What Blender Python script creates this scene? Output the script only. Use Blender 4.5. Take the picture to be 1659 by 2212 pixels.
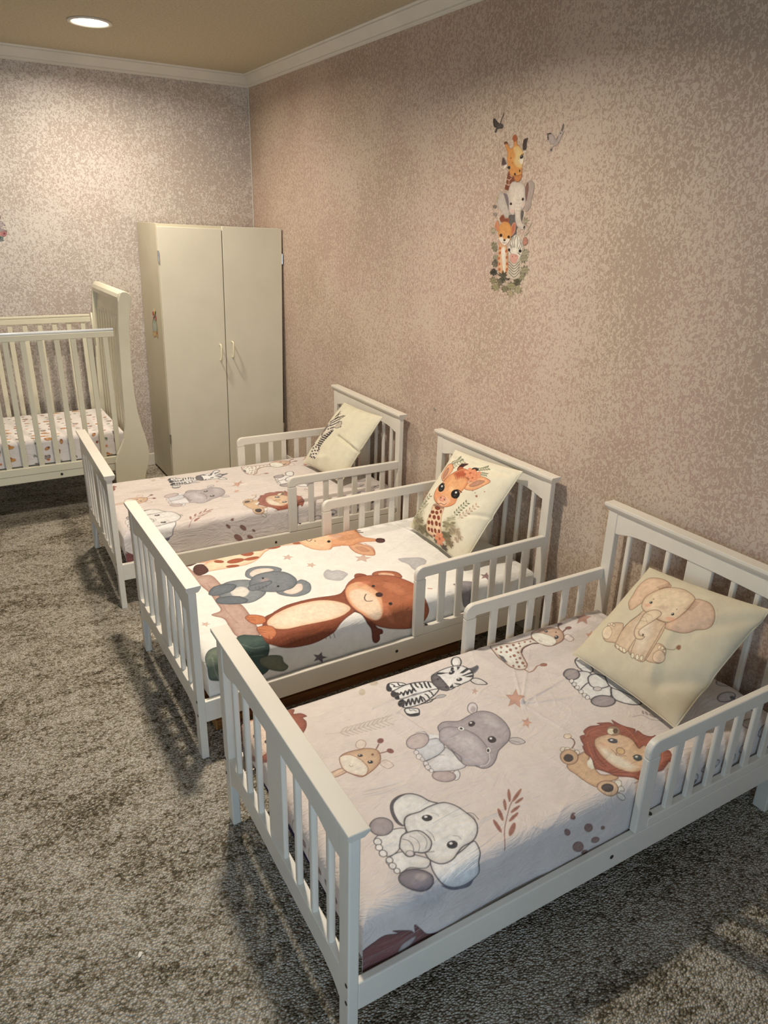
import bpy, bmesh, math, random
import numpy as np
from mathutils import Vector, Matrix

# ------------------------------------------------------------------ scene
S = bpy.context.scene
for o in list(bpy.data.objects):
    bpy.data.objects.remove(o)
COL = S.collection

# ------------------------------------------------------------------ camera
W0, H0 = 1659, 2212
FPX = 1546.98
yaw, pitch, roll = 0.5517, -0.3825, 0.0253
cy_, sy_, cp_, sp_ = math.cos(yaw), math.sin(yaw), math.cos(pitch), math.sin(pitch)
fwd = Vector((sy_*cp_, cy_*cp_, sp_)); rgt = Vector((cy_, -sy_, 0)); up = rgt.cross(fwd)
r2 = rgt*math.cos(roll)+up*math.sin(roll); u2 = -rgt*math.sin(roll)+up*math.cos(roll)
cam = bpy.data.cameras.new('camera'); camo = bpy.data.objects.new('camera', cam); COL.objects.link(camo)
camo.matrix_world = Matrix(((r2.x, u2.x, -fwd.x, -1.942), (r2.y, u2.y, -fwd.y, 0), (r2.z, u2.z, -fwd.z, 1.6085), (0, 0, 0, 1)))
cam.sensor_fit = 'VERTICAL'; cam.sensor_height = 24; cam.lens = FPX/H0*24
cam.clip_start = .02
S.camera = camo

# ------------------------------------------------------------------ exposure, world
S.view_settings.view_transform = 'Standard'; S.view_settings.look = 'None'
S.view_settings.gamma = 1; S.view_settings.use_curve_mapping = False
S.view_settings.exposure = -0.08
world = bpy.data.worlds.new('world'); S.world = world; world.use_nodes = True
world.node_tree.nodes['Background'].inputs[0].default_value = (.6, .7, .85, 1)
world.node_tree.nodes['Background'].inputs[1].default_value = .05

# ------------------------------------------------------------------ lights
def area(name, loc, rot, sx, sy, power, color, shape='RECTANGLE', spread=180):
    l = bpy.data.lights.new(name, 'AREA'); l.shape = shape; l.size = sx
    if shape == 'RECTANGLE': l.size_y = sy
    l.energy = power; l.color = color; l.spread = math.radians(spread)
    o = bpy.data.objects.new(name, l); COL.objects.link(o); o.location = loc; o.rotation_euler = rot
    return o
YB, HC = 4.927, 2.456            # back wall, ceiling
XL, YF = -3.9, -1.25              # left wall, wall behind the camera
# daylight entering by the window in the wall behind the camera
area('window_daylight', (-2.6, YF+.03, 1.3), (math.radians(90), 0, 0), 1.25, 1.15, 38, (.54, .77, 1.0))

# ------------------------------------------------------------------ helpers
def srgb(h):
    if isinstance(h, str): h = [int(h[i:i+2], 16) for i in (0, 2, 4)]
    v = [c/255 for c in h]
    return tuple(c/12.92 if c <= .04045 else ((c+.055)/1.055)**2.4 for c in v)
def mat(name, rough=.6, spec=.4):
    m = bpy.data.materials.new(name); m.use_nodes = True
    nt = m.node_tree; b = nt.nodes['Principled BSDF']
    b.inputs['Roughness'].default_value = rough; b.inputs['Specular IOR Level'].default_value = spec
    return m, nt, b
def N(nt, t, **k):
    n = nt.nodes.new(t)
    for a, v in k.items():
        if a in n.inputs.keys(): n.inputs[a].default_value = v
        else: setattr(n, a, v)
    return n
def noise(nt, scale, detail=2, rough=.5, dist=0, vec=None, kind='Object', mscale=None, mrot=None):
    tc = N(nt, 'ShaderNodeTexCoord'); out = tc.outputs[kind]
    if vec is not None: out = vec
    if mscale or mrot:
        mp = N(nt, 'ShaderNodeMapping'); nt.links.new(out, mp.inputs['Vector'])
        if mscale: mp.inputs['Scale'].default_value = mscale
        if mrot: mp.inputs['Rotation'].default_value = mrot
        out = mp.outputs[0]
    n = N(nt, 'ShaderNodeTexNoise'); nt.links.new(out, n.inputs['Vector'])
    n.inputs['Scale'].default_value = scale; n.inputs['Detail'].default_value = detail
    n.inputs['Roughness'].default_value = rough; n.inputs['Distortion'].default_value = dist
    return n.outputs['Fac']
def ramp(nt, fac, stops, interp='LINEAR'):
    r = N(nt, 'ShaderNodeValToRGB'); r.color_ramp.interpolation = interp
    while len(r.color_ramp.elements) < len(stops): r.color_ramp.elements.new(.5)
    for e, (p, c) in zip(r.color_ramp.elements, stops):
        e.position = p; e.color = (*c, 1) if len(c) == 3 else c
    nt.links.new(fac, r.inputs[0]); return r.outputs[0]
def mix(nt, a, b, fac, mode='MIX'):
    m = N(nt, 'ShaderNodeMix', data_type='RGBA', blend_type=mode)
    for s, v in ((m.inputs[6], a), (m.inputs[7], b), (m.inputs[0], fac)):
        if hasattr(v, 'links'): nt.links.new(v, s)
        elif isinstance(v, (int, float)): s.default_value = v
        else: s.default_value = (*v, 1)
    return m.outputs[2]
def mth(nt, op, a, b=0.0):
    m = N(nt, 'ShaderNodeMath', operation=op)
    for s, v in ((m.inputs[0], a), (m.inputs[1], b)):
        if hasattr(v, 'links'): nt.links.new(v, s)
        else: s.default_value = v
    return m.outputs[0]
def bump(nt, b, h, strength, dist):
    n = N(nt, 'ShaderNodeBump'); n.inputs['Strength'].default_value = strength; n.inputs['Distance'].default_value = dist
    nt.links.new(h, n.inputs['Height']); nt.links.new(n.outputs[0], b.inputs['Normal']); return n

# ------------------------------------------------------------------ materials
def paint_mat(name, base, rough=.35, var=.05, spec=.45):
    m, nt, b = mat(name, rough, spec)
    f = noise(nt, 6, 3); c = ramp(nt, f, [(.3, tuple(x*(1-var) for x in base)), (.7, tuple(min(1, x*(1+var*.6)) for x in base))])
    nt.links.new(c, b.inputs['Base Color'])
    bump(nt, b, noise(nt, 120, 2), .06, .001)
    return m
M_BED = paint_mat('white_bed_paint', srgb((230, 224, 212)), .34)
M_CRIB = paint_mat('cream_crib_paint', srgb((226, 222, 200)), .32)
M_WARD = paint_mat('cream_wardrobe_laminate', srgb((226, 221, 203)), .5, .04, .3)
M_WARDD = paint_mat('cream_wardrobe_shaded_side', srgb((206, 198, 176)), .5, .05, .3)  # door laminate darkened, so the shade on the side is in the colour
M_TRIM = paint_mat('white_trim_paint', srgb((226, 222, 212)), .4)
M_HANDLE = paint_mat('cream_plastic', srgb((236, 230, 200)), .3)
M_DARK = paint_mat('dark_screw_metal', srgb((52, 48, 42)), .4)
m, nt, b = mat('brushed_hinge_metal', .3); b.inputs['Metallic'].default_value = 1; b.inputs['Base Color'].default_value = (.75, .74, .7, 1)
nt.links.new(ramp(nt, noise(nt, 80), [(.3, (.6, .6, .56)), (.7, (.82, .8, .76))]), b.inputs['Base Color']); M_METAL = m
# chrome-like plastic teething rail
M_RAILTOP = paint_mat('grey_plastic_rail_cover', srgb((196, 202, 206)), .22, .03, .7)

def wallpaper(name, dark, light, alt):
    m, nt, b = mat(name, .62, .3)
    f = noise(nt, 92, 3.0, .6, 1.2, mscale=(1, 1, .8))
    g = noise(nt, 2.3, 3, .6)
    f2 = mth(nt, 'ADD', f, mth(nt, 'MULTIPLY', mth(nt, 'SUBTRACT', g, .5), .34))
    mask = ramp(nt, f2, [(.475, (0, 0, 0)), (.53, (1, 1, 1))])
    c0 = mix(nt, dark, alt, ramp(nt, noise(nt, 1.6, 2, vec=None), [(.4, (0, 0, 0)), (.62, (1, 1, 1))]))
    c = mix(nt, c0, light, mask)
    nt.links.new(c, b.inputs['Base Color'])
    bump(nt, b, f2, .25, .003)
    nt.links.new(ramp(nt, mask, [(0, (.66,)*3), (1, (.5,)*3)]), b.inputs['Roughness'])
    return m
M_WALLR = wallpaper('mottled_tan_wallpaper', srgb((178, 157, 140)), srgb((206, 188, 171)), srgb((184, 158, 145)))
M_WALLB = wallpaper('mottled_grey_wallpaper', srgb((182, 171, 163)), srgb((216, 208, 201)), srgb((186, 170, 161)))

m, nt, b = mat('ceiling_paint', .9, .1); M_CEIL = m
nt.links.new(ramp(nt, noise(nt, 90, 3, .6), [(.35, srgb((184, 174, 152))), (.65, srgb((202, 192, 170)))]), b.inputs['Base Color'])
bump(nt, b, noise(nt, 240, 3), .35, .002)

# carpet: looped pile in mixed beige and brown yarns with soft diagonal bands, gap shade painted in
m, nt, b = mat('looped_carpet', .95, .05); M_CARPET = m
tc = N(nt, 'ShaderNodeTexCoord')
v = N(nt, 'ShaderNodeTexVoronoi', feature='F1'); v.inputs['Scale'].default_value = 170; v.inputs['Randomness'].default_value = .8
wv = N(nt, 'ShaderNodeMapping'); wv.inputs['Rotation'].default_value = (0, 0, .5); wv.inputs['Scale'].default_value = (.85, 1.15, 1)
nt.links.new(tc.outputs['Object'], wv.inputs[0])
wob = N(nt, 'ShaderNodeTexNoise'); wob.inputs['Scale'].default_value = 60; nt.links.new(wv.outputs[0], wob.inputs['Vector'])
vadd = N(nt, 'ShaderNodeVectorMath', operation='MULTIPLY_ADD'); nt.links.new(wob.outputs['Color'], vadd.inputs[0]); vadd.inputs[1].default_value = (.006, .006, 0); nt.links.new(wv.outputs[0], vadd.inputs[2])
nt.links.new(vadd.outputs[0], v.inputs['Vector'])
sep = N(nt, 'ShaderNodeSeparateColor'); nt.links.new(v.outputs['Color'], sep.inputs[0])
big = noise(nt, 3.2, 3, .6, .8, mscale=(1.0, 2.4, 1), mrot=(0, 0, -.5))
mid = noise(nt, 36, 3, .6)
k1 = mth(nt, 'MULTIPLY', sep.outputs[0], .62)
k2 = mth(nt, 'MULTIPLY', mth(nt, 'SUBTRACT', big, .5), 1.1)
k3 = mth(nt, 'MULTIPLY', mth(nt, 'SUBTRACT', mid, .5), 1.05)
kk = mth(nt, 'ADD', mth(nt, 'ADD', k1, k2), mth(nt, 'ADD', k3, .2))
cc = ramp(nt, kk, [(.06, srgb((106, 97, 80))), (.32, srgb((168, 159, 138))), (.55, srgb((216, 209, 194))), (.85, srgb((236, 230, 217)))])
edge = ramp(nt, v.outputs['Distance'], [(.25, (1, 1, 1)), (.75, (.5, .46, .42))])  # shade between the loops, painted into the yarn colour
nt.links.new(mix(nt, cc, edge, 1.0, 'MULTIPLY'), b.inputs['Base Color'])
hh = mth(nt, 'SUBTRACT', mth(nt, 'MULTIPLY', noise(nt, 30, 3), .4), v.outputs['Distance'])
bump(nt, b, hh, .9, .012)

def cloth(name, rough=.85, wr=.5, sheen=.3, scale=1.0):
    """printed fabric: the print is a colour attribute of the woven surface"""
    m, nt, b = mat(name, rough, .2)
    a = N(nt, 'ShaderNodeVertexColor', layer_name='print')
    soft = ramp(nt, noise(nt, 22, 4, .65), [(.3, (.9, .89, .89)), (.7, (1.0, 1.0, 1.0))])
    nt.links.new(mix(nt, a.outputs['Color'], soft, 1.0, 'MULTIPLY'), b.inputs['Base Color'])
    b.inputs['Sheen Weight'].default_value = sheen; b.inputs['Sheen Roughness'].default_value = .5
    w1 = noise(nt, 14*scale, 4, .6, 1.2, mscale=(.5, 1.3, 1), mrot=(0, 0, .5)); w2 = noise(nt, 90*scale, 3, .6)
    h = mth(nt, 'ADD', mth(nt, 'ABSOLUTE', mth(nt, 'SUBTRACT', w1, .5)), mth(nt, 'MULTIPLY', w2, .12))
    bump(nt, b, h, wr, .012)
    return m
M_PLUSH = cloth('printed_plush_fabric', .6, .8, .5)
M_COTTON = cloth('printed_cotton_fabric', .8, .65, .2)
M_CANVAS = cloth('printed_canvas_fabric', .85, .16, .15, .5)
M_STICK = cloth('printed_vinyl', .5, .05, 0)
M_MATT = paint_mat('navy_mattress_cover', srgb((58, 50, 104)), .8, .2)
M_MATT2 = paint_mat('teal_mattress_cover', srgb((60, 120, 130)), .8, .2)
M_MATTW = paint_mat('white_mattress_cover', srgb((225, 224, 220)), .85, .05)
m, nt, b = mat('brown_stained_board', .5, .4); M_WOOD = m
nt.links.new(ramp(nt, noise(nt, 10, 4, .6, .6, mscale=(.25, 5, 5)), [(.3, srgb((92, 58, 32))), (.5, srgb((124, 82, 46))), (.75, srgb((160, 112, 64)))]), b.inputs['Base Color'])
bump(nt, b, noise(nt, 40, 3, mscale=(.2, 3, 3)), .2, .002)
m, nt, b = mat('light_sawn_wood', .6, .3); M_WOODL = m
nt.links.new(ramp(nt, noise(nt, 30, 4, .6, .6), [(.3, srgb((168, 122, 70))), (.75, srgb((196, 150, 92)))]), b.inputs['Base Color'])

# ------------------------------------------------------------------ mesh helpers
def link(name, bm, m, parent=None, smooth=False):
    me = bpy.data.meshes.new(name); bmesh.ops.recalc_face_normals(bm, faces=bm.faces); bm.to_mesh(me); bm.free()
    o = bpy.data.objects.new(name, me); COL.objects.link(o)
    if m is not None: me.materials.append(m)
    if smooth: me.polygons.foreach_set('use_smooth', [True]*len(me.polygons))
    if parent is not None: o.parent = parent
    return o
def bxm(bm, x0, x1, y0, y1, z0, z1, bev=.003, seg=2):
    t = bmesh.new(); r = bmesh.ops.create_cube(t, size=1)
    for v_ in t.verts: v_.co = Vector(((x0+x1)/2+v_.co.x*(x1-x0), (y0+y1)/2+v_.co.y*(y1-y0), (z0+z1)/2+v_.co.z*(z1-z0)))
    if bev: bmesh.ops.bevel(t, geom=list(t.edges), offset=bev, segments=seg, profile=.5, affect='EDGES', clamp_overlap=True)
    me = bpy.data.meshes.new('t'); t.to_mesh(me); t.free(); bm.from_mesh(me); bpy.data.meshes.remove(me)
def box(name, x0, x1, y0, y1, z0, z1, m, parent=None, bev=.003):
    bm = bmesh.new(); bxm(bm, x0, x1, y0, y1, z0, z1, bev); return link(name, bm, m, parent)
def prism(bm, pts, a0, a1, axis, bev=.002):
    """extrude a 2-D outline: axis 0 -> pts are (y,z), 1 -> (x,z), 2 -> (x,y)"""
    t = bmesh.new()
    def P(p, a): return Vector((a, p[0], p[1])) if axis == 0 else Vector((p[0], a, p[1])) if axis == 1 else Vector((p[0], p[1], a))
    vs = [t.verts.new(P(p, a0)) for p in pts]; f = t.faces.new(vs)
    r = bmesh.ops.extrude_face_region(t, geom=[f]); nv = [g for g in r['geom'] if isinstance(g, bmesh.types.BMVert)]
    d = [0, 0, 0]; d[axis] = a1-a0; bmesh.ops.translate(t, verts=nv, vec=d)
    bmesh.ops.recalc_face_normals(t, faces=t.faces)
    if bev:
        es = [e for e in t.edges if len(e.link_faces) == 2 and e.calc_face_angle(0) > .9]
        bmesh.ops.bevel(t, geom=es, offset=bev, segments=2, profile=.5, affect='EDGES', clamp_overlap=True)
    me = bpy.data.meshes.new('t'); t.to_mesh(me); t.free(); bm.from_mesh(me); bpy.data.meshes.remove(me)
def tube(bm, pts, r, seg=10):
    prev = None
    for i, p in enumerate(pts):
        p = Vector(p); d = (Vector(pts[min(i+1, len(pts)-1)])-Vector(pts[max(i-1, 0)])).normalized()
        a = d.orthogonal().normalized(); 
        if prev is not None: a = (prev-d*prev.dot(d)).normalized()
        prev = a; b_ = d.cross(a)
        ring = [bm.verts.new(p+r*(a*math.cos(2*math.pi*k/seg)+b_*math.sin(2*math.pi*k/seg))) for k in range(seg)]
        if i: 
            for k in range(seg): bm.faces.new((last[k], last[(k+1) % seg], ring[(k+1) % seg], ring[k]))
        else: bm.faces.new(ring)
        last = ring
    bm.faces.new(last)
def disc(bm, c, n, r, h, seg=20):
    c = Vector(c); n = Vector(n).normalized(); tube(bm, [c, c+n*h], r, seg)
def thing(name, label, cat, loc=(0, 0, 0), rz=0, group=None):
    o = bpy.data.objects.new(name, None); COL.objects.link(o); o.location = loc; o.rotation_euler = (0, 0, rz); o.empty_display_size = .1
    return tag(o, label, cat, group)
def tag(o, label, cat, group=None, kind=None):
    if label: o['label'] = label
    if cat: o['category'] = cat
    if group: o['group'] = group
    if kind: o['kind'] = kind
    return o
def struct(o): o['kind'] = 'structure'; return o

# ------------------------------------------------------------------ print rasteriser (works in cloth millimetres)
def smooth(P, closed, n=5):
    P = np.array(P, float); k = len(P)
    if k < 3: return P
    out = []
    rng = range(k) if closed else range(k-1)
    for i in rng:
        if closed: a, b, c, d = P[(i-1) % k], P[i], P[(i+1) % k], P[(i+2) % k]
        else: a, b, c, d = P[max(i-1, 0)], P[i], P[i+1], P[min(i+2, k-1)]
        for j in range(n):
            t = j/n
            out.append(.5*((2*b)+(-a+c)*t+(2*a-5*b+4*c-d)*t*t+(-a+3*b-3*c+d)*t**3))
    if not closed: out.append(P[-1])
    return np.array(out)
def raster(sv, tv, base, ops, off=(0, 0)):
    """sv, tv: 1-D grid coordinates in mm; returns (len(sv), len(tv), 4) linear colour + coverage"""
    img = np.empty((len(sv), len(tv), 4), np.float32); img[..., :3] = base; img[..., 3] = 0
    step = float(abs(sv[1]-sv[0])); aa = step*1.2
    for kind, sm, fill, edge, r, line, lw, al, flat in ops:
        P = np.array(flat, float).reshape(-1, 2)/2+np.array(off)
        P = smooth(P, kind == 'F') if sm else P
        pad = lw/2+aa+1
        i0, i1 = np.searchsorted(sv, [P[:, 0].min()-pad, P[:, 0].max()+pad]); j0, j1 = np.searchsorted(tv, [P[:, 1].min()-pad, P[:, 1].max()+pad])
        if i1 <= i0 or j1 <= j0: continue
        X = sv[i0:i1, None]; Y = tv[None, j0:j1]
        d2 = np.full((i1-i0, j1-j0), 1e9); ins = np.zeros((i1-i0, j1-j0), bool)
        Q = np.roll(P, -1, 0) if kind == 'F' else P[1:]
        for (ax, ay), (bx, by) in zip(P, Q):
            dx, dy = bx-ax, by-ay; L2 = dx*dx+dy*dy+1e-9
            t = np.clip(((X-ax)*dx+(Y-ay)*dy)/L2, 0, 1); d2 = np.minimum(d2, (X-ax-t*dx)**2+(Y-ay-t*dy)**2)
            if kind == 'F' and abs(dy) > 1e-9:
                c = (ay > Y) != (by > Y); ins ^= c & (X < dx*(Y-ay)/dy+ax)
        d = np.sqrt(d2); V = img[i0:i1, j0:j1]
        if kind == 'F' and fill:
            sd = np.where(ins, d, -d)
            a = np.clip(.5+sd/aa, 0, 1)*al if al == 1 or line else np.clip(sd/max(sd.max()*.6, aa), 0, 1)*al
            c = np.array(srgb(fill)); C = np.broadcast_to(c, (*d.shape, 3))
            C = C*(1+.10*vnoise(X, Y, .11, 5)+.05*vnoise(X, Y, .42, 8))[..., None]
            if edge: w = np.exp(-np.maximum(sd, 0)/max(r*.5, .1))[..., None]; C = C*(1-w)+np.array(srgb(edge))*w
            V[..., :3] = V[..., :3]*(1-a[..., None])+C*a[..., None]; V[..., 3] = np.maximum(V[..., 3], a)
        if line:
            w = max(lw, step*.9); a = np.clip(.5+(w/2-d)/aa, 0, 1)*al*min(1, lw/(step*.9)+.15)
            V[..., :3] = V[..., :3]*(1-a[..., None])+np.array(srgb(line))*a[..., None]; V[..., 3] = np.maximum(V[..., 3], a)
    return img
def grid_mesh(name, P, color, m, parent=None, keep=None, wrap=False):
    """P: (ns, nt, 3) positions, colour (ns, nt, 3)"""
    ns, nt_ = P.shape[:2]; me = bpy.data.meshes.new(name)
    idx = np.arange(ns*nt_).reshape(ns, nt_)
    q = np.stack([idx[:-1, :-1], idx[1:, :-1], idx[1:, 1:], idx[:-1, 1:]], -1).reshape(-1, 4)
    V = P.reshape(-1, 3); Cc = color.reshape(-1, 3)
    if keep is not None:
        kf = (keep[:-1, :-1] & keep[1:, :-1] & keep[1:, 1:] & keep[:-1, 1:]).reshape(-1); q = q[kf]
        used = np.zeros(len(V), bool); used[q.reshape(-1)] = True; re = np.cumsum(used)-1; q = re[q]; V = V[used]; Cc = Cc[used]
    nf = len(q)
    me.vertices.add(len(V)); me.vertices.foreach_set('co', V.astype(np.float32).ravel())
    me.loops.add(nf*4); me.loops.foreach_set('vertex_index', q.astype(np.int32).ravel())
    me.polygons.add(nf); me.polygons.foreach_set('loop_start', np.arange(0, nf*4, 4, dtype=np.int32))
    me.update(calc_edges=True)
    me.polygons.foreach_set('use_smooth', np.ones(nf, bool))
    ca = me.color_attributes.new('print', 'FLOAT_COLOR', 'POINT')
    c4 = np.ones((len(V), 4), np.float32); c4[:, :3] = Cc; ca.data.foreach_set('color', c4.ravel())
    me.materials.append(m)
    o = bpy.data.objects.new(name, me); COL.objects.link(o)
    if parent is not None: o.parent = parent
    return o
def vnoise(X, Y, scale, seed):
    """smooth value noise"""
    rg = np.random.RandomState(seed); T = rg.rand(64, 64)*2-1
    x = X*scale; y = Y*scale; xi = np.floor(x).astype(int); yi = np.floor(y).astype(int); fx = x-xi; fy = y-yi
    fx = fx*fx*(3-2*fx); fy = fy*fy*(3-2*fy)
    g = lambda a, b: T[a % 64, b % 64]
    return (g(xi, yi)*(1-fx)+g(xi+1, yi)*fx)*(1-fy)+(g(xi, yi+1)*(1-fx)+g(xi+1, yi+1)*fx)*fy

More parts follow.
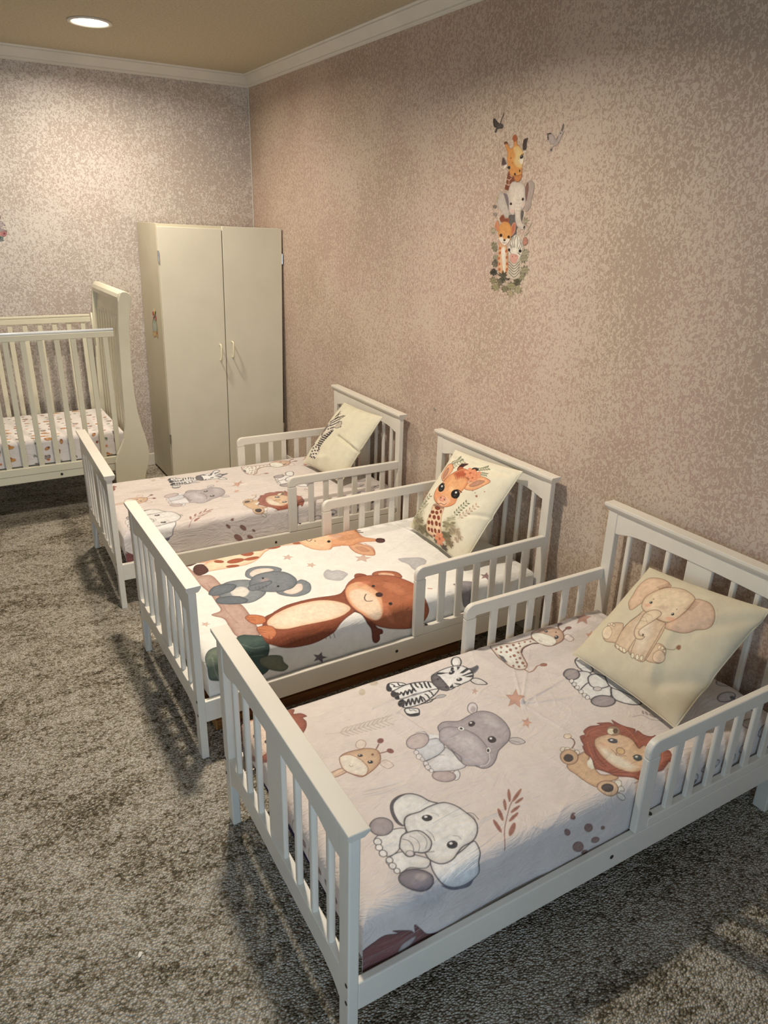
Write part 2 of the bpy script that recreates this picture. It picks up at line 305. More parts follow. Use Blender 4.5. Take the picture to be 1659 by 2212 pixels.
# prints: (kind, smooth, fill, edge tint, edge width mm, line, line width mm, opacity, outline mostly traced from image pixels, projected to half millimetres of cloth)
ART_A = [
('F',1,(194,190,193),None,4.5,None,0,0.75,[-2340,-725,-2359,-813,-2424,-848,-2515,-820,-2605,-740,-2645,-659,-2621,-579,-2561,-515,-2477,-486,-2396,-503,-2340,-561,-2328,-643]),
('L',1,None,None,0,(163,122,100),4.1,1,[-1087,343,-1085,299,-1038,301,-994,324,-958,321]),
('F',1,(162,111,94),None,9.9,(129,87,70),1.7,1,[-927,308,-935,302,-946,300,-958,303,-967,308,-971,316,-969,323,-961,329,-949,331,-937,329,-928,323,-924,316]),
('F',1,(239,239,231),(188,151,130),12,(129,87,70),3.4,1,[-1115,639,-1077,644,-973,607,-873,593,-771,579,-777,516,-862,530,-933,522,-983,486,-1019,408,-1045,358,-1086,333,-1132,358,-1146,405,-1145,463,-1143,522,-1129,588]),
('F',0,(106,101,103),None,10.1,None,0,1,[-1126,549,-1110,512,-1130,443,-1148,464]),
('F',1,(157,110,91),None,10.4,None,0,1,[-1095,589,-1103,586,-1108,589,-1108,597,-1102,605,-1095,609,-1089,605,-1089,597]),
('F',1,(157,110,91),None,10.5,None,0,1,[-1054,589,-1063,585,-1070,589,-1069,598,-1063,608,-1054,612,-1048,608,-1048,599]),
('F',1,(157,110,91),None,10.6,None,0,1,[-1014,579,-1022,576,-1028,579,-1027,587,-1022,595,-1014,599,-1008,595,-1008,587]),
('F',1,(157,110,91),None,10.6,None,0,1,[-967,571,-976,567,-983,571,-982,580,-976,590,-966,594,-960,590,-960,580]),
('F',1,(157,110,91),None,10.7,None,0,1,[-925,568,-932,565,-936,568,-936,575,-931,582,-924,585,-919,582,-920,575]),
('F',1,(157,110,91),None,10.8,None,0,1,[-879,565,-887,562,-891,565,-891,572,-886,579,-879,582,-874,579,-874,572]),
('F',1,(157,110,91),None,10.8,None,0,1,[-842,554,-848,551,-852,554,-852,560,-847,566,-841,568,-837,566,-838,560]),
('F',1,(157,110,91),None,10.4,None,0,1,[-1019,535,-1029,530,-1036,535,-1036,545,-1029,555,-1019,560,-1012,555,-1012,545]),
('F',1,(157,110,91),None,10.5,None,0,1,[-976,534,-984,530,-990,534,-989,542,-984,550,-976,553,-970,550,-970,542]),
('F',1,(157,110,91),None,10.6,None,0,1,[-940,541,-947,538,-952,541,-951,547,-946,554,-939,557,-935,555,-935,548]),
('F',1,(157,110,91),None,10.3,None,0,1,[-998,488,-1006,485,-1012,488,-1011,496,-1006,504,-998,507,-992,504,-993,496]),
('F',1,(157,110,91),None,10.2,None,0,1,[-1040,472,-1050,468,-1057,472,-1057,482,-1050,492,-1040,496,-1033,492,-1033,482]),
('F',1,(157,110,91),None,10.1,None,0,1,[-1030,431,-1038,427,-1044,431,-1044,440,-1038,449,-1029,452,-1023,448,-1023,440]),
('F',1,(157,110,91),None,10.2,None,0,1,[-1070,478,-1077,475,-1081,478,-1081,485,-1077,492,-1070,494,-1065,492,-1065,485]),
('F',1,(157,110,91),None,10.3,None,0,1,[-1056,531,-1064,528,-1069,531,-1069,539,-1064,547,-1056,550,-1050,547,-1051,539]),
('F',1,(157,110,91),None,9.9,None,0,1,[-1048,380,-1058,376,-1064,381,-1064,390,-1057,400,-1047,404,-1041,400,-1041,390]),
('F',1,(157,110,91),None,10,None,0,1,[-1073,406,-1082,403,-1088,407,-1088,415,-1082,424,-1073,427,-1067,424,-1067,415]),
('F',1,(157,110,91),None,9.8,None,0,1,[-1122,386,-1129,383,-1134,386,-1134,394,-1129,401,-1122,404,-1116,401,-1116,394]),
('F',1,(157,110,91),None,9.8,None,0,1,[-1094,364,-1102,360,-1108,364,-1108,372,-1102,381,-1094,384,-1088,381,-1088,372]),
('F',1,(157,110,91),None,9.8,None,0,1,[-1059,354,-1066,351,-1070,354,-1070,360,-1066,367,-1059,369,-1055,367,-1055,360]),
('F',1,(157,110,91),None,10.3,None,0,1,[-1089,550,-1096,547,-1100,549,-1100,556,-1096,563,-1089,566,-1084,563,-1084,556]),
('F',1,(157,110,91),None,10.1,None,0,1,[-1059,437,-1065,435,-1069,437,-1069,443,-1065,448,-1059,450,-1055,448,-1055,443]),
('L',1,None,None,0,(102,70,62),6.2,1,[-983,486,-938,520,-862,530,-801,516]),
('L',1,None,None,0,(129,87,70),5.8,1,[-573,574,-552,613,-522,637]),
('F',1,(140,94,86),None,11.8,None,0,1,[-495,634,-509,627,-523,629,-530,638,-526,650,-513,657,-498,655,-491,646]),
('L',1,None,None,0,(129,87,70),5.7,1,[-573,547,-534,562,-508,570]),
('F',1,(140,94,86),None,11.6,None,0,1,[-483,557,-492,551,-505,549,-516,553,-524,560,-526,569,-522,578,-512,584,-500,585,-488,582,-480,575,-478,566]),
('F',1,(235,223,216),None,11.1,(154,127,115),2.8,1,[-616,489,-565,510,-566,449,-614,438]),
('F',1,(214,182,158),(164,127,105),12.9,(129,87,70),3.2,1,[-797,606,-750,648,-681,662,-604,635,-568,580,-588,522,-641,471,-703,456,-753,452,-792,472,-810,534,-815,575]),
('F',1,(239,237,225),None,11,(129,87,70),1.8,1,[-795,604,-757,633,-706,606,-673,540,-692,477,-750,455,-788,476,-810,534]),
('F',1,(49,44,45),None,11.3,None,0,1,[-654,603,-664,597,-674,598,-679,605,-675,614,-665,620,-654,620,-650,613]),
('F',1,(239,239,239),None,11.4,None,0,1,[-660,612,-663,610,-667,611,-668,613,-667,616,-664,617,-660,617,-659,615]),
('F',1,(49,44,45),None,11.1,None,0,1,[-641,513,-655,503,-668,503,-673,512,-666,526,-652,535,-638,535,-634,526]),
('F',1,(239,239,239),None,11.1,None,0,1,[-647,524,-652,522,-656,522,-657,524,-655,528,-651,531,-647,531,-645,528]),
('F',1,(129,87,70),None,11.3,None,0,1,[-608,565,-614,561,-620,561,-622,565,-619,571,-613,575,-607,575,-605,571]),
('L',1,None,None,0,(129,87,70),1.8,1,[-780,549,-781,534,-770,528]),
('F',0,(206,164,146),(181,140,123),4.9,None,0,1,[-1259,207,-1291,149,-1262,120,-1319,105,-1356,51,-1360,97,-1412,92,-1360,135,-1354,188,-1317,168]),
('F',0,(200,171,159),None,6,None,0,1,[-1474,319,-1486,299,-1477,287,-1495,283,-1509,264,-1509,282,-1526,281,-1508,296,-1505,315,-1494,307]),
('F',0,(206,164,146),None,5.5,None,0,1,[-1372,-33,-1392,-61,-1382,-80,-1409,-82,-1432,-107,-1429,-81,-1454,-79,-1425,-61,-1417,-33,-1402,-48]),
('F',0,(206,164,146),None,11.2,None,0,1,[-389,465,-420,426,-406,405,-445,397,-479,361,-473,394,-508,392,-466,420,-453,456,-433,441]),
('F',0,(188,146,132),None,12.1,None,0,1,[-363,532,-364,579,-420,576,-361,616,-352,668,-314,646,-250,681,-287,626,-258,596,-319,584]),
('F',1,(231,230,229),None,5.8,(47,46,51),3.4,1,[-1834,347,-1805,338,-1776,336,-1756,346,-1731,350]),
('F',1,(47,46,51),None,5.7,None,0,1,[-1808,340,-1811,337,-1815,337,-1817,340,-1815,344,-1812,347,-1808,347,-1806,344]),
('F',1,(47,46,51),None,5.7,None,0,1,[-1793,336,-1796,333,-1800,333,-1802,336,-1801,340,-1797,343,-1793,343,-1792,340]),
('F',1,(47,46,51),None,5.8,None,0,1,[-1775,336,-1779,333,-1782,333,-1784,336,-1783,340,-1780,343,-1776,343,-1774,340]),
('F',1,(47,46,51),None,5.8,None,0,1,[-1760,341,-1764,338,-1767,338,-1769,341,-1768,345,-1764,348,-1761,348,-1759,345]),
('F',1,(185,184,187),None,5.9,(47,46,51),1.5,1,[-1736,352,-1698,366,-1666,345,-1699,336]),
('F',1,(239,239,239),(173,175,180),4.6,(47,46,51),3.7,1,[-1939,351,-1877,320,-1891,280,-1910,269,-1947,284,-1956,314]),
('F',1,(47,46,51),None,5.5,None,0,1,[-1953,319,-1936,300,-1891,286,-1898,268,-1939,276,-1956,300]),
('L',0,None,None,0,(47,46,51),2.3,1,[-1922,338,-1923,323,-1902,322,-1897,302]),
('F',1,(239,239,239),(173,175,180),5,(47,46,51),4,1,[-1930,574,-1897,603,-1850,590,-1816,550,-1848,520,-1928,530,-1941,545]),
('F',1,(47,46,51),None,6,None,0,1,[-1932,575,-1909,603,-1891,603,-1907,580,-1908,552,-1926,529,-1941,544]),
('L',0,None,None,0,(47,46,51),4.6,1,[-1890,590,-1879,569,-1890,561,-1866,548]),
('L',0,None,None,0,(47,46,51),4.6,1,[-1852,579,-1855,552,-1832,547]),
('F',1,(239,239,239),(191,190,193),7,(47,46,51),4,1,[-1941,504,-1907,527,-1790,542,-1673,491,-1675,413,-1771,432,-1922,442,-1942,469]),
('F',1,(47,46,51),None,5.9,None,0,1,[-1939,505,-1913,522,-1904,493,-1922,442,-1941,465]),
('L',0,None,None,0,(47,46,51),5.9,1,[-1901,499,-1903,473,-1880,494,-1884,462,-1851,493,-1858,459,-1825,493,-1831,455,-1798,493,-1803,458]),
('L',0,None,None,0,(47,46,51),6.1,1,[-1788,538,-1795,510,-1798,491]),
('L',0,None,None,0,(47,46,51),6.1,1,[-1763,529,-1770,501,-1772,482]),
('L',0,None,None,0,(47,46,51),6.1,1,[-1738,517,-1745,489,-1748,471]),
('L',0,None,None,0,(47,46,51),6.1,1,[-1714,506,-1721,478,-1724,459]),
('L',0,None,None,0,(47,46,51),6.1,1,[-1692,497,-1700,469,-1703,451]),
('F',1,(239,239,239),(191,190,193),6.8,(47,46,51),3.9,1,[-1946,414,-1900,435,-1771,432,-1673,416,-1725,377,-1806,350,-1862,345,-1931,357,-1954,381]),
('F',1,(47,46,51),None,5.7,None,0,1,[-1948,412,-1908,434,-1909,407,-1938,367,-1956,379]),
('L',0,None,None,0,(47,46,51),5.8,1,[-1906,412,-1919,373,-1881,413,-1895,367,-1857,409,-1870,362,-1831,406,-1844,359,-1802,407,-1817,361]),
('L',0,None,None,0,(47,46,51),5,1,[-1733,381,-1727,409,-1732,422]),
('L',0,None,None,0,(47,46,51),4.9,1,[-1767,369,-1762,397,-1767,410]),
('L',0,None,None,0,(47,46,51),4.9,1,[-1800,360,-1795,387,-1800,400]),
('L',1,None,None,0,(147,146,151),4.9,1,[-1914,440,-1841,432,-1771,432]),
('F',1,(219,215,215),None,6.7,(47,46,51),4.4,1,[-1393,575,-1414,557,-1435,549,-1451,555,-1456,571,-1451,594,-1435,619,-1414,638,-1392,646,-1376,641,-1370,624,-1377,600]),
('F',1,(239,239,239),None,6.7,None,0,1,[-1408,585,-1423,572,-1437,565,-1446,568,-1449,578,-1444,593,-1433,610,-1418,624,-1404,630,-1394,628,-1392,617,-1397,602]),
('F',1,(225,222,220),None,6.2,(47,46,51),4.2,1,[-1453,395,-1421,403,-1393,377,-1385,322,-1428,331,-1454,359]),
('F',1,(78,75,81),(135,133,139),6.5,None,0,1,[-1409,508,-1364,504,-1317,509,-1324,483,-1357,457,-1400,442,-1412,468]),
('F',1,(239,239,239),(197,197,200),9.4,(47,46,51),3.7,1,[-1644,531,-1614,552,-1551,568,-1474,570,-1417,554,-1387,495,-1407,430,-1453,396,-1523,386,-1589,377,-1641,381,-1666,413,-1670,475]),
('F',0,(47,46,51),None,6.5,None,0,1,[-1470,487,-1390,518,-1380,497,-1449,476]),
('F',0,(47,46,51),None,6.4,None,0,1,[-1480,459,-1381,470,-1394,449,-1463,450]),
('F',0,(47,46,51),None,6.3,None,0,1,[-1468,444,-1404,436,-1423,416,-1450,428]),
('F',0,(47,46,51),None,6.5,None,0,1,[-1480,561,-1462,563,-1474,535,-1512,522]),
('F',0,(47,46,51),None,6.4,None,0,1,[-1582,559,-1551,542,-1522,515,-1573,530,-1609,546]),
('F',0,(47,46,51),None,6.1,None,0,1,[-1615,388,-1569,418,-1587,380]),
('F',0,(47,46,51),None,6.1,None,0,1,[-1559,419,-1530,397,-1527,381,-1554,396]),
('F',0,(47,46,51),None,6.5,None,0,1,[-1440,556,-1418,547,-1440,529,-1461,520]),
('F',1,(109,103,107),(66,63,67),8.2,(47,46,51),2.1,1,[-1645,531,-1616,549,-1599,537,-1598,480,-1610,399,-1628,376,-1648,380,-1669,411,-1672,473]),
('F',1,(47,46,51),None,6.2,None,0,1,[-1616,493,-1621,489,-1626,489,-1628,493,-1627,499,-1622,502,-1617,502,-1614,498]),
('F',1,(47,46,51),None,6.1,None,0,1,[-1618,404,-1622,400,-1627,400,-1630,404,-1628,409,-1624,413,-1619,413,-1616,409]),
('F',1,(47,46,51),None,6.4,None,0,1,[-1483,519,-1489,510,-1500,503,-1512,499,-1523,500,-1529,504,-1529,512,-1523,521,-1513,528,-1501,532,-1490,531,-1483,526]),
('F',1,(239,239,239),None,6.4,None,0,1,[-1502,520,-1505,518,-1510,518,-1513,522,-1512,526,-1508,528,-1503,528,-1501,524]),
('F',1,(47,46,51),None,6.3,None,0,1,[-1490,429,-1497,421,-1507,417,-1518,417,-1526,421,-1530,429,-1528,437,-1521,444,-1511,448,-1500,448,-1492,444,-1488,437]),
('F',1,(239,239,239),None,6.3,None,0,1,[-1504,438,-1508,435,-1512,436,-1515,439,-1514,443,-1510,445,-1506,445,-1504,441]),
('L',1,None,None,0,(97,89,93),1.7,1,[-1952,101,-1919,89,-1898,69,-1909,46]),
('F',1,(229,228,231),None,4.6,(97,89,93),1.9,1,[-1977,-226,-1991,-238,-2004,-243,-2014,-241,-2017,-231,-2013,-217,-2003,-202,-1989,-190,-1975,-185,-1965,-187,-1962,-197,-1966,-211]),
('F',1,(229,228,231),(196,195,200),4.2,None,0,1,[-1942,104,-1896,71,-1929,-23,-1988,-2,-1991,67]),
('F',1,(197,181,182),(170,155,158),7.6,(97,89,93),1.9,1,[-2000,-223,-2019,-234,-2045,-234,-2072,-222,-2093,-201,-2102,-178,-2096,-158,-2078,-146,-2052,-147,-2024,-159,-2003,-180,-1994,-203]),
('F',1,(229,228,231),(191,190,195),10.3,(97,89,93),2,1,[-2084,-65,-2031,-56,-1929,-23,-1911,-55,-1898,-128,-1907,-182,-1953,-188,-1996,-177,-2055,-150,-2089,-132,-2097,-100]),
('F',1,(217,220,228),(185,187,195),10.7,(97,89,93),2.1,1,[-2067,41,-2004,72,-1942,66,-1916,38,-1929,-23,-1989,-52,-2040,-57,-2075,-51,-2087,-9]),
('F',1,(202,188,189),(182,168,171),9.3,(97,89,93),2.1,1,[-1957,87,-1976,60,-2008,41,-2043,36,-2073,46,-2090,67,-2089,94,-2071,121,-2040,140,-2003,146,-1972,137,-1955,115]),
('L',1,None,None,0,(97,89,93),1.3,1,[-1994,156,-1954,135,-1951,92]),
('F',1,(230,225,227),None,4.9,(97,89,93),1.4,1,[-2073,5,-2079,2,-2086,3,-2090,9,-2091,17,-2088,25,-2082,32,-2075,35,-2069,33,-2065,28,-2064,20,-2067,11]),
('F',1,(230,225,227),None,4.8,(97,89,93),1.4,1,[-2076,-32,-2084,-35,-2092,-33,-2097,-26,-2098,-17,-2094,-7,-2088,1,-2079,4,-2072,2,-2067,-4,-2066,-14,-2069,-24]),
('F',1,(230,225,227),None,4.8,(97,89,93),1.4,1,[-2074,-53,-2080,-56,-2085,-54,-2089,-49,-2090,-42,-2087,-35,-2082,-29,-2076,-27,-2070,-28,-2067,-33,-2066,-40,-2069,-47]),
('F',1,(230,225,227),None,4.7,(97,89,93),1.4,1,[-2074,-88,-2081,-90,-2087,-89,-2091,-84,-2092,-76,-2089,-68,-2084,-61,-2077,-59,-2071,-60,-2066,-66,-2066,-74,-2068,-82]),
('F',1,(230,225,227),None,4.7,(97,89,93),1.4,1,[-2079,-115,-2087,-118,-2093,-116,-2098,-111,-2099,-102,-2096,-93,-2090,-87,-2082,-84,-2075,-85,-2071,-91,-2070,-100,-2073,-109]),
('F',1,(230,225,227),None,4.6,(97,89,93),1.4,1,[-2078,-140,-2083,-143,-2089,-141,-2092,-137,-2093,-130,-2090,-124,-2086,-118,-2080,-116,-2075,-118,-2071,-122,-2071,-129,-2073,-135]),
('L',1,None,None,0,(97,89,93),1.2,1,[-2023,-55,-1989,-52,-1960,-67]),
('F',1,(219,213,215),None,5.7,(97,89,93),2.4,1,[-1577,163,-1595,145,-1614,136,-1630,137,-1638,149,-1637,168,-1626,189,-1608,207,-1588,217,-1572,216,-1563,204,-1565,184]),
('F',1,(184,175,178),None,5.7,None,0,1,[-1591,160,-1601,150,-1612,144,-1621,145,-1625,151,-1624,162,-1617,174,-1607,184,-1596,190,-1587,190,-1583,183,-1585,172]),
('F',1,(207,201,203),None,5.2,(97,89,93),2.2,1,[-1592,-131,-1560,-126,-1527,-149,-1523,-186,-1558,-187,-1587,-169]),
('L',1,None,None,0,(97,89,93),1.3,1,[-1590,-136,-1567,-156,-1552,-179]),
('F',1,(181,173,178),(158,150,156),17.3,(97,89,93),2.4,1,[-1877,111,-1842,147,-1802,150,-1736,121,-1668,132,-1608,140,-1563,129,-1528,91,-1515,39,-1519,-21,-1541,-82,-1588,-130,-1644,-155,-1694,-175,-1748,-220,-1799,-245,-1843,-239,-1871,-201,-1912,-158,-1905,-47]),
('F',1,(205,201,203),None,5.5,None,0,0.6,[-1569,-33,-1591,-35,-1610,-18,-1621,13,-1621,51,-1610,86,-1591,108,-1569,110,-1549,93,-1538,61,-1539,22,-1550,-12]),
('F',1,(194,187,193),(156,147,154),14.2,(97,89,93),1.5,1,[-1905,61,-1877,99,-1845,112,-1808,104,-1768,76,-1739,34,-1720,-21,-1721,-90,-1740,-159,-1777,-204,-1824,-225,-1867,-206,-1905,-182,-1913,-154,-1894,-119,-1902,-77,-1912,-21,-1922,30]),
('F',1,(212,208,211),None,5.1,None,0,0.6,[-1765,-113,-1787,-116,-1813,-98,-1835,-64,-1847,-22,-1847,17,-1834,41,-1811,45,-1785,27,-1763,-9,-1751,-51,-1751,-89]),
('L',1,None,None,0,(236,234,236),2,1,[-1746,-166,-1775,-205,-1813,-225,-1844,-219]),
('F',1,(239,239,239),None,5.3,(97,89,93),1.1,1,[-1746,52,-1753,47,-1763,46,-1772,49,-1778,57,-1779,66,-1776,74,-1768,79,-1759,80,-1750,76,-1744,69,-1742,60]),
('F',1,(55,48,51),None,5.3,None,0,1,[-1754,58,-1760,54,-1766,56,-1770,62,-1768,68,-1762,71,-1755,70,-1752,64]),
('F',1,(239,239,239),None,5,(97,89,93),1,1,[-1724,-151,-1733,-160,-1743,-164,-1751,-164,-1755,-158,-1754,-149,-1748,-138,-1739,-129,-1729,-124,-1721,-125,-1717,-130,-1718,-140]),
('F',1,(55,48,51),None,5,None,0,1,[-1732,-148,-1737,-153,-1742,-156,-1746,-155,-1748,-152,-1747,-147,-1744,-141,-1739,-136,-1733,-133,-1729,-133,-1727,-137,-1728,-142]),
('F',1,(68,55,59),None,5.4,None,0,1,[-1664,66,-1672,56,-1684,50,-1696,48,-1705,52,-1710,61,-1707,71,-1699,81,-1688,88,-1675,90,-1666,85,-1662,77]),
('F',1,(239,239,239),None,5.4,None,0,1,[-1680,75,-1684,72,-1689,72,-1692,76,-1690,81,-1686,84,-1681,84,-1678,80]),
('F',1,(63,53,56),None,5.2,None,0,1,[-1651,-103,-1663,-110,-1676,-111,-1687,-106,-1692,-96,-1691,-83,-1684,-71,-1672,-63,-1659,-62,-1648,-67,-1643,-78,-1644,-91]),
('F',1,(239,239,239),None,5.2,None,0,1,[-1661,-80,-1666,-84,-1672,-83,-1675,-79,-1673,-73,-1668,-70,-1662,-70,-1659,-75]),
('L',1,None,None,0,(118,86,67),3.4,1,[-1350,-351,-1309,-329,-1291,-303,-1294,-279]),
('F',1,(235,219,197),None,6,(118,86,67),1.5,1,[-1278,-274,-1288,-280,-1299,-282,-1310,-279,-1317,-272,-1319,-263,-1314,-254,-1305,-248,-1293,-246,-1282,-249,-1275,-256,-1274,-265]),
('F',1,(220,187,153),(186,145,112),8.1,(118,86,67),1.8,1,[-1455,-429,-1379,-410,-1308,-400,-1292,-427,-1336,-458,-1343,-496,-1355,-558,-1307,-588,-1296,-621,-1358,-618,-1430,-621,-1454,-587,-1464,-548,-1467,-501,-1474,-463]),
('F',1,(239,236,220),None,5.5,None,0,1,[-1319,-482,-1328,-497,-1342,-508,-1356,-513,-1366,-510,-1371,-500,-1369,-486,-1360,-471,-1346,-460,-1332,-455,-1321,-458,-1316,-468]),
('F',1,(236,227,213),None,5.7,(118,86,67),1.4,1,[-1381,-341,-1390,-348,-1400,-350,-1409,-349,-1413,-343,-1413,-335,-1408,-327,-1399,-320,-1389,-317,-1380,-319,-1376,-324,-1376,-333]),
('F',1,(236,227,213),None,5.7,(118,86,67),1.4,1,[-1363,-353,-1372,-360,-1382,-363,-1391,-361,-1396,-355,-1395,-347,-1390,-339,-1381,-332,-1371,-329,-1362,-331,-1358,-337,-1358,-345]),
('F',1,(236,227,213),None,5.7,(118,86,67),1.4,1,[-1347,-372,-1356,-378,-1366,-381,-1375,-379,-1380,-374,-1380,-366,-1374,-357,-1365,-351,-1355,-348,-1347,-350,-1342,-355,-1342,-363]),
('F',1,(236,227,213),None,5.7,(118,86,67),1.4,1,[-1336,-393,-1345,-399,-1354,-402,-1362,-400,-1367,-395,-1367,-387,-1362,-379,-1353,-373,-1344,-370,-1335,-372,-1331,-377,-1331,-385]),
('F',1,(213,181,150),(176,141,115),6.5,(118,86,67),1.9,1,[-1375,-422,-1402,-437,-1430,-439,-1452,-429,-1462,-409,-1457,-384,-1439,-361,-1412,-346,-1383,-343,-1361,-353,-1351,-374,-1356,-399]),
('F',1,(79,67,64),(49,44,43),3.7,None,0,1,[-1394,-409,-1407,-418,-1423,-421,-1437,-418,-1445,-409,-1446,-397,-1439,-384,-1425,-375,-1410,-371,-1396,-374,-1387,-384,-1386,-396]),
('F',1,(239,234,222),None,5.3,(118,86,67),1.3,1,[-1310,-655,-1321,-662,-1333,-665,-1344,-663,-1349,-656,-1349,-647,-1342,-637,-1331,-630,-1319,-627,-1308,-630,-1302,-636,-1303,-646]),
('F',1,(239,234,222),None,5.2,(118,86,67),1.3,1,[-1320,-687,-1339,-680,-1347,-684,-1360,-681,-1357,-688,-1356,-679,-1350,-671,-1340,-664,-1329,-662,-1319,-664,-1314,-670,-1314,-678]),
('F',1,(239,234,222),None,6.7,(118,86,67),1.7,1,[-1326,-715,-1327,-722,-1334,-725,-1344,-722,-1356,-715,-1365,-705,-1370,-695,-1369,-687,-1362,-684,-1352,-687,-1340,-694,-1331,-704]),
('F',1,(225,194,163),(181,145,118),6,(118,86,67),1.7,1,[-1349,-672,-1373,-683,-1401,-683,-1427,-672,-1442,-654,-1445,-632,-1432,-612,-1409,-600,-1380,-600,-1354,-611,-1338,-630,-1337,-652]),
('F',1,(82,71,71),(49,44,45),3.5,None,0,1,[-1365,-656,-1378,-664,-1395,-665,-1412,-660,-1423,-650,-1426,-638,-1420,-626,-1406,-619,-1389,-617,-1372,-622,-1361,-632,-1358,-645]),
('F',1,(160,93,73),(128,70,57),12.7,(119,63,54),1.5,1,[-1239,-299,-1205,-300,-1188,-273,-1127,-260,-1072,-281,-1075,-261,-1010,-286,-999,-312,-979,-277,-970,-322,-954,-358,-927,-396,-957,-421,-923,-412,-923,-452,-901,-482,-871,-487,-898,-499,-896,-526,-910,-590,-913,-620,-954,-677,-973,-661,-1035,-681,-1074,-678,-1145,-679,-1207,-679,-1240,-678,-1209,-676,-1244,-643,-1291,-612,-1311,-573,-1334,-537,-1347,-512,-1311,-454,-1313,-415,-1288,-366,-1275,-361,-1261,-329]),
('L',1,None,None,0,(199,124,96),2.6,0.7,[-1214,-315,-1166,-288,-1108,-284,-1057,-298]),
('L',1,None,None,0,(199,124,96),2.3,0.7,[-1241,-353,-1285,-418,-1316,-499,-1299,-562]),
('L',1,None,None,0,(199,124,96),2.6,0.7,[-974,-336,-970,-393,-1002,-482]),
('L',1,None,None,0,(199,124,96),2.5,0.7,[-905,-495,-943,-566,-1014,-627]),
('L',1,None,None,0,(199,124,96),2.2,0.7,[-1289,-590,-1230,-630,-1182,-671]),
('L',1,None,None,0,(199,124,96),2.4,0.7,[-950,-600,-1006,-643,-1087,-671]),
('L',1,None,None,0,(199,124,96),2.5,0.7,[-1176,-309,-1138,-303,-1105,-313]),
('L',1,None,None,0,(119,63,54),2.5,1,[-1007,-427,-1017,-481,-1034,-516,-1001,-511]),
('L',1,None,None,0,(119,63,54),2.3,1,[-1303,-565,-1259,-601,-1199,-621]),
('L',1,None,None,0,(119,63,54),2.4,1,[-1231,-384,-1276,-460,-1284,-528]),
('F',1,(225,194,163),(186,145,116),10.6,(118,86,67),1.2,1,[-1207,-371,-1173,-351,-1104,-355,-1056,-371,-1025,-404,-1010,-445,-1027,-495,-1034,-519,-994,-515,-991,-546,-1028,-582,-1092,-621,-1143,-641,-1203,-625,-1242,-584,-1255,-520,-1248,-453,-1231,-403]),
('F',1,(239,231,214),(235,214,192),6.6,None,0,0.85,[-1210,-395,-1182,-430,-1174,-472,-1157,-525,-1145,-592,-1127,-631,-1199,-621,-1237,-580,-1254,-518,-1243,-453]),
('F',1,(221,165,138),None,5.6,None,0,0.5,[-1083,-623,-1092,-630,-1107,-635,-1124,-635,-1139,-632,-1147,-625,-1146,-618,-1137,-611,-1121,-606,-1104,-606,-1090,-609,-1082,-616]),
('F',1,(221,165,138),None,5.9,None,0,0.5,[-1164,-421,-1173,-423,-1182,-419,-1189,-411,-1192,-400,-1191,-390,-1185,-383,-1176,-381,-1167,-384,-1160,-393,-1157,-403,-1158,-414]),
('F',1,(165,138,114),None,6.2,(118,86,67),1.5,1,[-1020,-374,-1041,-384,-1062,-384,-1078,-376,-1086,-361,-1083,-342,-1069,-326,-1049,-316,-1028,-315,-1011,-324,-1003,-340,-1007,-358]),
('F',1,(239,231,204),None,6.1,None,0,1,[-1042,-357,-1054,-364,-1066,-367,-1077,-365,-1083,-358,-1083,-349,-1076,-339,-1064,-331,-1052,-328,-1041,-331,-1035,-337,-1035,-347]),
('F',1,(97,72,57),None,6.2,None,0,1,[-1022,-363,-1032,-369,-1042,-373,-1051,-371,-1055,-366,-1053,-358,-1047,-349,-1037,-342,-1026,-339,-1018,-340,-1014,-346,-1015,-354]),
('F',1,(78,75,81),None,6,None,0,1,[-1094,-427,-1105,-431,-1118,-429,-1129,-422,-1135,-412,-1136,-401,-1130,-392,-1119,-388,-1107,-390,-1095,-397,-1089,-407,-1088,-418]),
('F',1,(239,239,239),None,6,None,0,1,[-1106,-405,-1111,-407,-1117,-406,-1121,-402,-1120,-398,-1115,-396,-1108,-397,-1105,-401]),
('F',1,(68,81,85),None,5.7,None,0,1,[-1081,-581,-1094,-587,-1107,-586,-1118,-581,-1123,-571,-1122,-560,-1113,-550,-1101,-545,-1087,-545,-1076,-550,-1071,-560,-1073,-572]),
('F',1,(239,239,239),None,5.7,None,0,1,[-1090,-560,-1095,-563,-1102,-562,-1105,-558,-1102,-553,-1097,-551,-1090,-552,-1087,-556]),
('L',1,None,None,0,(65,52,48),2,1,[-1130,-390,-1100,-392,-1085,-414]),
('L',1,None,None,0,(65,52,48),1.9,1,[-1115,-547,-1084,-546,-1066,-568]),
('F',1,(218,186,140),None,5.8,(118,86,67),1.9,1,[-1126,-505,-1139,-509,-1151,-507,-1159,-500,-1161,-489,-1156,-477,-1146,-468,-1134,-463,-1121,-465,-1113,-473,-1111,-484,-1116,-495]),
('L',1,None,None,0,(118,86,67),1.4,1,[-1165,-486,-1178,-498,-1161,-510,-1139,-528]),
('L',1,None,None,0,(118,86,67),1.2,1,[-1167,-451,-1171,-480,-1178,-498]),
('F',1,(239,239,239),(202,199,200),6.7,(77,73,77),4.6,1,[-746,251,-685,267,-677,214,-714,128,-757,117,-782,165]),
('F',1,(239,239,239),(208,206,207),9.4,(77,73,77),4.3,1,[-902,138,-807,155,-757,117,-790,45,-866,0,-924,-11,-950,24,-935,79]),
('F',1,(239,239,239),(208,206,207),9.1,(77,73,77),4.2,1,[-949,2,-824,42,-743,-1,-762,-77,-842,-127,-918,-127,-947,-81,-950,-38]),
('F',1,(239,239,239),(196,194,196),7.9,(77,73,77),4.3,1,[-799,83,-738,89,-706,34,-742,-34,-786,-43,-833,-28,-852,14]),
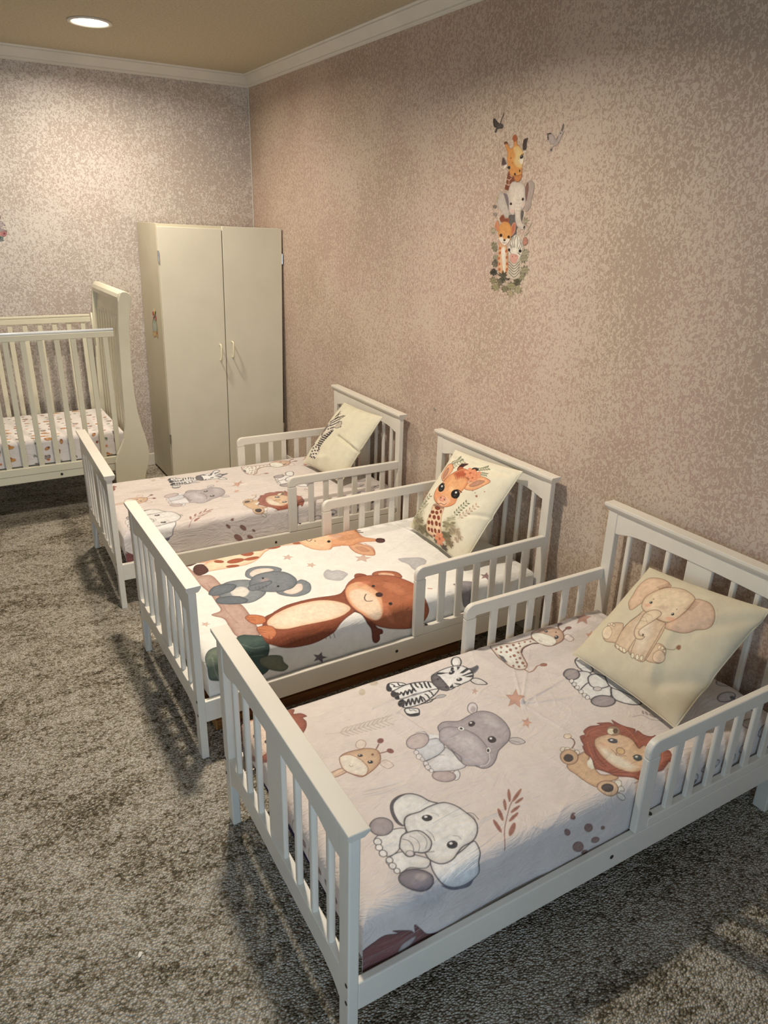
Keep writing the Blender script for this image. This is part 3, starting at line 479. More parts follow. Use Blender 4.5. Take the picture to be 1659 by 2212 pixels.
('F',1,(239,239,239),(208,207,211),9.1,(77,73,77),5.3,1,[-784,-86,-738,-58,-700,-110,-710,-248,-773,-234,-811,-184,-821,-139]),
('F',1,(239,239,239),(208,207,211),7.8,(77,73,77),4.3,1,[-669,70,-667,-20,-665,-108,-697,-194,-724,-118,-751,-40]),
('F',1,(219,211,210),None,9.2,(77,73,77),2.3,1,[-817,-43,-827,-48,-840,-49,-853,-45,-862,-37,-865,-28,-861,-19,-852,-14,-838,-13,-825,-18,-816,-25,-813,-35]),
('F',1,(171,162,165),(140,132,136),9.7,(77,73,77),4.4,1,[-830,125,-858,108,-888,103,-913,111,-926,131,-923,157,-906,182,-878,200,-848,206,-822,197,-809,177,-812,151]),
('F',1,(236,231,229),None,9.4,(77,73,77),2,1,[-905,96,-918,88,-931,88,-935,97,-929,109,-916,117,-903,117,-899,108]),
('F',1,(236,231,229),None,9.3,(77,73,77),1.9,1,[-914,64,-927,56,-940,56,-944,65,-938,77,-925,85,-913,85,-908,76]),
('F',1,(236,231,229),None,9.2,(77,73,77),1.9,1,[-923,30,-936,22,-948,23,-953,31,-947,43,-934,51,-921,51,-916,42]),
('F',1,(236,231,229),None,9.1,(77,73,77),1.9,1,[-932,-11,-945,-19,-958,-18,-962,-10,-956,2,-943,10,-931,9,-926,1]),
('F',1,(236,231,229),None,9,(77,73,77),1.9,1,[-939,-45,-951,-52,-964,-52,-968,-43,-962,-32,-949,-24,-937,-25,-933,-33]),
('F',1,(236,231,229),None,8.9,(77,73,77),1.9,1,[-939,-69,-952,-77,-964,-76,-968,-68,-962,-57,-950,-49,-937,-50,-933,-58]),
('F',1,(171,162,165),(132,125,129),10.4,(77,73,77),4.1,1,[-830,-164,-858,-178,-894,-179,-930,-168,-956,-146,-965,-120,-955,-97,-927,-83,-890,-81,-853,-93,-827,-115,-818,-141]),
('L',1,None,None,0,(158,146,145),2.2,1,[-855,-315,-798,-332,-785,-382,-738,-421]),
('F',1,(163,150,148),None,6.6,None,0,1,[-785,-331,-787,-329,-786,-323,-781,-315,-774,-307,-767,-302,-762,-300,-760,-302,-762,-308,-766,-316,-773,-324,-780,-329]),
('F',1,(163,150,148),None,6.6,None,0,1,[-769,-348,-772,-347,-774,-342,-772,-335,-769,-327,-763,-320,-759,-317,-755,-318,-754,-323,-755,-331,-759,-338,-764,-345]),
('F',1,(163,150,148),None,6.6,None,0,1,[-752,-368,-757,-368,-761,-365,-763,-359,-763,-352,-760,-346,-756,-343,-751,-342,-748,-345,-745,-351,-746,-358,-748,-364]),
('F',1,(163,150,148),None,6.5,None,0,1,[-747,-384,-752,-385,-757,-383,-761,-378,-762,-372,-761,-367,-757,-363,-752,-362,-747,-364,-744,-369,-742,-375,-743,-380]),
('F',1,(239,239,237),(172,167,170),9.1,(80,78,83),3.2,1,[-2384,-239,-2353,-208,-2309,-198,-2260,-210,-2225,-244,-2201,-293,-2172,-328,-2215,-343,-2275,-336,-2330,-321,-2362,-332,-2386,-363,-2404,-340,-2403,-292]),
('F',1,(94,89,97),None,5.4,None,0,1,[-2384,-239,-2353,-208,-2309,-198,-2276,-204,-2327,-212,-2362,-233,-2384,-276,-2392,-327,-2387,-365,-2404,-340,-2403,-292]),
('F',1,(239,239,239),(191,192,199),7.9,(80,78,83),2.8,1,[-2382,-581,-2345,-616,-2251,-608,-2170,-590,-2159,-606,-2173,-651,-2201,-685,-2215,-736,-2264,-756,-2321,-745,-2384,-708,-2407,-669,-2405,-623]),
('F',1,(106,106,121),None,6.2,None,0,1,[-2401,-700,-2321,-745,-2264,-756,-2234,-745,-2257,-781,-2320,-760,-2365,-734]),
('F',1,(236,235,234),(202,201,203),6.6,(80,78,83),2.3,1,[-2534,-361,-2441,-358,-2390,-386,-2446,-438,-2484,-472,-2537,-476,-2552,-432]),
('F',1,(236,235,234),(202,201,203),7.1,(80,78,83),2.2,1,[-2553,-492,-2480,-480,-2429,-522,-2386,-574,-2423,-605,-2485,-571,-2534,-576,-2552,-534]),
('F',1,(171,162,165),(139,132,139),7.8,(80,78,83),2.4,1,[-2432,-344,-2451,-363,-2477,-370,-2504,-363,-2523,-345,-2531,-319,-2525,-293,-2506,-274,-2479,-266,-2452,-273,-2432,-292,-2424,-318]),
('F',1,(236,233,232),None,5,(80,78,83),2.3,1,[-2524,-399,-2532,-404,-2541,-403,-2548,-398,-2552,-389,-2551,-379,-2546,-370,-2538,-366,-2529,-366,-2521,-372,-2518,-381,-2519,-391]),
('F',1,(236,233,232),None,4.9,(80,78,83),2.2,1,[-2536,-429,-2543,-433,-2551,-432,-2557,-427,-2561,-419,-2560,-410,-2555,-402,-2548,-398,-2540,-399,-2533,-404,-2530,-412,-2531,-421]),
('F',1,(236,233,232),None,4.8,(80,78,83),2.2,1,[-2536,-467,-2544,-471,-2552,-470,-2559,-465,-2563,-456,-2562,-447,-2557,-438,-2549,-434,-2541,-435,-2534,-440,-2530,-449,-2531,-459]),
('F',1,(236,233,232),None,4.8,(80,78,83),2.2,1,[-2531,-509,-2538,-513,-2546,-512,-2552,-507,-2555,-500,-2554,-492,-2550,-485,-2543,-481,-2536,-482,-2529,-486,-2526,-494,-2527,-502]),
('F',1,(236,233,232),None,4.7,(80,78,83),2.2,1,[-2535,-541,-2542,-545,-2550,-544,-2556,-539,-2559,-531,-2558,-523,-2554,-516,-2547,-512,-2539,-513,-2533,-518,-2529,-525,-2530,-534]),
('F',1,(236,233,232),None,4.6,(80,78,83),2.1,1,[-2533,-570,-2539,-573,-2545,-572,-2550,-568,-2553,-562,-2552,-555,-2548,-549,-2543,-546,-2536,-547,-2531,-551,-2528,-557,-2529,-564]),
('F',1,(144,137,146),(97,92,101),11.4,(80,78,83),2.7,1,[-2430,-673,-2453,-687,-2486,-687,-2519,-672,-2546,-647,-2558,-618,-2552,-592,-2529,-577,-2496,-577,-2461,-592,-2435,-618,-2423,-647]),
('F',1,(190,180,179),None,4.6,None,0,0.6,[-2438,-647,-2449,-656,-2464,-658,-2479,-653,-2491,-643,-2496,-629,-2493,-617,-2483,-608,-2468,-606,-2452,-611,-2440,-622,-2435,-635]),
('F',1,(236,235,234),(194,190,191),11.1,(80,78,83),3,1,[-2379,-356,-2354,-327,-2321,-322,-2278,-327,-2228,-321,-2173,-324,-2136,-339,-2106,-379,-2090,-437,-2085,-495,-2110,-548,-2160,-585,-2221,-591,-2257,-604,-2297,-623,-2341,-624,-2371,-604,-2387,-566,-2382,-515,-2391,-448,-2392,-399]),
('F',1,(231,229,227),(185,180,181),6.6,(80,78,83),2.9,1,[-2454,-440,-2424,-408,-2386,-405,-2345,-417,-2326,-449,-2325,-496,-2356,-530,-2392,-531,-2419,-513,-2436,-526,-2462,-516,-2466,-485,-2467,-461]),
('L',1,None,None,0,(80,78,83),1.7,1,[-2430,-426,-2412,-447,-2411,-479,-2427,-511]),
('L',1,None,None,0,(135,130,132),1.2,1,[-2394,-425,-2378,-455,-2382,-489,-2403,-514]),
('L',1,None,None,0,(135,130,132),1.3,1,[-2349,-422,-2338,-461,-2346,-494,-2370,-517]),
('L',1,None,None,0,(135,130,132),1.3,1,[-2310,-433,-2301,-467,-2311,-502]),
('L',1,None,None,0,(80,78,83),1.6,1,[-2424,-508,-2391,-529,-2346,-547]),
('F',1,(219,213,213),None,4.8,(80,78,83),1.4,1,[-2429,-515,-2435,-521,-2443,-522,-2452,-520,-2458,-514,-2461,-506,-2459,-499,-2453,-493,-2445,-492,-2436,-494,-2429,-500,-2427,-508]),
('F',1,(55,53,58),None,5.3,None,0,1,[-2247,-387,-2255,-394,-2267,-395,-2279,-392,-2288,-384,-2292,-373,-2290,-363,-2281,-356,-2270,-355,-2257,-358,-2248,-366,-2244,-377]),
('F',1,(239,239,239),None,5.3,None,0,1,[-2263,-370,-2267,-372,-2273,-371,-2277,-367,-2276,-363,-2272,-360,-2266,-361,-2263,-365]),
('F',1,(53,53,60),None,5,None,0,1,[-2235,-570,-2244,-578,-2257,-580,-2269,-576,-2278,-568,-2281,-557,-2278,-547,-2268,-539,-2256,-537,-2243,-540,-2234,-549,-2231,-560]),
('F',1,(239,239,239),None,5,None,0,1,[-2251,-553,-2255,-556,-2261,-555,-2264,-551,-2264,-546,-2259,-543,-2253,-544,-2250,-548]),
('L',1,None,None,0,(172,167,170),1.3,1,[-2234,-358,-2217,-374,-2215,-392]),
('L',1,None,None,0,(147,142,144),1.3,1,[-2224,-520,-2207,-534,-2206,-555]),
('L',1,None,None,0,(80,78,83),1.8,1,[-2090,-437,-2066,-457,-2067,-499]),
('L',1,None,None,0,(80,78,83),1.3,1,[-2090,-444,-2077,-465,-2082,-496]),
('L',1,None,None,0,(154,107,94),2.2,1,[-2061,-687,-2009,-614,-1930,-539,-1858,-484,-1775,-446]),
('F',1,(154,107,94),(181,138,123),2.9,None,0,1,[-1838,-451,-1852,-468,-1864,-480,-1871,-483,-1871,-477,-1865,-463,-1854,-445,-1840,-427,-1828,-415,-1820,-412,-1820,-418,-1827,-433]),
('F',1,(154,107,94),(181,138,123),2.9,None,0,1,[-1809,-473,-1832,-483,-1849,-487,-1856,-486,-1851,-479,-1835,-467,-1813,-455,-1790,-446,-1772,-441,-1765,-442,-1771,-450,-1787,-461]),
('F',1,(154,107,94),(181,138,123),2.8,None,0,1,[-1893,-487,-1905,-502,-1915,-513,-1921,-516,-1923,-510,-1918,-498,-1909,-482,-1898,-466,-1887,-456,-1881,-453,-1879,-458,-1884,-471]),
('F',1,(154,107,94),(181,138,123),2.8,None,0,1,[-1826,-504,-1840,-506,-1851,-504,-1854,-501,-1849,-496,-1838,-492,-1823,-488,-1808,-487,-1798,-488,-1795,-491,-1800,-496,-1811,-501]),
('F',1,(154,107,94),(181,138,123),2.7,None,0,1,[-1949,-524,-1957,-542,-1966,-556,-1973,-560,-1977,-555,-1975,-541,-1970,-523,-1961,-504,-1952,-491,-1945,-486,-1941,-491,-1943,-505]),
('F',1,(154,107,94),(181,138,123),2.8,None,0,1,[-1877,-539,-1894,-541,-1906,-541,-1911,-537,-1905,-532,-1893,-526,-1875,-521,-1858,-519,-1846,-519,-1841,-523,-1847,-528,-1860,-534]),
('F',1,(154,107,94),(181,138,123),2.7,None,0,1,[-1915,-574,-1933,-578,-1947,-579,-1952,-577,-1948,-570,-1934,-563,-1915,-556,-1896,-551,-1882,-550,-1877,-553,-1882,-559,-1896,-567]),
('F',1,(154,107,94),(181,138,123),2.6,None,0,1,[-2005,-571,-2010,-591,-2017,-606,-2023,-612,-2027,-608,-2029,-593,-2026,-573,-2021,-552,-2014,-537,-2007,-531,-2003,-536,-2002,-550]),
('F',1,(154,107,94),(181,138,123),2.6,None,0,1,[-1962,-630,-1981,-641,-1997,-646,-2005,-644,-2003,-636,-1993,-623,-1975,-609,-1956,-598,-1940,-592,-1932,-594,-1934,-603,-1945,-616]),
('F',1,(147,111,102),(119,88,84),4.7,None,0,1,[-1648,-681,-1645,-692,-1648,-700,-1657,-702,-1668,-698,-1680,-688,-1676,-690,-1669,-682,-1659,-676,-1649,-675,-1641,-678,-1638,-685]),
('F',1,(147,111,102),(119,88,84),5,None,0,1,[-1533,-792,-1529,-808,-1533,-819,-1545,-821,-1561,-815,-1576,-801,-1588,-784,-1592,-768,-1587,-758,-1576,-755,-1560,-762,-1544,-775]),
('F',1,(147,111,102),(119,88,84),4.8,None,0,1,[-1683,-750,-1680,-762,-1683,-770,-1690,-772,-1701,-768,-1711,-758,-1719,-745,-1722,-733,-1720,-725,-1712,-723,-1702,-728,-1691,-738]),
('F',1,(147,111,102),(119,88,84),5.2,None,0,1,[-1443,-841,-1442,-851,-1449,-854,-1462,-848,-1471,-836,-1472,-826,-1465,-823,-1452,-829]),
('F',1,(147,111,102),(119,88,84),5.2,None,0,1,[-1468,-901,-1466,-913,-1473,-920,-1485,-921,-1501,-915,-1515,-905,-1525,-892,-1526,-881,-1520,-874,-1508,-873,-1492,-879,-1478,-889]),
('F',1,(147,111,102),(119,88,84),5,None,0,1,[-1577,-886,-1572,-906,-1578,-920,-1594,-922,-1614,-913,-1634,-896,-1648,-875,-1653,-855,-1646,-842,-1631,-839,-1611,-848,-1591,-865]),
('F',1,(147,111,102),(119,88,84),5.1,None,0,1,[-1541,-944,-1539,-953,-1544,-958,-1554,-958,-1566,-954,-1576,-946,-1583,-937,-1584,-929,-1579,-924,-1570,-923,-1558,-928,-1547,-935]),
('F',1,(126,74,74),(94,49,52),9.9,(75,43,44),1.5,1,[-2824,-841,-2794,-836,-2733,-823,-2680,-810,-2616,-835,-2641,-806,-2559,-855,-2531,-888,-2535,-837,-2499,-888,-2468,-933,-2419,-953,-2357,-982,-2418,-979,-2512,-970,-2595,-966,-2691,-967,-2800,-958]),
('F',1,(189,178,176),(99,92,95),5.1,None,0,1,[-2612,-950,-2597,-916,-2556,-907,-2523,-913,-2538,-938,-2571,-957]),
('L',1,None,None,0,(192,180,172),1.7,1,[-2424,372,-2356,351,-2220,324,-2046,312]),
('L',1,None,None,0,(192,180,172),3.9,0.8,[-2348,347,-2321,366,-2296,371]),
('L',1,None,None,0,(192,180,172),3.9,0.8,[-2348,347,-2338,320,-2321,299]),
('L',1,None,None,0,(192,180,172),3.9,0.8,[-2323,344,-2296,362,-2271,368]),
('L',1,None,None,0,(192,180,172),3.9,0.8,[-2323,344,-2313,317,-2297,296]),
('L',1,None,None,0,(192,180,172),3.9,0.8,[-2298,340,-2270,359,-2245,365]),
('L',1,None,None,0,(192,180,172),3.9,0.8,[-2298,340,-2288,314,-2271,292]),
('L',1,None,None,0,(192,180,172),4,0.8,[-2273,337,-2245,356,-2219,361]),
('L',1,None,None,0,(192,180,172),3.9,0.8,[-2273,337,-2263,310,-2246,289]),
('L',1,None,None,0,(192,180,172),4,0.8,[-2247,334,-2219,353,-2194,358]),
('L',1,None,None,0,(192,180,172),3.9,0.8,[-2247,334,-2238,307,-2221,286]),
('L',1,None,None,0,(192,180,172),4,0.8,[-2222,331,-2193,350,-2168,355]),
('L',1,None,None,0,(192,180,172),3.9,0.8,[-2222,331,-2212,304,-2195,283]),
('L',1,None,None,0,(192,180,172),4,0.8,[-2196,327,-2167,347,-2141,352]),
('L',1,None,None,0,(192,180,172),3.9,0.8,[-2196,327,-2186,301,-2170,279]),
('L',1,None,None,0,(192,180,172),4,0.8,[-2170,324,-2141,343,-2115,349]),
('L',1,None,None,0,(192,180,172),4,0.8,[-2170,324,-2161,297,-2144,276]),
('L',1,None,None,0,(192,180,172),4,0.8,[-2144,321,-2115,340,-2089,345]),
('L',1,None,None,0,(192,180,172),4,0.8,[-2144,321,-2135,294,-2118,273]),
('L',1,None,None,0,(192,180,172),4.1,0.8,[-2118,318,-2089,337,-2062,342]),
('L',1,None,None,0,(192,180,172),4,0.8,[-2118,318,-2109,291,-2092,269]),
('L',1,None,None,0,(192,180,172),4.1,0.8,[-2092,314,-2062,333,-2036,339]),
('L',1,None,None,0,(192,180,172),4,0.8,[-2092,314,-2083,287,-2066,266]),
('F',1,(201,189,171),None,7.8,None,0,1,[-1952,639,-1962,627,-1976,623,-1990,626,-2000,636,-2004,650,-2000,664,-1990,676,-1975,680,-1961,677,-1951,668,-1948,653]),
('F',1,(201,189,171),None,7.6,None,0,1,[-2062,595,-2072,583,-2083,576,-2094,577,-2100,585,-2101,598,-2096,613,-2086,626,-2074,633,-2064,632,-2057,624,-2057,610]),
('F',1,(201,189,171),None,7.9,None,0,1,[-1967,688,-1971,685,-1977,684,-1985,686,-1990,691,-1993,697,-1993,702,-1989,705,-1982,706,-1975,704,-1969,699,-1966,693]),
('F',1,(201,189,171),None,7.7,None,0,1,[-2089,651,-2093,648,-2100,648,-2109,651,-2116,656,-2120,662,-2119,668,-2115,671,-2108,671,-2100,668,-2093,663,-2089,657]),
('F',1,(228,202,180),(164,127,105),4.4,(129,87,70),1.7,1,[-2579,81,-2510,95,-2465,93,-2455,62,-2515,54,-2568,61]),
('L',1,None,None,0,(129,87,70),3.6,1,[-2245,141,-2216,167]),
('F',1,(135,88,83),None,7.4,None,0,1,[-2175,187,-2180,177,-2189,170,-2200,168,-2209,171,-2214,178,-2213,187,-2208,197,-2199,204,-2189,206,-2180,203,-2175,196]),
('L',1,None,None,0,(129,87,70),3.5,1,[-2243,101,-2203,98]),
('F',1,(135,88,83),None,7.1,None,0,1,[-2176,79,-2184,74,-2193,74,-2200,80,-2205,89,-2206,100,-2201,109,-2194,114,-2185,113,-2177,108,-2172,98,-2172,87]),
('F',1,(230,216,207),None,7.3,(166,139,124),1.8,1,[-2270,209,-2279,193,-2292,181,-2308,177,-2321,181,-2329,193,-2329,209,-2321,225,-2307,237,-2291,242,-2278,238,-2270,225]),
('F',1,(227,213,207),None,6.8,(166,139,124),1.7,1,[-2285,33,-2245,45,-2228,-7,-2269,-15]),
('F',1,(216,186,157),(163,125,100),9.2,(129,87,70),2,1,[-2452,154,-2428,180,-2390,187,-2339,180,-2282,165,-2246,130,-2255,79,-2289,35,-2349,4,-2408,-8,-2441,28,-2465,82]),
('F',1,(239,232,220),(216,189,170),5.7,(129,87,70),1.4,1,[-2452,154,-2428,176,-2387,163,-2359,112,-2354,33,-2393,-4,-2433,24,-2465,82]),
('F',1,(49,44,45),None,7,None,0,1,[-2332,127,-2336,123,-2343,122,-2350,124,-2355,129,-2358,135,-2357,140,-2353,144,-2346,146,-2339,143,-2334,139,-2331,133]),
('F',1,(239,239,239),None,7,None,0,1,[-2342,137,-2344,135,-2348,136,-2350,138,-2350,141,-2347,142,-2344,142,-2342,139]),
('F',1,(49,44,45),None,6.9,None,0,1,[-2310,59,-2315,54,-2321,53,-2328,55,-2334,60,-2336,66,-2335,72,-2330,77,-2323,78,-2316,76,-2311,71,-2309,65]),
('F',1,(239,239,239),None,6.9,None,0,1,[-2320,69,-2322,67,-2325,68,-2327,70,-2327,73,-2325,75,-2322,74,-2319,72]),
('F',1,(129,87,70),None,7,None,0,1,[-2278,107,-2282,103,-2288,103,-2292,108,-2291,114,-2286,118,-2280,118,-2277,113]),
('L',1,None,None,0,(129,87,70),1.4,1,[-2426,97,-2424,81,-2412,84]),
('F',1,(160,93,73),(119,63,54),12.8,(119,63,54),1.9,1,[-2768,729,-2655,742,-2537,756,-2512,681,-2489,644,-2508,611,-2470,596,-2451,558,-2477,554,-2474,516,-2502,461,-2584,386,-2669,334,-2776,345,-2983,665,-3017,889]),
('F',1,(235,214,197),(207,170,148),9.9,None,0,1,[-2861,707,-2740,659,-2678,626,-2662,529,-2706,419,-2795,415,-2940,659]),
('F',1,(55,46,47),None,7.5,None,0,1,[-2751,543,-2757,537,-2764,537,-2769,543,-2769,553,-2763,559,-2756,559,-2751,553]),
('F',1,(55,46,47),None,7.3,None,0,1,[-2717,458,-2722,451,-2730,451,-2734,458,-2734,467,-2728,473,-2721,473,-2716,467]),
('F',1,(129,93,77),None,6,None,0,1,[-2832,-600,-2835,-586,-2844,-577,-2856,-577,-2865,-586,-2868,-600,-2865,-614,-2856,-623,-2844,-623,-2835,-614]),
('F',1,(129,93,77),None,6,None,0,1,[-2884,-524,-2887,-510,-2896,-501,-2908,-501,-2917,-510,-2920,-524,-2917,-538,-2908,-547,-2896,-547,-2887,-538]),
('F',1,(129,93,77),None,6,None,0,1,[-2876,-448,-2879,-434,-2888,-425,-2900,-425,-2909,-434,-2912,-448,-2909,-462,-2900,-471,-2888,-471,-2879,-462]),
('F',1,(129,93,77),None,6,None,0,1,[-2868,-372,-2871,-358,-2880,-349,-2892,-349,-2901,-358,-2904,-372,-2901,-386,-2892,-395,-2880,-395,-2871,-386]),
('F',1,(129,93,77),None,6,None,0,1,[-2860,-296,-2863,-282,-2872,-273,-2884,-273,-2893,-282,-2896,-296,-2893,-310,-2884,-319,-2872,-319,-2863,-310]),
('F',1,(129,93,77),None,6,None,0,1,[-2852,-220,-2855,-206,-2864,-197,-2876,-197,-2885,-206,-2888,-220,-2885,-234,-2876,-243,-2864,-243,-2855,-234]),
('F',1,(129,93,77),None,6,None,0,1,[-2844,-144,-2847,-130,-2856,-121,-2868,-121,-2877,-130,-2880,-144,-2877,-158,-2868,-167,-2856,-167,-2847,-158]),
('F',1,(129,93,77),None,6,None,0,1,[-2836,-68,-2839,-54,-2848,-45,-2860,-45,-2869,-54,-2872,-68,-2869,-82,-2860,-91,-2848,-91,-2839,-82]),
('F',1,(129,93,77),None,6,None,0,1,[-2888,8,-2891,22,-2900,31,-2912,31,-2921,22,-2924,8,-2921,-6,-2912,-15,-2900,-15,-2891,-6]),
('F',1,(129,93,77),None,6,None,0,1,[-2880,84,-2883,98,-2892,107,-2904,107,-2913,98,-2916,84,-2913,70,-2904,61,-2892,61,-2883,70]),
('F',1,(129,93,77),None,6,None,0,1,[-2872,160,-2875,174,-2884,183,-2896,183,-2905,174,-2908,160,-2905,146,-2896,137,-2884,137,-2875,146]),
('F',1,(129,93,77),None,6,None,0,1,[-2864,236,-2867,250,-2876,259,-2888,259,-2897,250,-2900,236,-2897,222,-2888,213,-2876,213,-2867,222]),
('F',1,(239,225,210),(164,128,110),6,(119,87,74),2,1,[-2820,120,-2831,136,-2861,147,-2899,147,-2929,136,-2940,120,-2929,104,-2899,93,-2861,93,-2831,104]),
('F',1,(239,225,210),(164,128,110),6,(119,87,74),2,1,[-2820,-40,-2831,-24,-2861,-13,-2899,-13,-2929,-24,-2940,-40,-2929,-56,-2899,-67,-2861,-67,-2831,-56]),
('F',1,(239,225,210),(164,128,110),6,(119,87,74),2,1,[-2820,-220,-2831,-204,-2861,-193,-2899,-193,-2929,-204,-2940,-220,-2929,-236,-2899,-247,-2861,-247,-2831,-236]),
('F',1,(213,204,205),(134,127,132),6,(88,82,88),2.5,1,[-128,-160,-138,-142,-164,-131,-196,-131,-222,-142,-232,-160,-222,-178,-196,-189,-164,-189,-138,-178]),
('F',1,(99,92,97),None,6,None,0,1,[-134,-180,-137,-172,-146,-167,-158,-167,-167,-172,-170,-180,-167,-188,-158,-193,-146,-193,-137,-188]),
('F',1,(213,204,205),(134,127,132),6,(88,82,88),2.5,1,[-58,-360,-70,-338,-101,-324,-139,-324,-170,-338,-182,-360,-170,-382,-139,-396,-101,-396,-70,-382]),
('F',1,(99,92,97),None,6,None,0,1,[-74,-380,-77,-372,-86,-367,-98,-367,-107,-372,-110,-380,-107,-388,-98,-393,-86,-393,-77,-388]),
('F',1,(213,204,205),(134,127,132),6,(88,82,88),2.5,1,[-168,-460,-182,-442,-218,-431,-262,-431,-298,-442,-312,-460,-298,-478,-262,-489,-218,-489,-182,-478]),
('F',1,(99,92,97),None,6,None,0,1,[-194,-480,-197,-472,-206,-467,-218,-467,-227,-472,-230,-480,-227,-488,-218,-493,-206,-493,-197,-488]),
('F',1,(213,204,205),(134,127,132),6,(88,82,88),2.5,1,[-88,-580,-98,-558,-124,-544,-156,-544,-182,-558,-192,-580,-182,-602,-156,-616,-124,-616,-98,-602]),
('F',1,(99,92,97),None,6,None,0,1,[-94,-600,-97,-592,-106,-587,-118,-587,-127,-592,-130,-600,-127,-608,-118,-613,-106,-613,-97,-608]),
('F',1,(213,204,205),(134,127,132),6,(88,82,88),2.5,1,[-238,-660,-250,-642,-281,-631,-319,-631,-350,-642,-362,-660,-350,-678,-319,-689,-281,-689,-250,-678]),
('F',1,(99,92,97),None,6,None,0,1,[-254,-680,-257,-672,-266,-667,-278,-667,-287,-672,-290,-680,-287,-688,-278,-693,-266,-693,-257,-688]),
('F',1,(213,204,205),(134,127,132),6,(88,82,88),2.5,1,[-128,-740,-142,-718,-178,-704,-222,-704,-258,-718,-272,-740,-258,-762,-222,-776,-178,-776,-142,-762]),
('F',1,(99,92,97),None,6,None,0,1,[-154,-760,-157,-752,-166,-747,-178,-747,-187,-752,-190,-760,-187,-768,-178,-773,-166,-773,-157,-768]),
('F',1,(213,204,205),(134,127,132),6,(88,82,88),2.5,1,[-308,-800,-318,-782,-344,-771,-376,-771,-402,-782,-412,-800,-402,-818,-376,-829,-344,-829,-318,-818]),
('F',1,(99,92,97),None,6,None,0,1,[-314,-820,-317,-812,-326,-807,-338,-807,-347,-812,-350,-820,-347,-828,-338,-833,-326,-833,-317,-828]),
('F',1,(213,204,205),(134,127,132),6,(88,82,88),2.5,1,[-438,-830,-450,-808,-481,-794,-519,-794,-550,-808,-562,-830,-550,-852,-519,-866,-481,-866,-450,-852]),
('F',1,(99,92,97),None,6,None,0,1,[-454,-850,-457,-842,-466,-837,-478,-837,-487,-842,-490,-850,-487,-858,-478,-863,-466,-863,-457,-858]),
('F',1,(213,204,205),(134,127,132),6,(88,82,88),2.5,1,[-588,-800,-602,-782,-638,-771,-682,-771,-718,-782,-732,-800,-718,-818,-682,-829,-638,-829,-602,-818]),
('F',1,(99,92,97),None,6,None,0,1,[-614,-820,-617,-812,-626,-807,-638,-807,-647,-812,-650,-820,-647,-828,-638,-833,-626,-833,-617,-828]),
('F',1,(213,204,205),(134,127,132),6,(88,82,88),2.5,1,[-748,-840,-758,-818,-784,-804,-816,-804,-842,-818,-852,-840,-842,-862,-816,-876,-784,-876,-758,-862]),
('F',1,(99,92,97),None,6,None,0,1,[-754,-860,-757,-852,-766,-847,-778,-847,-787,-852,-790,-860,-787,-868,-778,-873,-766,-873,-757,-868]),
('F',1,(213,204,205),(134,127,132),6,(88,82,88),2.5,1,[-58,80,-70,98,-101,109,-139,109,-170,98,-182,80,-170,62,-139,51,-101,51,-70,62]),
('F',1,(99,92,97),None,6,None,0,1,[-74,60,-77,68,-86,73,-98,73,-107,68,-110,60,-107,52,-98,47,-86,47,-77,52]),
('F',1,(213,204,205),(134,127,132),6,(88,82,88),2.5,1,[-108,300,-122,322,-158,336,-202,336,-238,322,-252,300,-238,278,-202,264,-158,264,-122,278]),
('F',1,(99,92,97),None,6,None,0,1,[-134,280,-137,288,-146,293,-158,293,-167,288,-170,280,-167,272,-158,267,-146,267,-137,272]),
]
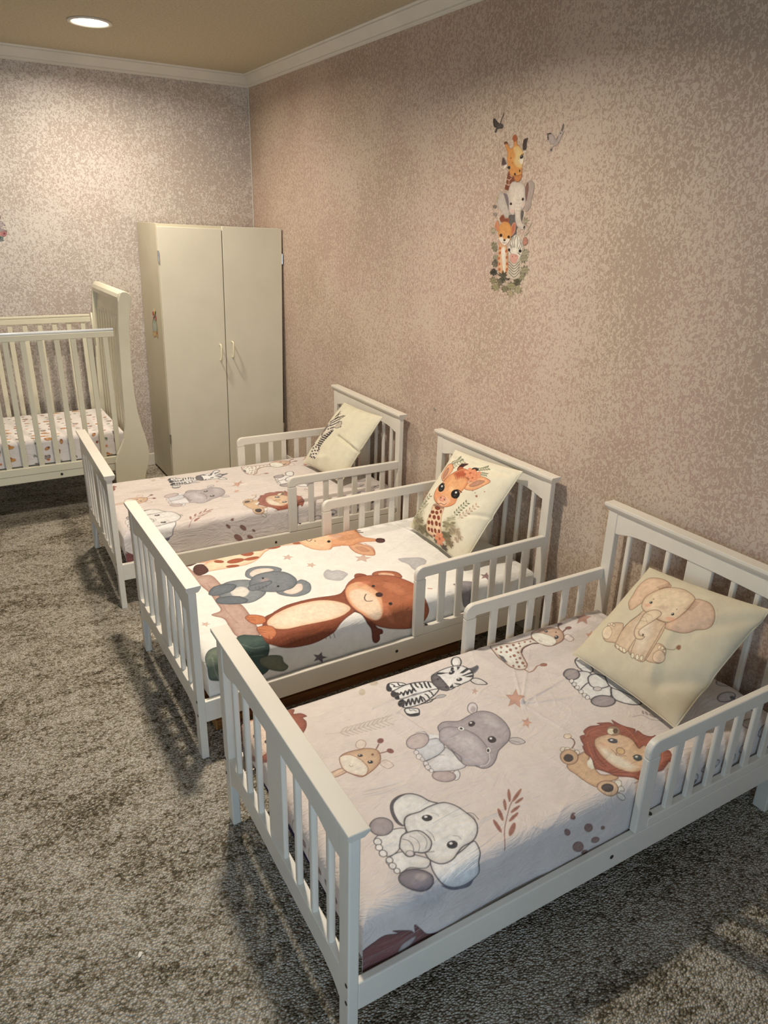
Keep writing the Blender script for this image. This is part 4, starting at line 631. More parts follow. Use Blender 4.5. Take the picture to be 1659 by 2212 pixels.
ART_B = [
('F',1,(190,164,152),(160,124,111),17,(144,106,94),2.7,1,[-2512,650,-2465,452,-2387,410,-2369,283,-2374,116,-2397,-72,-2345,-148,-2355,-432,-2392,-595,-2512,-556,-2521,-398,-2517,-270,-2572,-179,-2496,-150,-2488,-22,-2488,195,-2556,502]),
('L',1,None,None,0,(167,137,125),5.3,0.6,[-2454,300,-2447,54,-2465,-161,-2458,-375]),
('F',0,(211,187,173),(189,159,145),6.5,None,0,1,[-1711,459,-1720,421,-1696,398,-1729,393,-1742,358,-1753,392,-1786,394,-1760,420,-1767,457,-1740,438]),
('F',0,(211,187,173),(189,159,145),6.3,None,0,1,[-1607,219,-1621,188,-1603,162,-1633,165,-1650,137,-1655,169,-1683,177,-1657,194,-1657,228,-1636,206]),
('F',0,(211,187,173),(189,159,145),6.5,None,0,1,[-1166,171,-1185,115,-1149,79,-1202,74,-1227,24,-1242,74,-1293,78,-1250,114,-1256,169,-1214,140]),
('F',0,(211,187,173),(189,159,145),4.8,None,0,1,[-2629,-260,-2635,-283,-2620,-302,-2641,-299,-2651,-320,-2658,-296,-2679,-289,-2662,-277,-2666,-252,-2648,-269]),
('F',1,(191,191,194),(168,167,171),12,None,0,1,[-1617,13,-1560,59,-1538,20,-1498,14,-1469,-29,-1459,-92,-1507,-133,-1554,-159,-1610,-121,-1641,-68]),
('F',1,(191,191,194),(168,165,171),12.4,None,0,1,[-973,-48,-932,-47,-859,-76,-792,-112,-785,-182,-850,-245,-930,-296,-965,-261,-953,-173,-974,-113]),
('F',1,(146,142,146),(114,110,115),11.7,None,0,1,[-836,-616,-795,-610,-743,-600,-684,-641,-676,-712,-660,-797,-701,-854,-784,-838,-817,-702]),
('F',0,(147,120,120),None,11.8,None,0,1,[-474,-572,-495,-610,-473,-634,-513,-638,-539,-674,-543,-639,-581,-637,-543,-611,-541,-573,-514,-593]),
('L',1,None,None,0,(182,113,91),5.5,1,[-1039,-577,-1016,-595]),
('F',1,(111,121,104),(70,86,85),14.9,(60,74,72),1.7,1,[-2768,-623,-2679,-583,-2615,-657,-2583,-770,-2615,-877,-2716,-843,-2789,-803,-2801,-713]),
('F',1,(70,90,85),(50,70,66),17,(46,60,58),2.1,1,[-2520,-543,-2412,-576,-2362,-638,-2366,-721,-2388,-803,-2374,-868,-2430,-902,-2538,-904,-2640,-854,-2657,-717]),
('F',1,(119,123,103),(85,94,81),10.2,(71,78,68),1.8,1,[-2435,-773,-2370,-767,-2287,-798,-2270,-849,-2239,-897,-2279,-918,-2361,-880,-2427,-821]),
('L',1,None,None,0,(111,129,116),3.7,0.7,[-2530,-639,-2474,-688,-2395,-698]),
('L',1,None,None,0,(105,124,113),4.2,0.7,[-2581,-727,-2503,-737,-2410,-752]),
('L',1,None,None,0,(152,161,148),4.1,0.6,[-2736,-678,-2735,-749,-2715,-828]),
('F',0,(103,98,104),None,9.3,None,0,1,[-1987,-864,-1982,-897,-1943,-920,-1980,-922,-1982,-954,-2010,-922,-2049,-919,-2029,-897,-2051,-863,-2012,-881]),
('F',1,(87,53,46),None,15.3,None,0,1,[-2491,771,-2431,698,-2407,661,-2473,625,-2511,653]),
('F',1,(236,217,189),(217,163,125),13.2,(182,122,92),2.6,1,[-2400,609,-2351,615,-2177,744,-1965,773,-1752,781,-1513,747,-1444,677,-1498,582,-1639,630,-1758,641,-1861,600,-1973,492,-2088,450,-2213,461,-2350,474,-2394,482,-2389,545]),
('F',1,(222,175,144),None,15.5,None,0,1,[-2434,700,-2306,700,-2232,681,-2283,627,-2377,629]),
('F',1,(87,53,46),(61,36,34),9.9,None,0,1,[-2469,576,-2429,625,-2377,605,-2376,480,-2461,439,-2484,500]),
('F',1,(166,91,62),(141,73,51),6.7,None,0,1,[-2097,700,-2113,681,-2143,671,-2179,674,-2211,688,-2231,709,-2233,733,-2218,753,-2188,763,-2152,760,-2120,746,-2100,724]),
('F',1,(166,91,62),(141,73,51),6.7,None,0,1,[-1950,622,-1966,601,-1991,593,-2019,600,-2041,620,-2053,648,-2050,676,-2034,697,-2009,706,-1981,699,-1958,679,-1947,650]),
('F',1,(166,91,62),(141,73,51),6.8,None,0,1,[-1834,664,-1848,647,-1872,640,-1899,642,-1924,655,-1938,673,-1939,694,-1925,710,-1901,718,-1873,715,-1849,703,-1834,684]),
('F',1,(166,91,62),(141,73,51),6.9,None,0,1,[-1704,640,-1719,624,-1746,617,-1777,620,-1805,634,-1821,653,-1822,674,-1808,690,-1781,697,-1749,694,-1721,680,-1705,660]),
('F',1,(166,91,62),(141,73,51),7.1,None,0,1,[-1555,673,-1569,660,-1596,656,-1627,660,-1656,673,-1674,690,-1676,707,-1662,720,-1635,725,-1603,720,-1575,708,-1557,690]),
('F',1,(166,91,62),(141,73,51),7,None,0,1,[-1513,618,-1523,609,-1541,605,-1563,608,-1583,617,-1594,629,-1595,642,-1585,651,-1567,655,-1545,652,-1525,643,-1513,631]),
('F',1,(166,91,62),(141,73,51),6.4,None,0,1,[-2059,550,-2074,532,-2104,520,-2140,518,-2174,526,-2195,543,-2199,562,-2185,581,-2155,592,-2119,595,-2085,587,-2063,570]),
('F',1,(166,91,62),(141,73,51),6.5,None,0,1,[-1937,535,-1950,521,-1976,513,-2009,512,-2039,519,-2059,531,-2064,546,-2051,559,-2025,567,-1992,568,-1961,562,-1941,550]),
('F',1,(166,91,62),(141,73,51),6.3,None,0,1,[-2132,462,-2143,452,-2164,449,-2190,454,-2215,464,-2230,478,-2233,492,-2223,502,-2202,505,-2175,500,-2151,490,-2135,475]),
('F',1,(166,91,62),(141,73,51),6.4,None,0,1,[-2216,583,-2225,573,-2241,571,-2259,578,-2276,590,-2286,606,-2287,620,-2278,630,-2262,632,-2243,625,-2226,613,-2217,597]),
('F',1,(166,91,62),(141,73,51),7,None,0,1,[-1759,718,-1768,710,-1785,708,-1806,711,-1826,719,-1838,730,-1840,741,-1831,749,-1814,752,-1793,748,-1773,740,-1761,729]),
('L',1,None,None,0,(181,112,80),4.1,1,[-1141,410,-1068,371,-1038,256,-1101,116,-1177,178,-1187,291,-1175,382]),
('F',1,(223,174,139),(198,138,103),11,(171,107,78),3.4,1,[-1183,396,-1098,368,-1049,270,-1102,108,-1189,172,-1211,282]),
('F',1,(199,148,117),None,16.4,None,0,1,[-1165,332,-1101,312,-1091,197,-1158,211]),
('F',1,(222,164,123),(206,141,101),20.1,(172,112,82),2.9,1,[-1521,718,-1419,711,-1260,727,-1107,724,-971,712,-991,594,-994,484,-912,399,-933,363,-1063,396,-1160,375,-1240,400,-1320,424,-1371,390,-1465,427,-1522,514,-1531,609]),
('F',1,(236,199,162),(223,169,130),14.2,None,0,1,[-1521,718,-1421,707,-1268,712,-1250,597,-1367,397,-1463,430,-1520,518,-1531,609]),
('F',1,(237,198,176),None,17.5,None,0,0.6,[-1140,589,-1162,564,-1196,549,-1234,547,-1266,560,-1282,583,-1280,611,-1259,636,-1225,651,-1187,653,-1155,641,-1138,617]),
('L',1,None,None,0,(56,35,32),4.3,1,[-1446,692,-1463,646,-1451,612,-1416,639]),
('F',1,(36,28,28),None,17.1,None,0,1,[-1291,531,-1303,518,-1316,516,-1322,528,-1318,545,-1306,558,-1294,560,-1287,548]),
('F',1,(36,28,28),None,17.4,None,0,1,[-1382,668,-1390,658,-1398,657,-1402,665,-1400,677,-1392,686,-1384,687,-1380,680]),
('F',1,(113,62,48),None,17.1,None,0,1,[-1400,593,-1405,587,-1411,586,-1413,591,-1411,600,-1406,606,-1400,607,-1398,602]),
('F',1,(85,51,46),(56,34,32),8.7,None,0,1,[-864,334,-883,315,-906,308,-927,314,-940,332,-942,357,-933,383,-914,403,-891,410,-870,404,-856,386,-854,360]),
('L',1,None,None,0,(89,51,41),7.6,1,[-1003,659,-965,649]),
('L',1,None,None,0,(89,51,41),7.6,1,[-996,623,-961,608]),
('L',1,None,None,0,(89,51,41),7.5,1,[-990,586,-958,565]),
('F',1,(135,142,148),(99,105,113),17.7,(77,83,90),2.2,1,[-2428,111,-2373,203,-2292,241,-2171,190,-2133,90,-2122,-55,-2222,-134,-2299,-141,-2396,-88,-2437,-1]),
('F',1,(226,220,214),(185,185,184),11.1,None,0,1,[-2325,107,-2246,116,-2217,31,-2275,-40,-2341,-20,-2352,53]),
('F',1,(110,118,126),(81,87,96),13.4,(77,83,90),2.8,1,[-2488,137,-2431,210,-2330,219,-2275,153,-2332,87,-2442,68,-2489,94]),
('F',1,(106,114,122),(79,85,94),10.7,(77,83,90),2.7,1,[-2480,0,-2437,32,-2324,-13,-2279,-90,-2308,-127,-2364,-122,-2477,-54]),
('F',1,(126,133,140),(104,112,120),9.7,(77,83,90),2.4,1,[-2152,283,-2102,363,-2011,376,-1910,322,-1871,238,-1935,185,-2059,196,-2132,191,-2156,230]),
('F',1,(231,217,207),(209,188,178),6.1,None,0,1,[-2117,283,-2051,336,-1957,308,-1933,248,-2034,238,-2114,218]),
('F',1,(126,133,140),(104,112,120),9,(77,83,90),2.2,1,[-2056,-98,-1966,-71,-1864,-20,-1809,-6,-1785,-99,-1843,-207,-1947,-235,-2030,-180]),
('F',1,(231,217,207),(209,188,178),5.6,None,0,1,[-2012,-122,-1932,-100,-1871,-52,-1841,-75,-1880,-159,-1972,-188]),
('F',1,(126,133,140),(97,104,113),20.7,(77,83,90),2.3,1,[-2170,146,-2092,232,-1976,241,-1873,178,-1841,48,-1877,-49,-1966,-106,-2056,-98,-2126,-46,-2174,25,-2191,79]),
('F',1,(178,155,154),None,14,None,0,0.6,[-2016,117,-2028,99,-2047,87,-2069,85,-2088,92,-2099,107,-2099,126,-2088,144,-2068,156,-2046,158,-2027,151,-2016,136]),
('F',1,(120,126,135),(91,97,107),9.1,(77,83,90),2.8,1,[-2213,63,-2187,91,-2067,98,-2026,90,-2043,42,-2165,9,-2211,28]),
('L',1,None,None,0,(77,83,90),2,1,[-2162,57,-2167,20]),
('L',1,None,None,0,(77,83,90),2,1,[-2134,56,-2142,12]),
('L',1,None,None,0,(77,83,90),2,1,[-2107,55,-2118,5]),
('L',1,None,None,0,(77,83,90),2,1,[-2079,54,-2093,-2]),
('F',1,(29,27,30),None,14.1,None,0,1,[-2052,151,-2058,142,-2066,140,-2069,148,-2067,160,-2061,169,-2053,170,-2050,163]),
('F',1,(29,27,30),None,13.6,None,0,1,[-2000,-21,-2007,-30,-2015,-31,-2019,-23,-2017,-11,-2010,-3,-2002,-2,-1998,-10]),
('L',1,None,None,0,(77,83,90),2.4,1,[-1944,163,-1931,171]),
('F',1,(141,78,54),(132,69,48),19.9,(113,58,43),3,1,[-1565,-289,-1646,-331,-1729,-337,-1903,-308,-2073,-313,-2200,-368,-2284,-412,-2378,-643,-2314,-715,-2177,-765,-2033,-774,-1915,-740,-1832,-684,-1707,-623,-1644,-579]),
('F',1,(237,221,198),(225,186,154),22,None,0,1,[-2276,-452,-2179,-386,-2009,-338,-1836,-361,-1720,-441,-1685,-547,-1764,-613,-1883,-638,-2066,-620,-2203,-607,-2280,-539]),
('F',1,(120,64,47),(90,46,36),9.8,(75,39,31),2.4,1,[-1688,-602,-1660,-664,-1637,-732,-1600,-798,-1587,-890,-1561,-919,-1532,-898,-1533,-858,-1509,-854,-1514,-823,-1557,-792,-1593,-721,-1627,-620]),
('F',1,(197,125,86),(180,103,72),9.8,(113,58,43),2.5,1,[-2386,-332,-2348,-305,-2297,-339,-2268,-391,-2284,-448,-2330,-457,-2372,-422]),
('F',1,(197,125,86),(180,103,72),11.2,(113,58,43),2.3,1,[-2370,-498,-2315,-489,-2269,-537,-2282,-628,-2341,-669,-2375,-613]),
('L',1,None,None,0,(113,58,43),2,1,[-2371,-329,-2338,-353]),
('L',1,None,None,0,(113,58,43),2,1,[-2376,-361,-2338,-389]),
('L',1,None,None,0,(113,58,43),1.9,1,[-2360,-521,-2326,-551]),
('L',1,None,None,0,(113,58,43),1.9,1,[-2368,-550,-2337,-578]),
('L',1,None,None,0,(118,62,44),3.6,0.7,[-2339,-632,-2352,-690]),
('L',1,None,None,0,(118,62,44),2.9,0.7,[-2315,-646,-2327,-692]),
('L',1,None,None,0,(118,62,44),1.9,0.7,[-2290,-659,-2297,-701]),
('L',1,None,None,0,(118,62,44),2.9,0.7,[-2266,-673,-2267,-710]),
('L',1,None,None,0,(118,62,44),2.9,0.7,[-2241,-686,-2237,-719]),
('L',1,None,None,0,(118,62,44),2.9,0.7,[-2217,-690,-2207,-729]),
('L',1,None,None,0,(118,62,44),2.9,0.7,[-2186,-699,-2176,-738]),
('L',1,None,None,0,(118,62,44),3,0.7,[-2155,-708,-2145,-747]),
('L',1,None,None,0,(118,62,44),3,0.7,[-2124,-712,-2114,-751]),
('L',1,None,None,0,(118,62,44),3,0.7,[-2093,-715,-2082,-754]),
('L',1,None,None,0,(118,62,44),3,0.7,[-2061,-718,-2050,-758]),
('L',1,None,None,0,(118,62,44),3,0.7,[-2030,-722,-2019,-761]),
('L',1,None,None,0,(118,62,44),3,0.7,[-1998,-725,-1986,-765]),
('L',1,None,None,0,(118,62,44),3.1,0.7,[-1965,-729,-1954,-769]),
('L',1,None,None,0,(118,62,44),3.1,0.7,[-1933,-732,-1921,-772]),
('L',1,None,None,0,(118,62,44),3.1,0.7,[-1900,-735,-1889,-776]),
('F',1,(175,106,73),(141,78,54),9.7,(113,58,43),3,1,[-1293,-182,-1227,-160,-1121,-221,-1102,-292,-1141,-339,-1286,-260]),
('F',1,(227,182,154),None,14.5,None,0,1,[-1149,-278,-1164,-285,-1189,-280,-1216,-264,-1239,-242,-1252,-218,-1251,-201,-1236,-193,-1211,-198,-1183,-214,-1160,-237,-1148,-260]),
('F',1,(141,78,54),None,14.4,None,0,1,[-1425,-133,-1388,-119,-1346,-153,-1352,-194,-1445,-192]),
('F',1,(175,106,73),None,10.4,(113,58,43),2.2,1,[-1280,-810,-1229,-808,-1193,-851,-1243,-869]),
('F',1,(175,106,73),(159,89,62),43.2,(113,58,43),3.2,1,[-1613,-332,-1543,-237,-1438,-178,-1316,-192,-1183,-264,-1123,-367,-1095,-502,-1132,-679,-1109,-792,-1166,-871,-1311,-877,-1470,-823,-1593,-745,-1666,-605,-1664,-456]),
('F',1,(227,181,143),(215,153,115),17.2,(181,112,80),2.2,1,[-1611,-333,-1533,-250,-1436,-252,-1405,-376,-1401,-482,-1457,-617,-1506,-707,-1561,-738,-1648,-670,-1662,-512]),
('F',1,(239,215,190),(230,192,161),14.8,None,0,1,[-1586,-347,-1490,-347,-1446,-474,-1484,-635,-1530,-724,-1594,-714,-1642,-618,-1640,-485]),
('F',1,(216,134,105),None,13.8,None,0,0.5,[-1362,-289,-1381,-312,-1414,-328,-1451,-335,-1483,-329,-1501,-314,-1501,-291,-1483,-268,-1451,-251,-1414,-244,-1381,-250,-1362,-266]),
('F',1,(213,134,100),None,9.9,None,0,0.45,[-1414,-807,-1438,-799,-1469,-767,-1499,-720,-1502,-671,-1472,-612,-1445,-585,-1429,-597,-1428,-645,-1432,-700,-1411,-750,-1404,-789]),
('F',1,(206,137,99),None,13.6,None,0,0.5,[-1219,-560,-1251,-574,-1285,-555,-1315,-510,-1331,-448,-1329,-387,-1310,-342,-1278,-327,-1242,-346,-1212,-393,-1197,-457,-1199,-517]),
('F',1,(66,37,34),(45,26,27),6.6,None,0,1,[-1389,-502,-1402,-515,-1417,-522,-1431,-519,-1441,-509,-1443,-493,-1437,-476,-1425,-462,-1409,-455,-1395,-458,-1385,-468,-1383,-485]),
('L',1,None,None,0,(56,34,32),3.8,1,[-1495,-438,-1531,-478,-1539,-527,-1501,-541]),
('F',1,(30,24,24),None,13.7,None,0,1,[-1373,-361,-1383,-371,-1394,-371,-1400,-362,-1397,-349,-1386,-339,-1375,-339,-1370,-348]),
('F',1,(30,24,24),None,12.7,None,0,1,[-1393,-642,-1404,-652,-1416,-652,-1422,-643,-1418,-629,-1407,-619,-1395,-618,-1390,-628]),
('L',1,None,None,0,(113,58,43),3.5,1,[-1267,-315,-1252,-337]),
('L',1,None,None,0,(113,58,43),2.5,1,[-1307,-721,-1288,-707]),
]
ART_P1 = [
('F',1,(229,199,171),(194,157,130),12.8,(99,70,53),1.4,1,[140,466,103,502,83,570,64,658,72,738,126,774,200,781,258,760,284,737,251,714,227,670,206,623,199,581,205,539,191,492,178,458,159,452]),
('F',1,(221,191,166),(190,157,132),10.4,(99,70,53),1.1,1,[492,713,541,729,590,724,641,691,677,646,690,598,676,556,635,522,602,470,545,438,488,436,451,454,473,502,504,562,510,624]),
('L',1,None,None,0,(198,178,151),0.7,1,[643,711,683,667,703,614]),
('F',1,(222,198,169),(198,168,139),9.4,(99,70,53),1.3,1,[506,200,483,274,507,321,537,326,579,315,601,275,607,224,580,200,535,191]),
('F',1,(222,198,169),(198,168,139),11.4,(99,70,53),1.5,1,[205,329,185,334,140,317,105,283,104,225,131,188,171,169,219,182,254,203,240,277]),
('F',1,(222,198,169),(198,168,139),10.4,(99,70,53),1.4,1,[272,491,249,422,227,352,228,291,242,216,254,173,290,162,355,157,372,181,404,168,464,163,508,182,507,265,490,354,459,465,388,469]),
('F',1,(236,222,200),(226,204,178),16,None,0,0.7,[258,411,326,447,387,440,451,359,480,244,441,191,380,220,288,304]),
('L',1,None,None,0,(99,70,53),1.6,1,[370,183,363,239,358,280]),
('L',1,None,None,0,(99,70,53),1.6,1,[402,171,385,213,367,271]),
('L',1,None,None,0,(99,70,53),1.5,1,[503,188,490,287,457,420,455,468]),
('L',1,None,None,0,(99,70,53),1.3,1,[231,287,229,374,262,454]),
('F',1,(239,227,199),None,5,(99,70,53),1.2,1,[283,185,292,180,297,173,297,167,293,163,284,162,274,165,265,171,259,177,259,184,264,188,272,188]),
('F',1,(239,227,199),None,4.9,(99,70,53),1.2,1,[318,183,326,177,332,171,332,165,327,161,319,160,309,163,300,168,295,175,294,181,299,185,308,186]),
('F',1,(239,227,199),None,4.8,(99,70,53),1.2,1,[349,182,357,176,361,169,360,163,354,160,346,160,337,164,329,171,325,178,326,184,331,187,340,186]),
('F',1,(239,227,199),None,4.6,(99,70,53),1.2,1,[429,175,432,166,431,159,426,156,420,156,413,161,407,168,405,177,406,184,410,188,417,187,424,182]),
('F',1,(239,227,199),None,4.5,(99,70,53),1.1,1,[462,182,465,174,464,167,459,163,453,163,446,168,441,175,438,184,439,191,444,195,450,194,457,189]),
('F',1,(239,227,199),None,4.5,(99,70,53),1.1,1,[490,192,492,184,491,177,487,173,481,174,474,178,469,186,467,194,468,201,472,205,478,204,485,200]),
('F',1,(235,215,186),None,5.4,(99,70,53),1.3,1,[174,236,181,212,177,193,163,182,141,183,118,196,101,217,93,241,97,261,113,272,135,270,157,257]),
('F',1,(238,220,190),None,5.5,(99,70,53),1.1,1,[115,290,117,283,112,277,103,276,95,280,93,287,98,293,107,294]),
('F',1,(238,220,190),None,5.4,(99,70,53),1.1,1,[131,302,133,295,128,289,119,288,111,292,109,299,114,305,123,306]),
('F',1,(238,220,190),None,5.4,(99,70,53),1.1,1,[152,300,155,293,150,287,141,286,133,290,131,297,136,303,145,304]),
('F',1,(229,203,174),None,4.3,(99,70,53),1.1,1,[590,284,605,271,613,251,610,231,599,216,581,209,561,213,545,227,537,247,539,267,552,283,570,289]),
('F',1,(238,220,190),None,4.4,(99,70,53),0.9,1,[550,307,552,300,551,294,548,290,542,290,535,294,530,300,528,307,529,313,533,317,539,317,545,313]),
('F',1,(238,220,190),None,4.3,(99,70,53),0.9,1,[572,311,573,307,571,302,567,299,561,298,556,300,552,304,551,309,553,314,557,317,563,317,568,315]),
('F',1,(238,220,190),None,4.3,(99,70,53),0.9,1,[590,302,591,295,587,290,581,291,576,296,575,303,578,308,584,307]),
('L',1,None,None,0,(99,70,53),1.4,1,[575,314,611,337,622,360]),
('F',1,(151,110,85),(187,153,124),2.8,None,0,1,[616,358,615,381,630,387,643,371,639,354]),
('F',1,(233,213,183),(207,175,145),14.9,(99,70,53),1.5,1,[208,530,192,587,207,645,243,699,294,737,366,755,433,745,485,719,505,665,510,600,499,535,476,492,433,474,381,472,322,476,268,483,230,501]),
('F',1,(225,161,135),None,5.2,None,0,0.55,[287,549,291,537,286,525,274,515,257,510,241,512,229,519,225,531,230,544,243,554,259,558,276,556]),
('F',1,(228,161,133),None,4.7,None,0,0.6,[498,521,498,511,487,500,470,492,449,489,432,491,422,498,422,509,432,520,450,528,471,531,488,528]),
('F',1,(198,162,143),None,4.9,None,0,0.4,[403,584,406,570,398,555,381,542,360,535,339,536,325,544,322,558,330,573,348,586,370,593,390,592]),
('F',1,(233,213,183),(202,171,142),6.5,(99,70,53),1.6,1,[371,527,338,528,306,508,283,465,290,402,301,342,331,299,366,282,397,295,402,321,385,318,361,316,340,339,345,377,362,426,382,482,386,510]),
('L',1,None,None,0,(153,123,100),0.8,1,[288,437,313,440,345,417]),
('L',1,None,None,0,(153,123,100),0.8,1,[291,408,314,415,334,426]),
('L',1,None,None,0,(153,123,100),0.8,1,[296,472,332,476,352,461]),
('L',1,None,None,0,(153,123,100),0.8,1,[311,348,336,352,341,364]),
('F',1,(108,89,61),None,4.8,None,0,1,[388,330,390,325,388,320,382,320,377,324,375,329,377,334,383,334]),
('F',1,(33,30,37),None,5.2,None,0,1,[268,569,271,564,272,559,269,554,264,552,257,553,252,556,249,561,249,566,252,571,257,573,263,572]),
('F',1,(239,239,239),None,5.2,None,0,1,[258,566,259,563,257,562,255,561,252,563,252,565,253,567,256,567]),
('F',1,(33,30,37),None,4.7,None,0,1,[460,552,463,548,463,542,460,538,455,536,449,536,445,539,442,544,442,549,445,553,450,556,455,555]),
('F',1,(239,239,239),None,4.7,None,0,1,[451,549,451,547,450,545,447,545,445,546,445,548,446,550,448,550]),
('F',1,(97,68,54),None,5.2,None,0,1,[258,598,260,596,260,592,257,590,254,590,252,593,253,596,255,599]),
('F',1,(97,68,54),None,4.7,None,0,1,[456,590,457,587,455,585,452,585,450,587,449,590,450,592,453,592]),
('L',1,None,None,0,(118,79,61),1.1,1,[235,685,197,702]),
('L',1,None,None,0,(118,79,61),1.1,1,[239,691,202,710]),
('L',1,None,None,0,(118,79,61),1.1,1,[244,698,208,718]),
('L',1,None,None,0,(118,79,61),1.1,1,[249,704,214,726]),
('L',1,None,None,0,(118,79,61),1.1,1,[253,710,219,734]),
('L',1,None,None,0,(118,79,61),1.1,1,[258,717,225,742]),
('L',1,None,None,0,(118,79,61),1.1,1,[263,723,230,750]),
('L',1,None,None,0,(118,79,61),1.1,1,[267,730,236,758]),
('L',1,None,None,0,(118,79,61),1.1,1,[272,736,241,765]),
('L',1,None,None,0,(118,79,61),1,1,[498,696,534,699]),
('L',1,None,None,0,(118,79,61),1,1,[498,686,534,689]),
('L',1,None,None,0,(118,79,61),1,1,[497,676,534,680]),
('L',1,None,None,0,(118,79,61),1,1,[497,666,534,670]),
('L',1,None,None,0,(118,79,61),1,1,[497,656,535,661]),
('L',1,None,None,0,(118,79,61),1,1,[496,646,535,651]),
('L',1,None,None,0,(118,79,61),1,1,[496,636,535,642]),
('L',1,None,None,0,(118,79,61),1,1,[496,626,535,632]),
('L',1,None,None,0,(118,79,61),1,1,[495,616,536,622]),
]
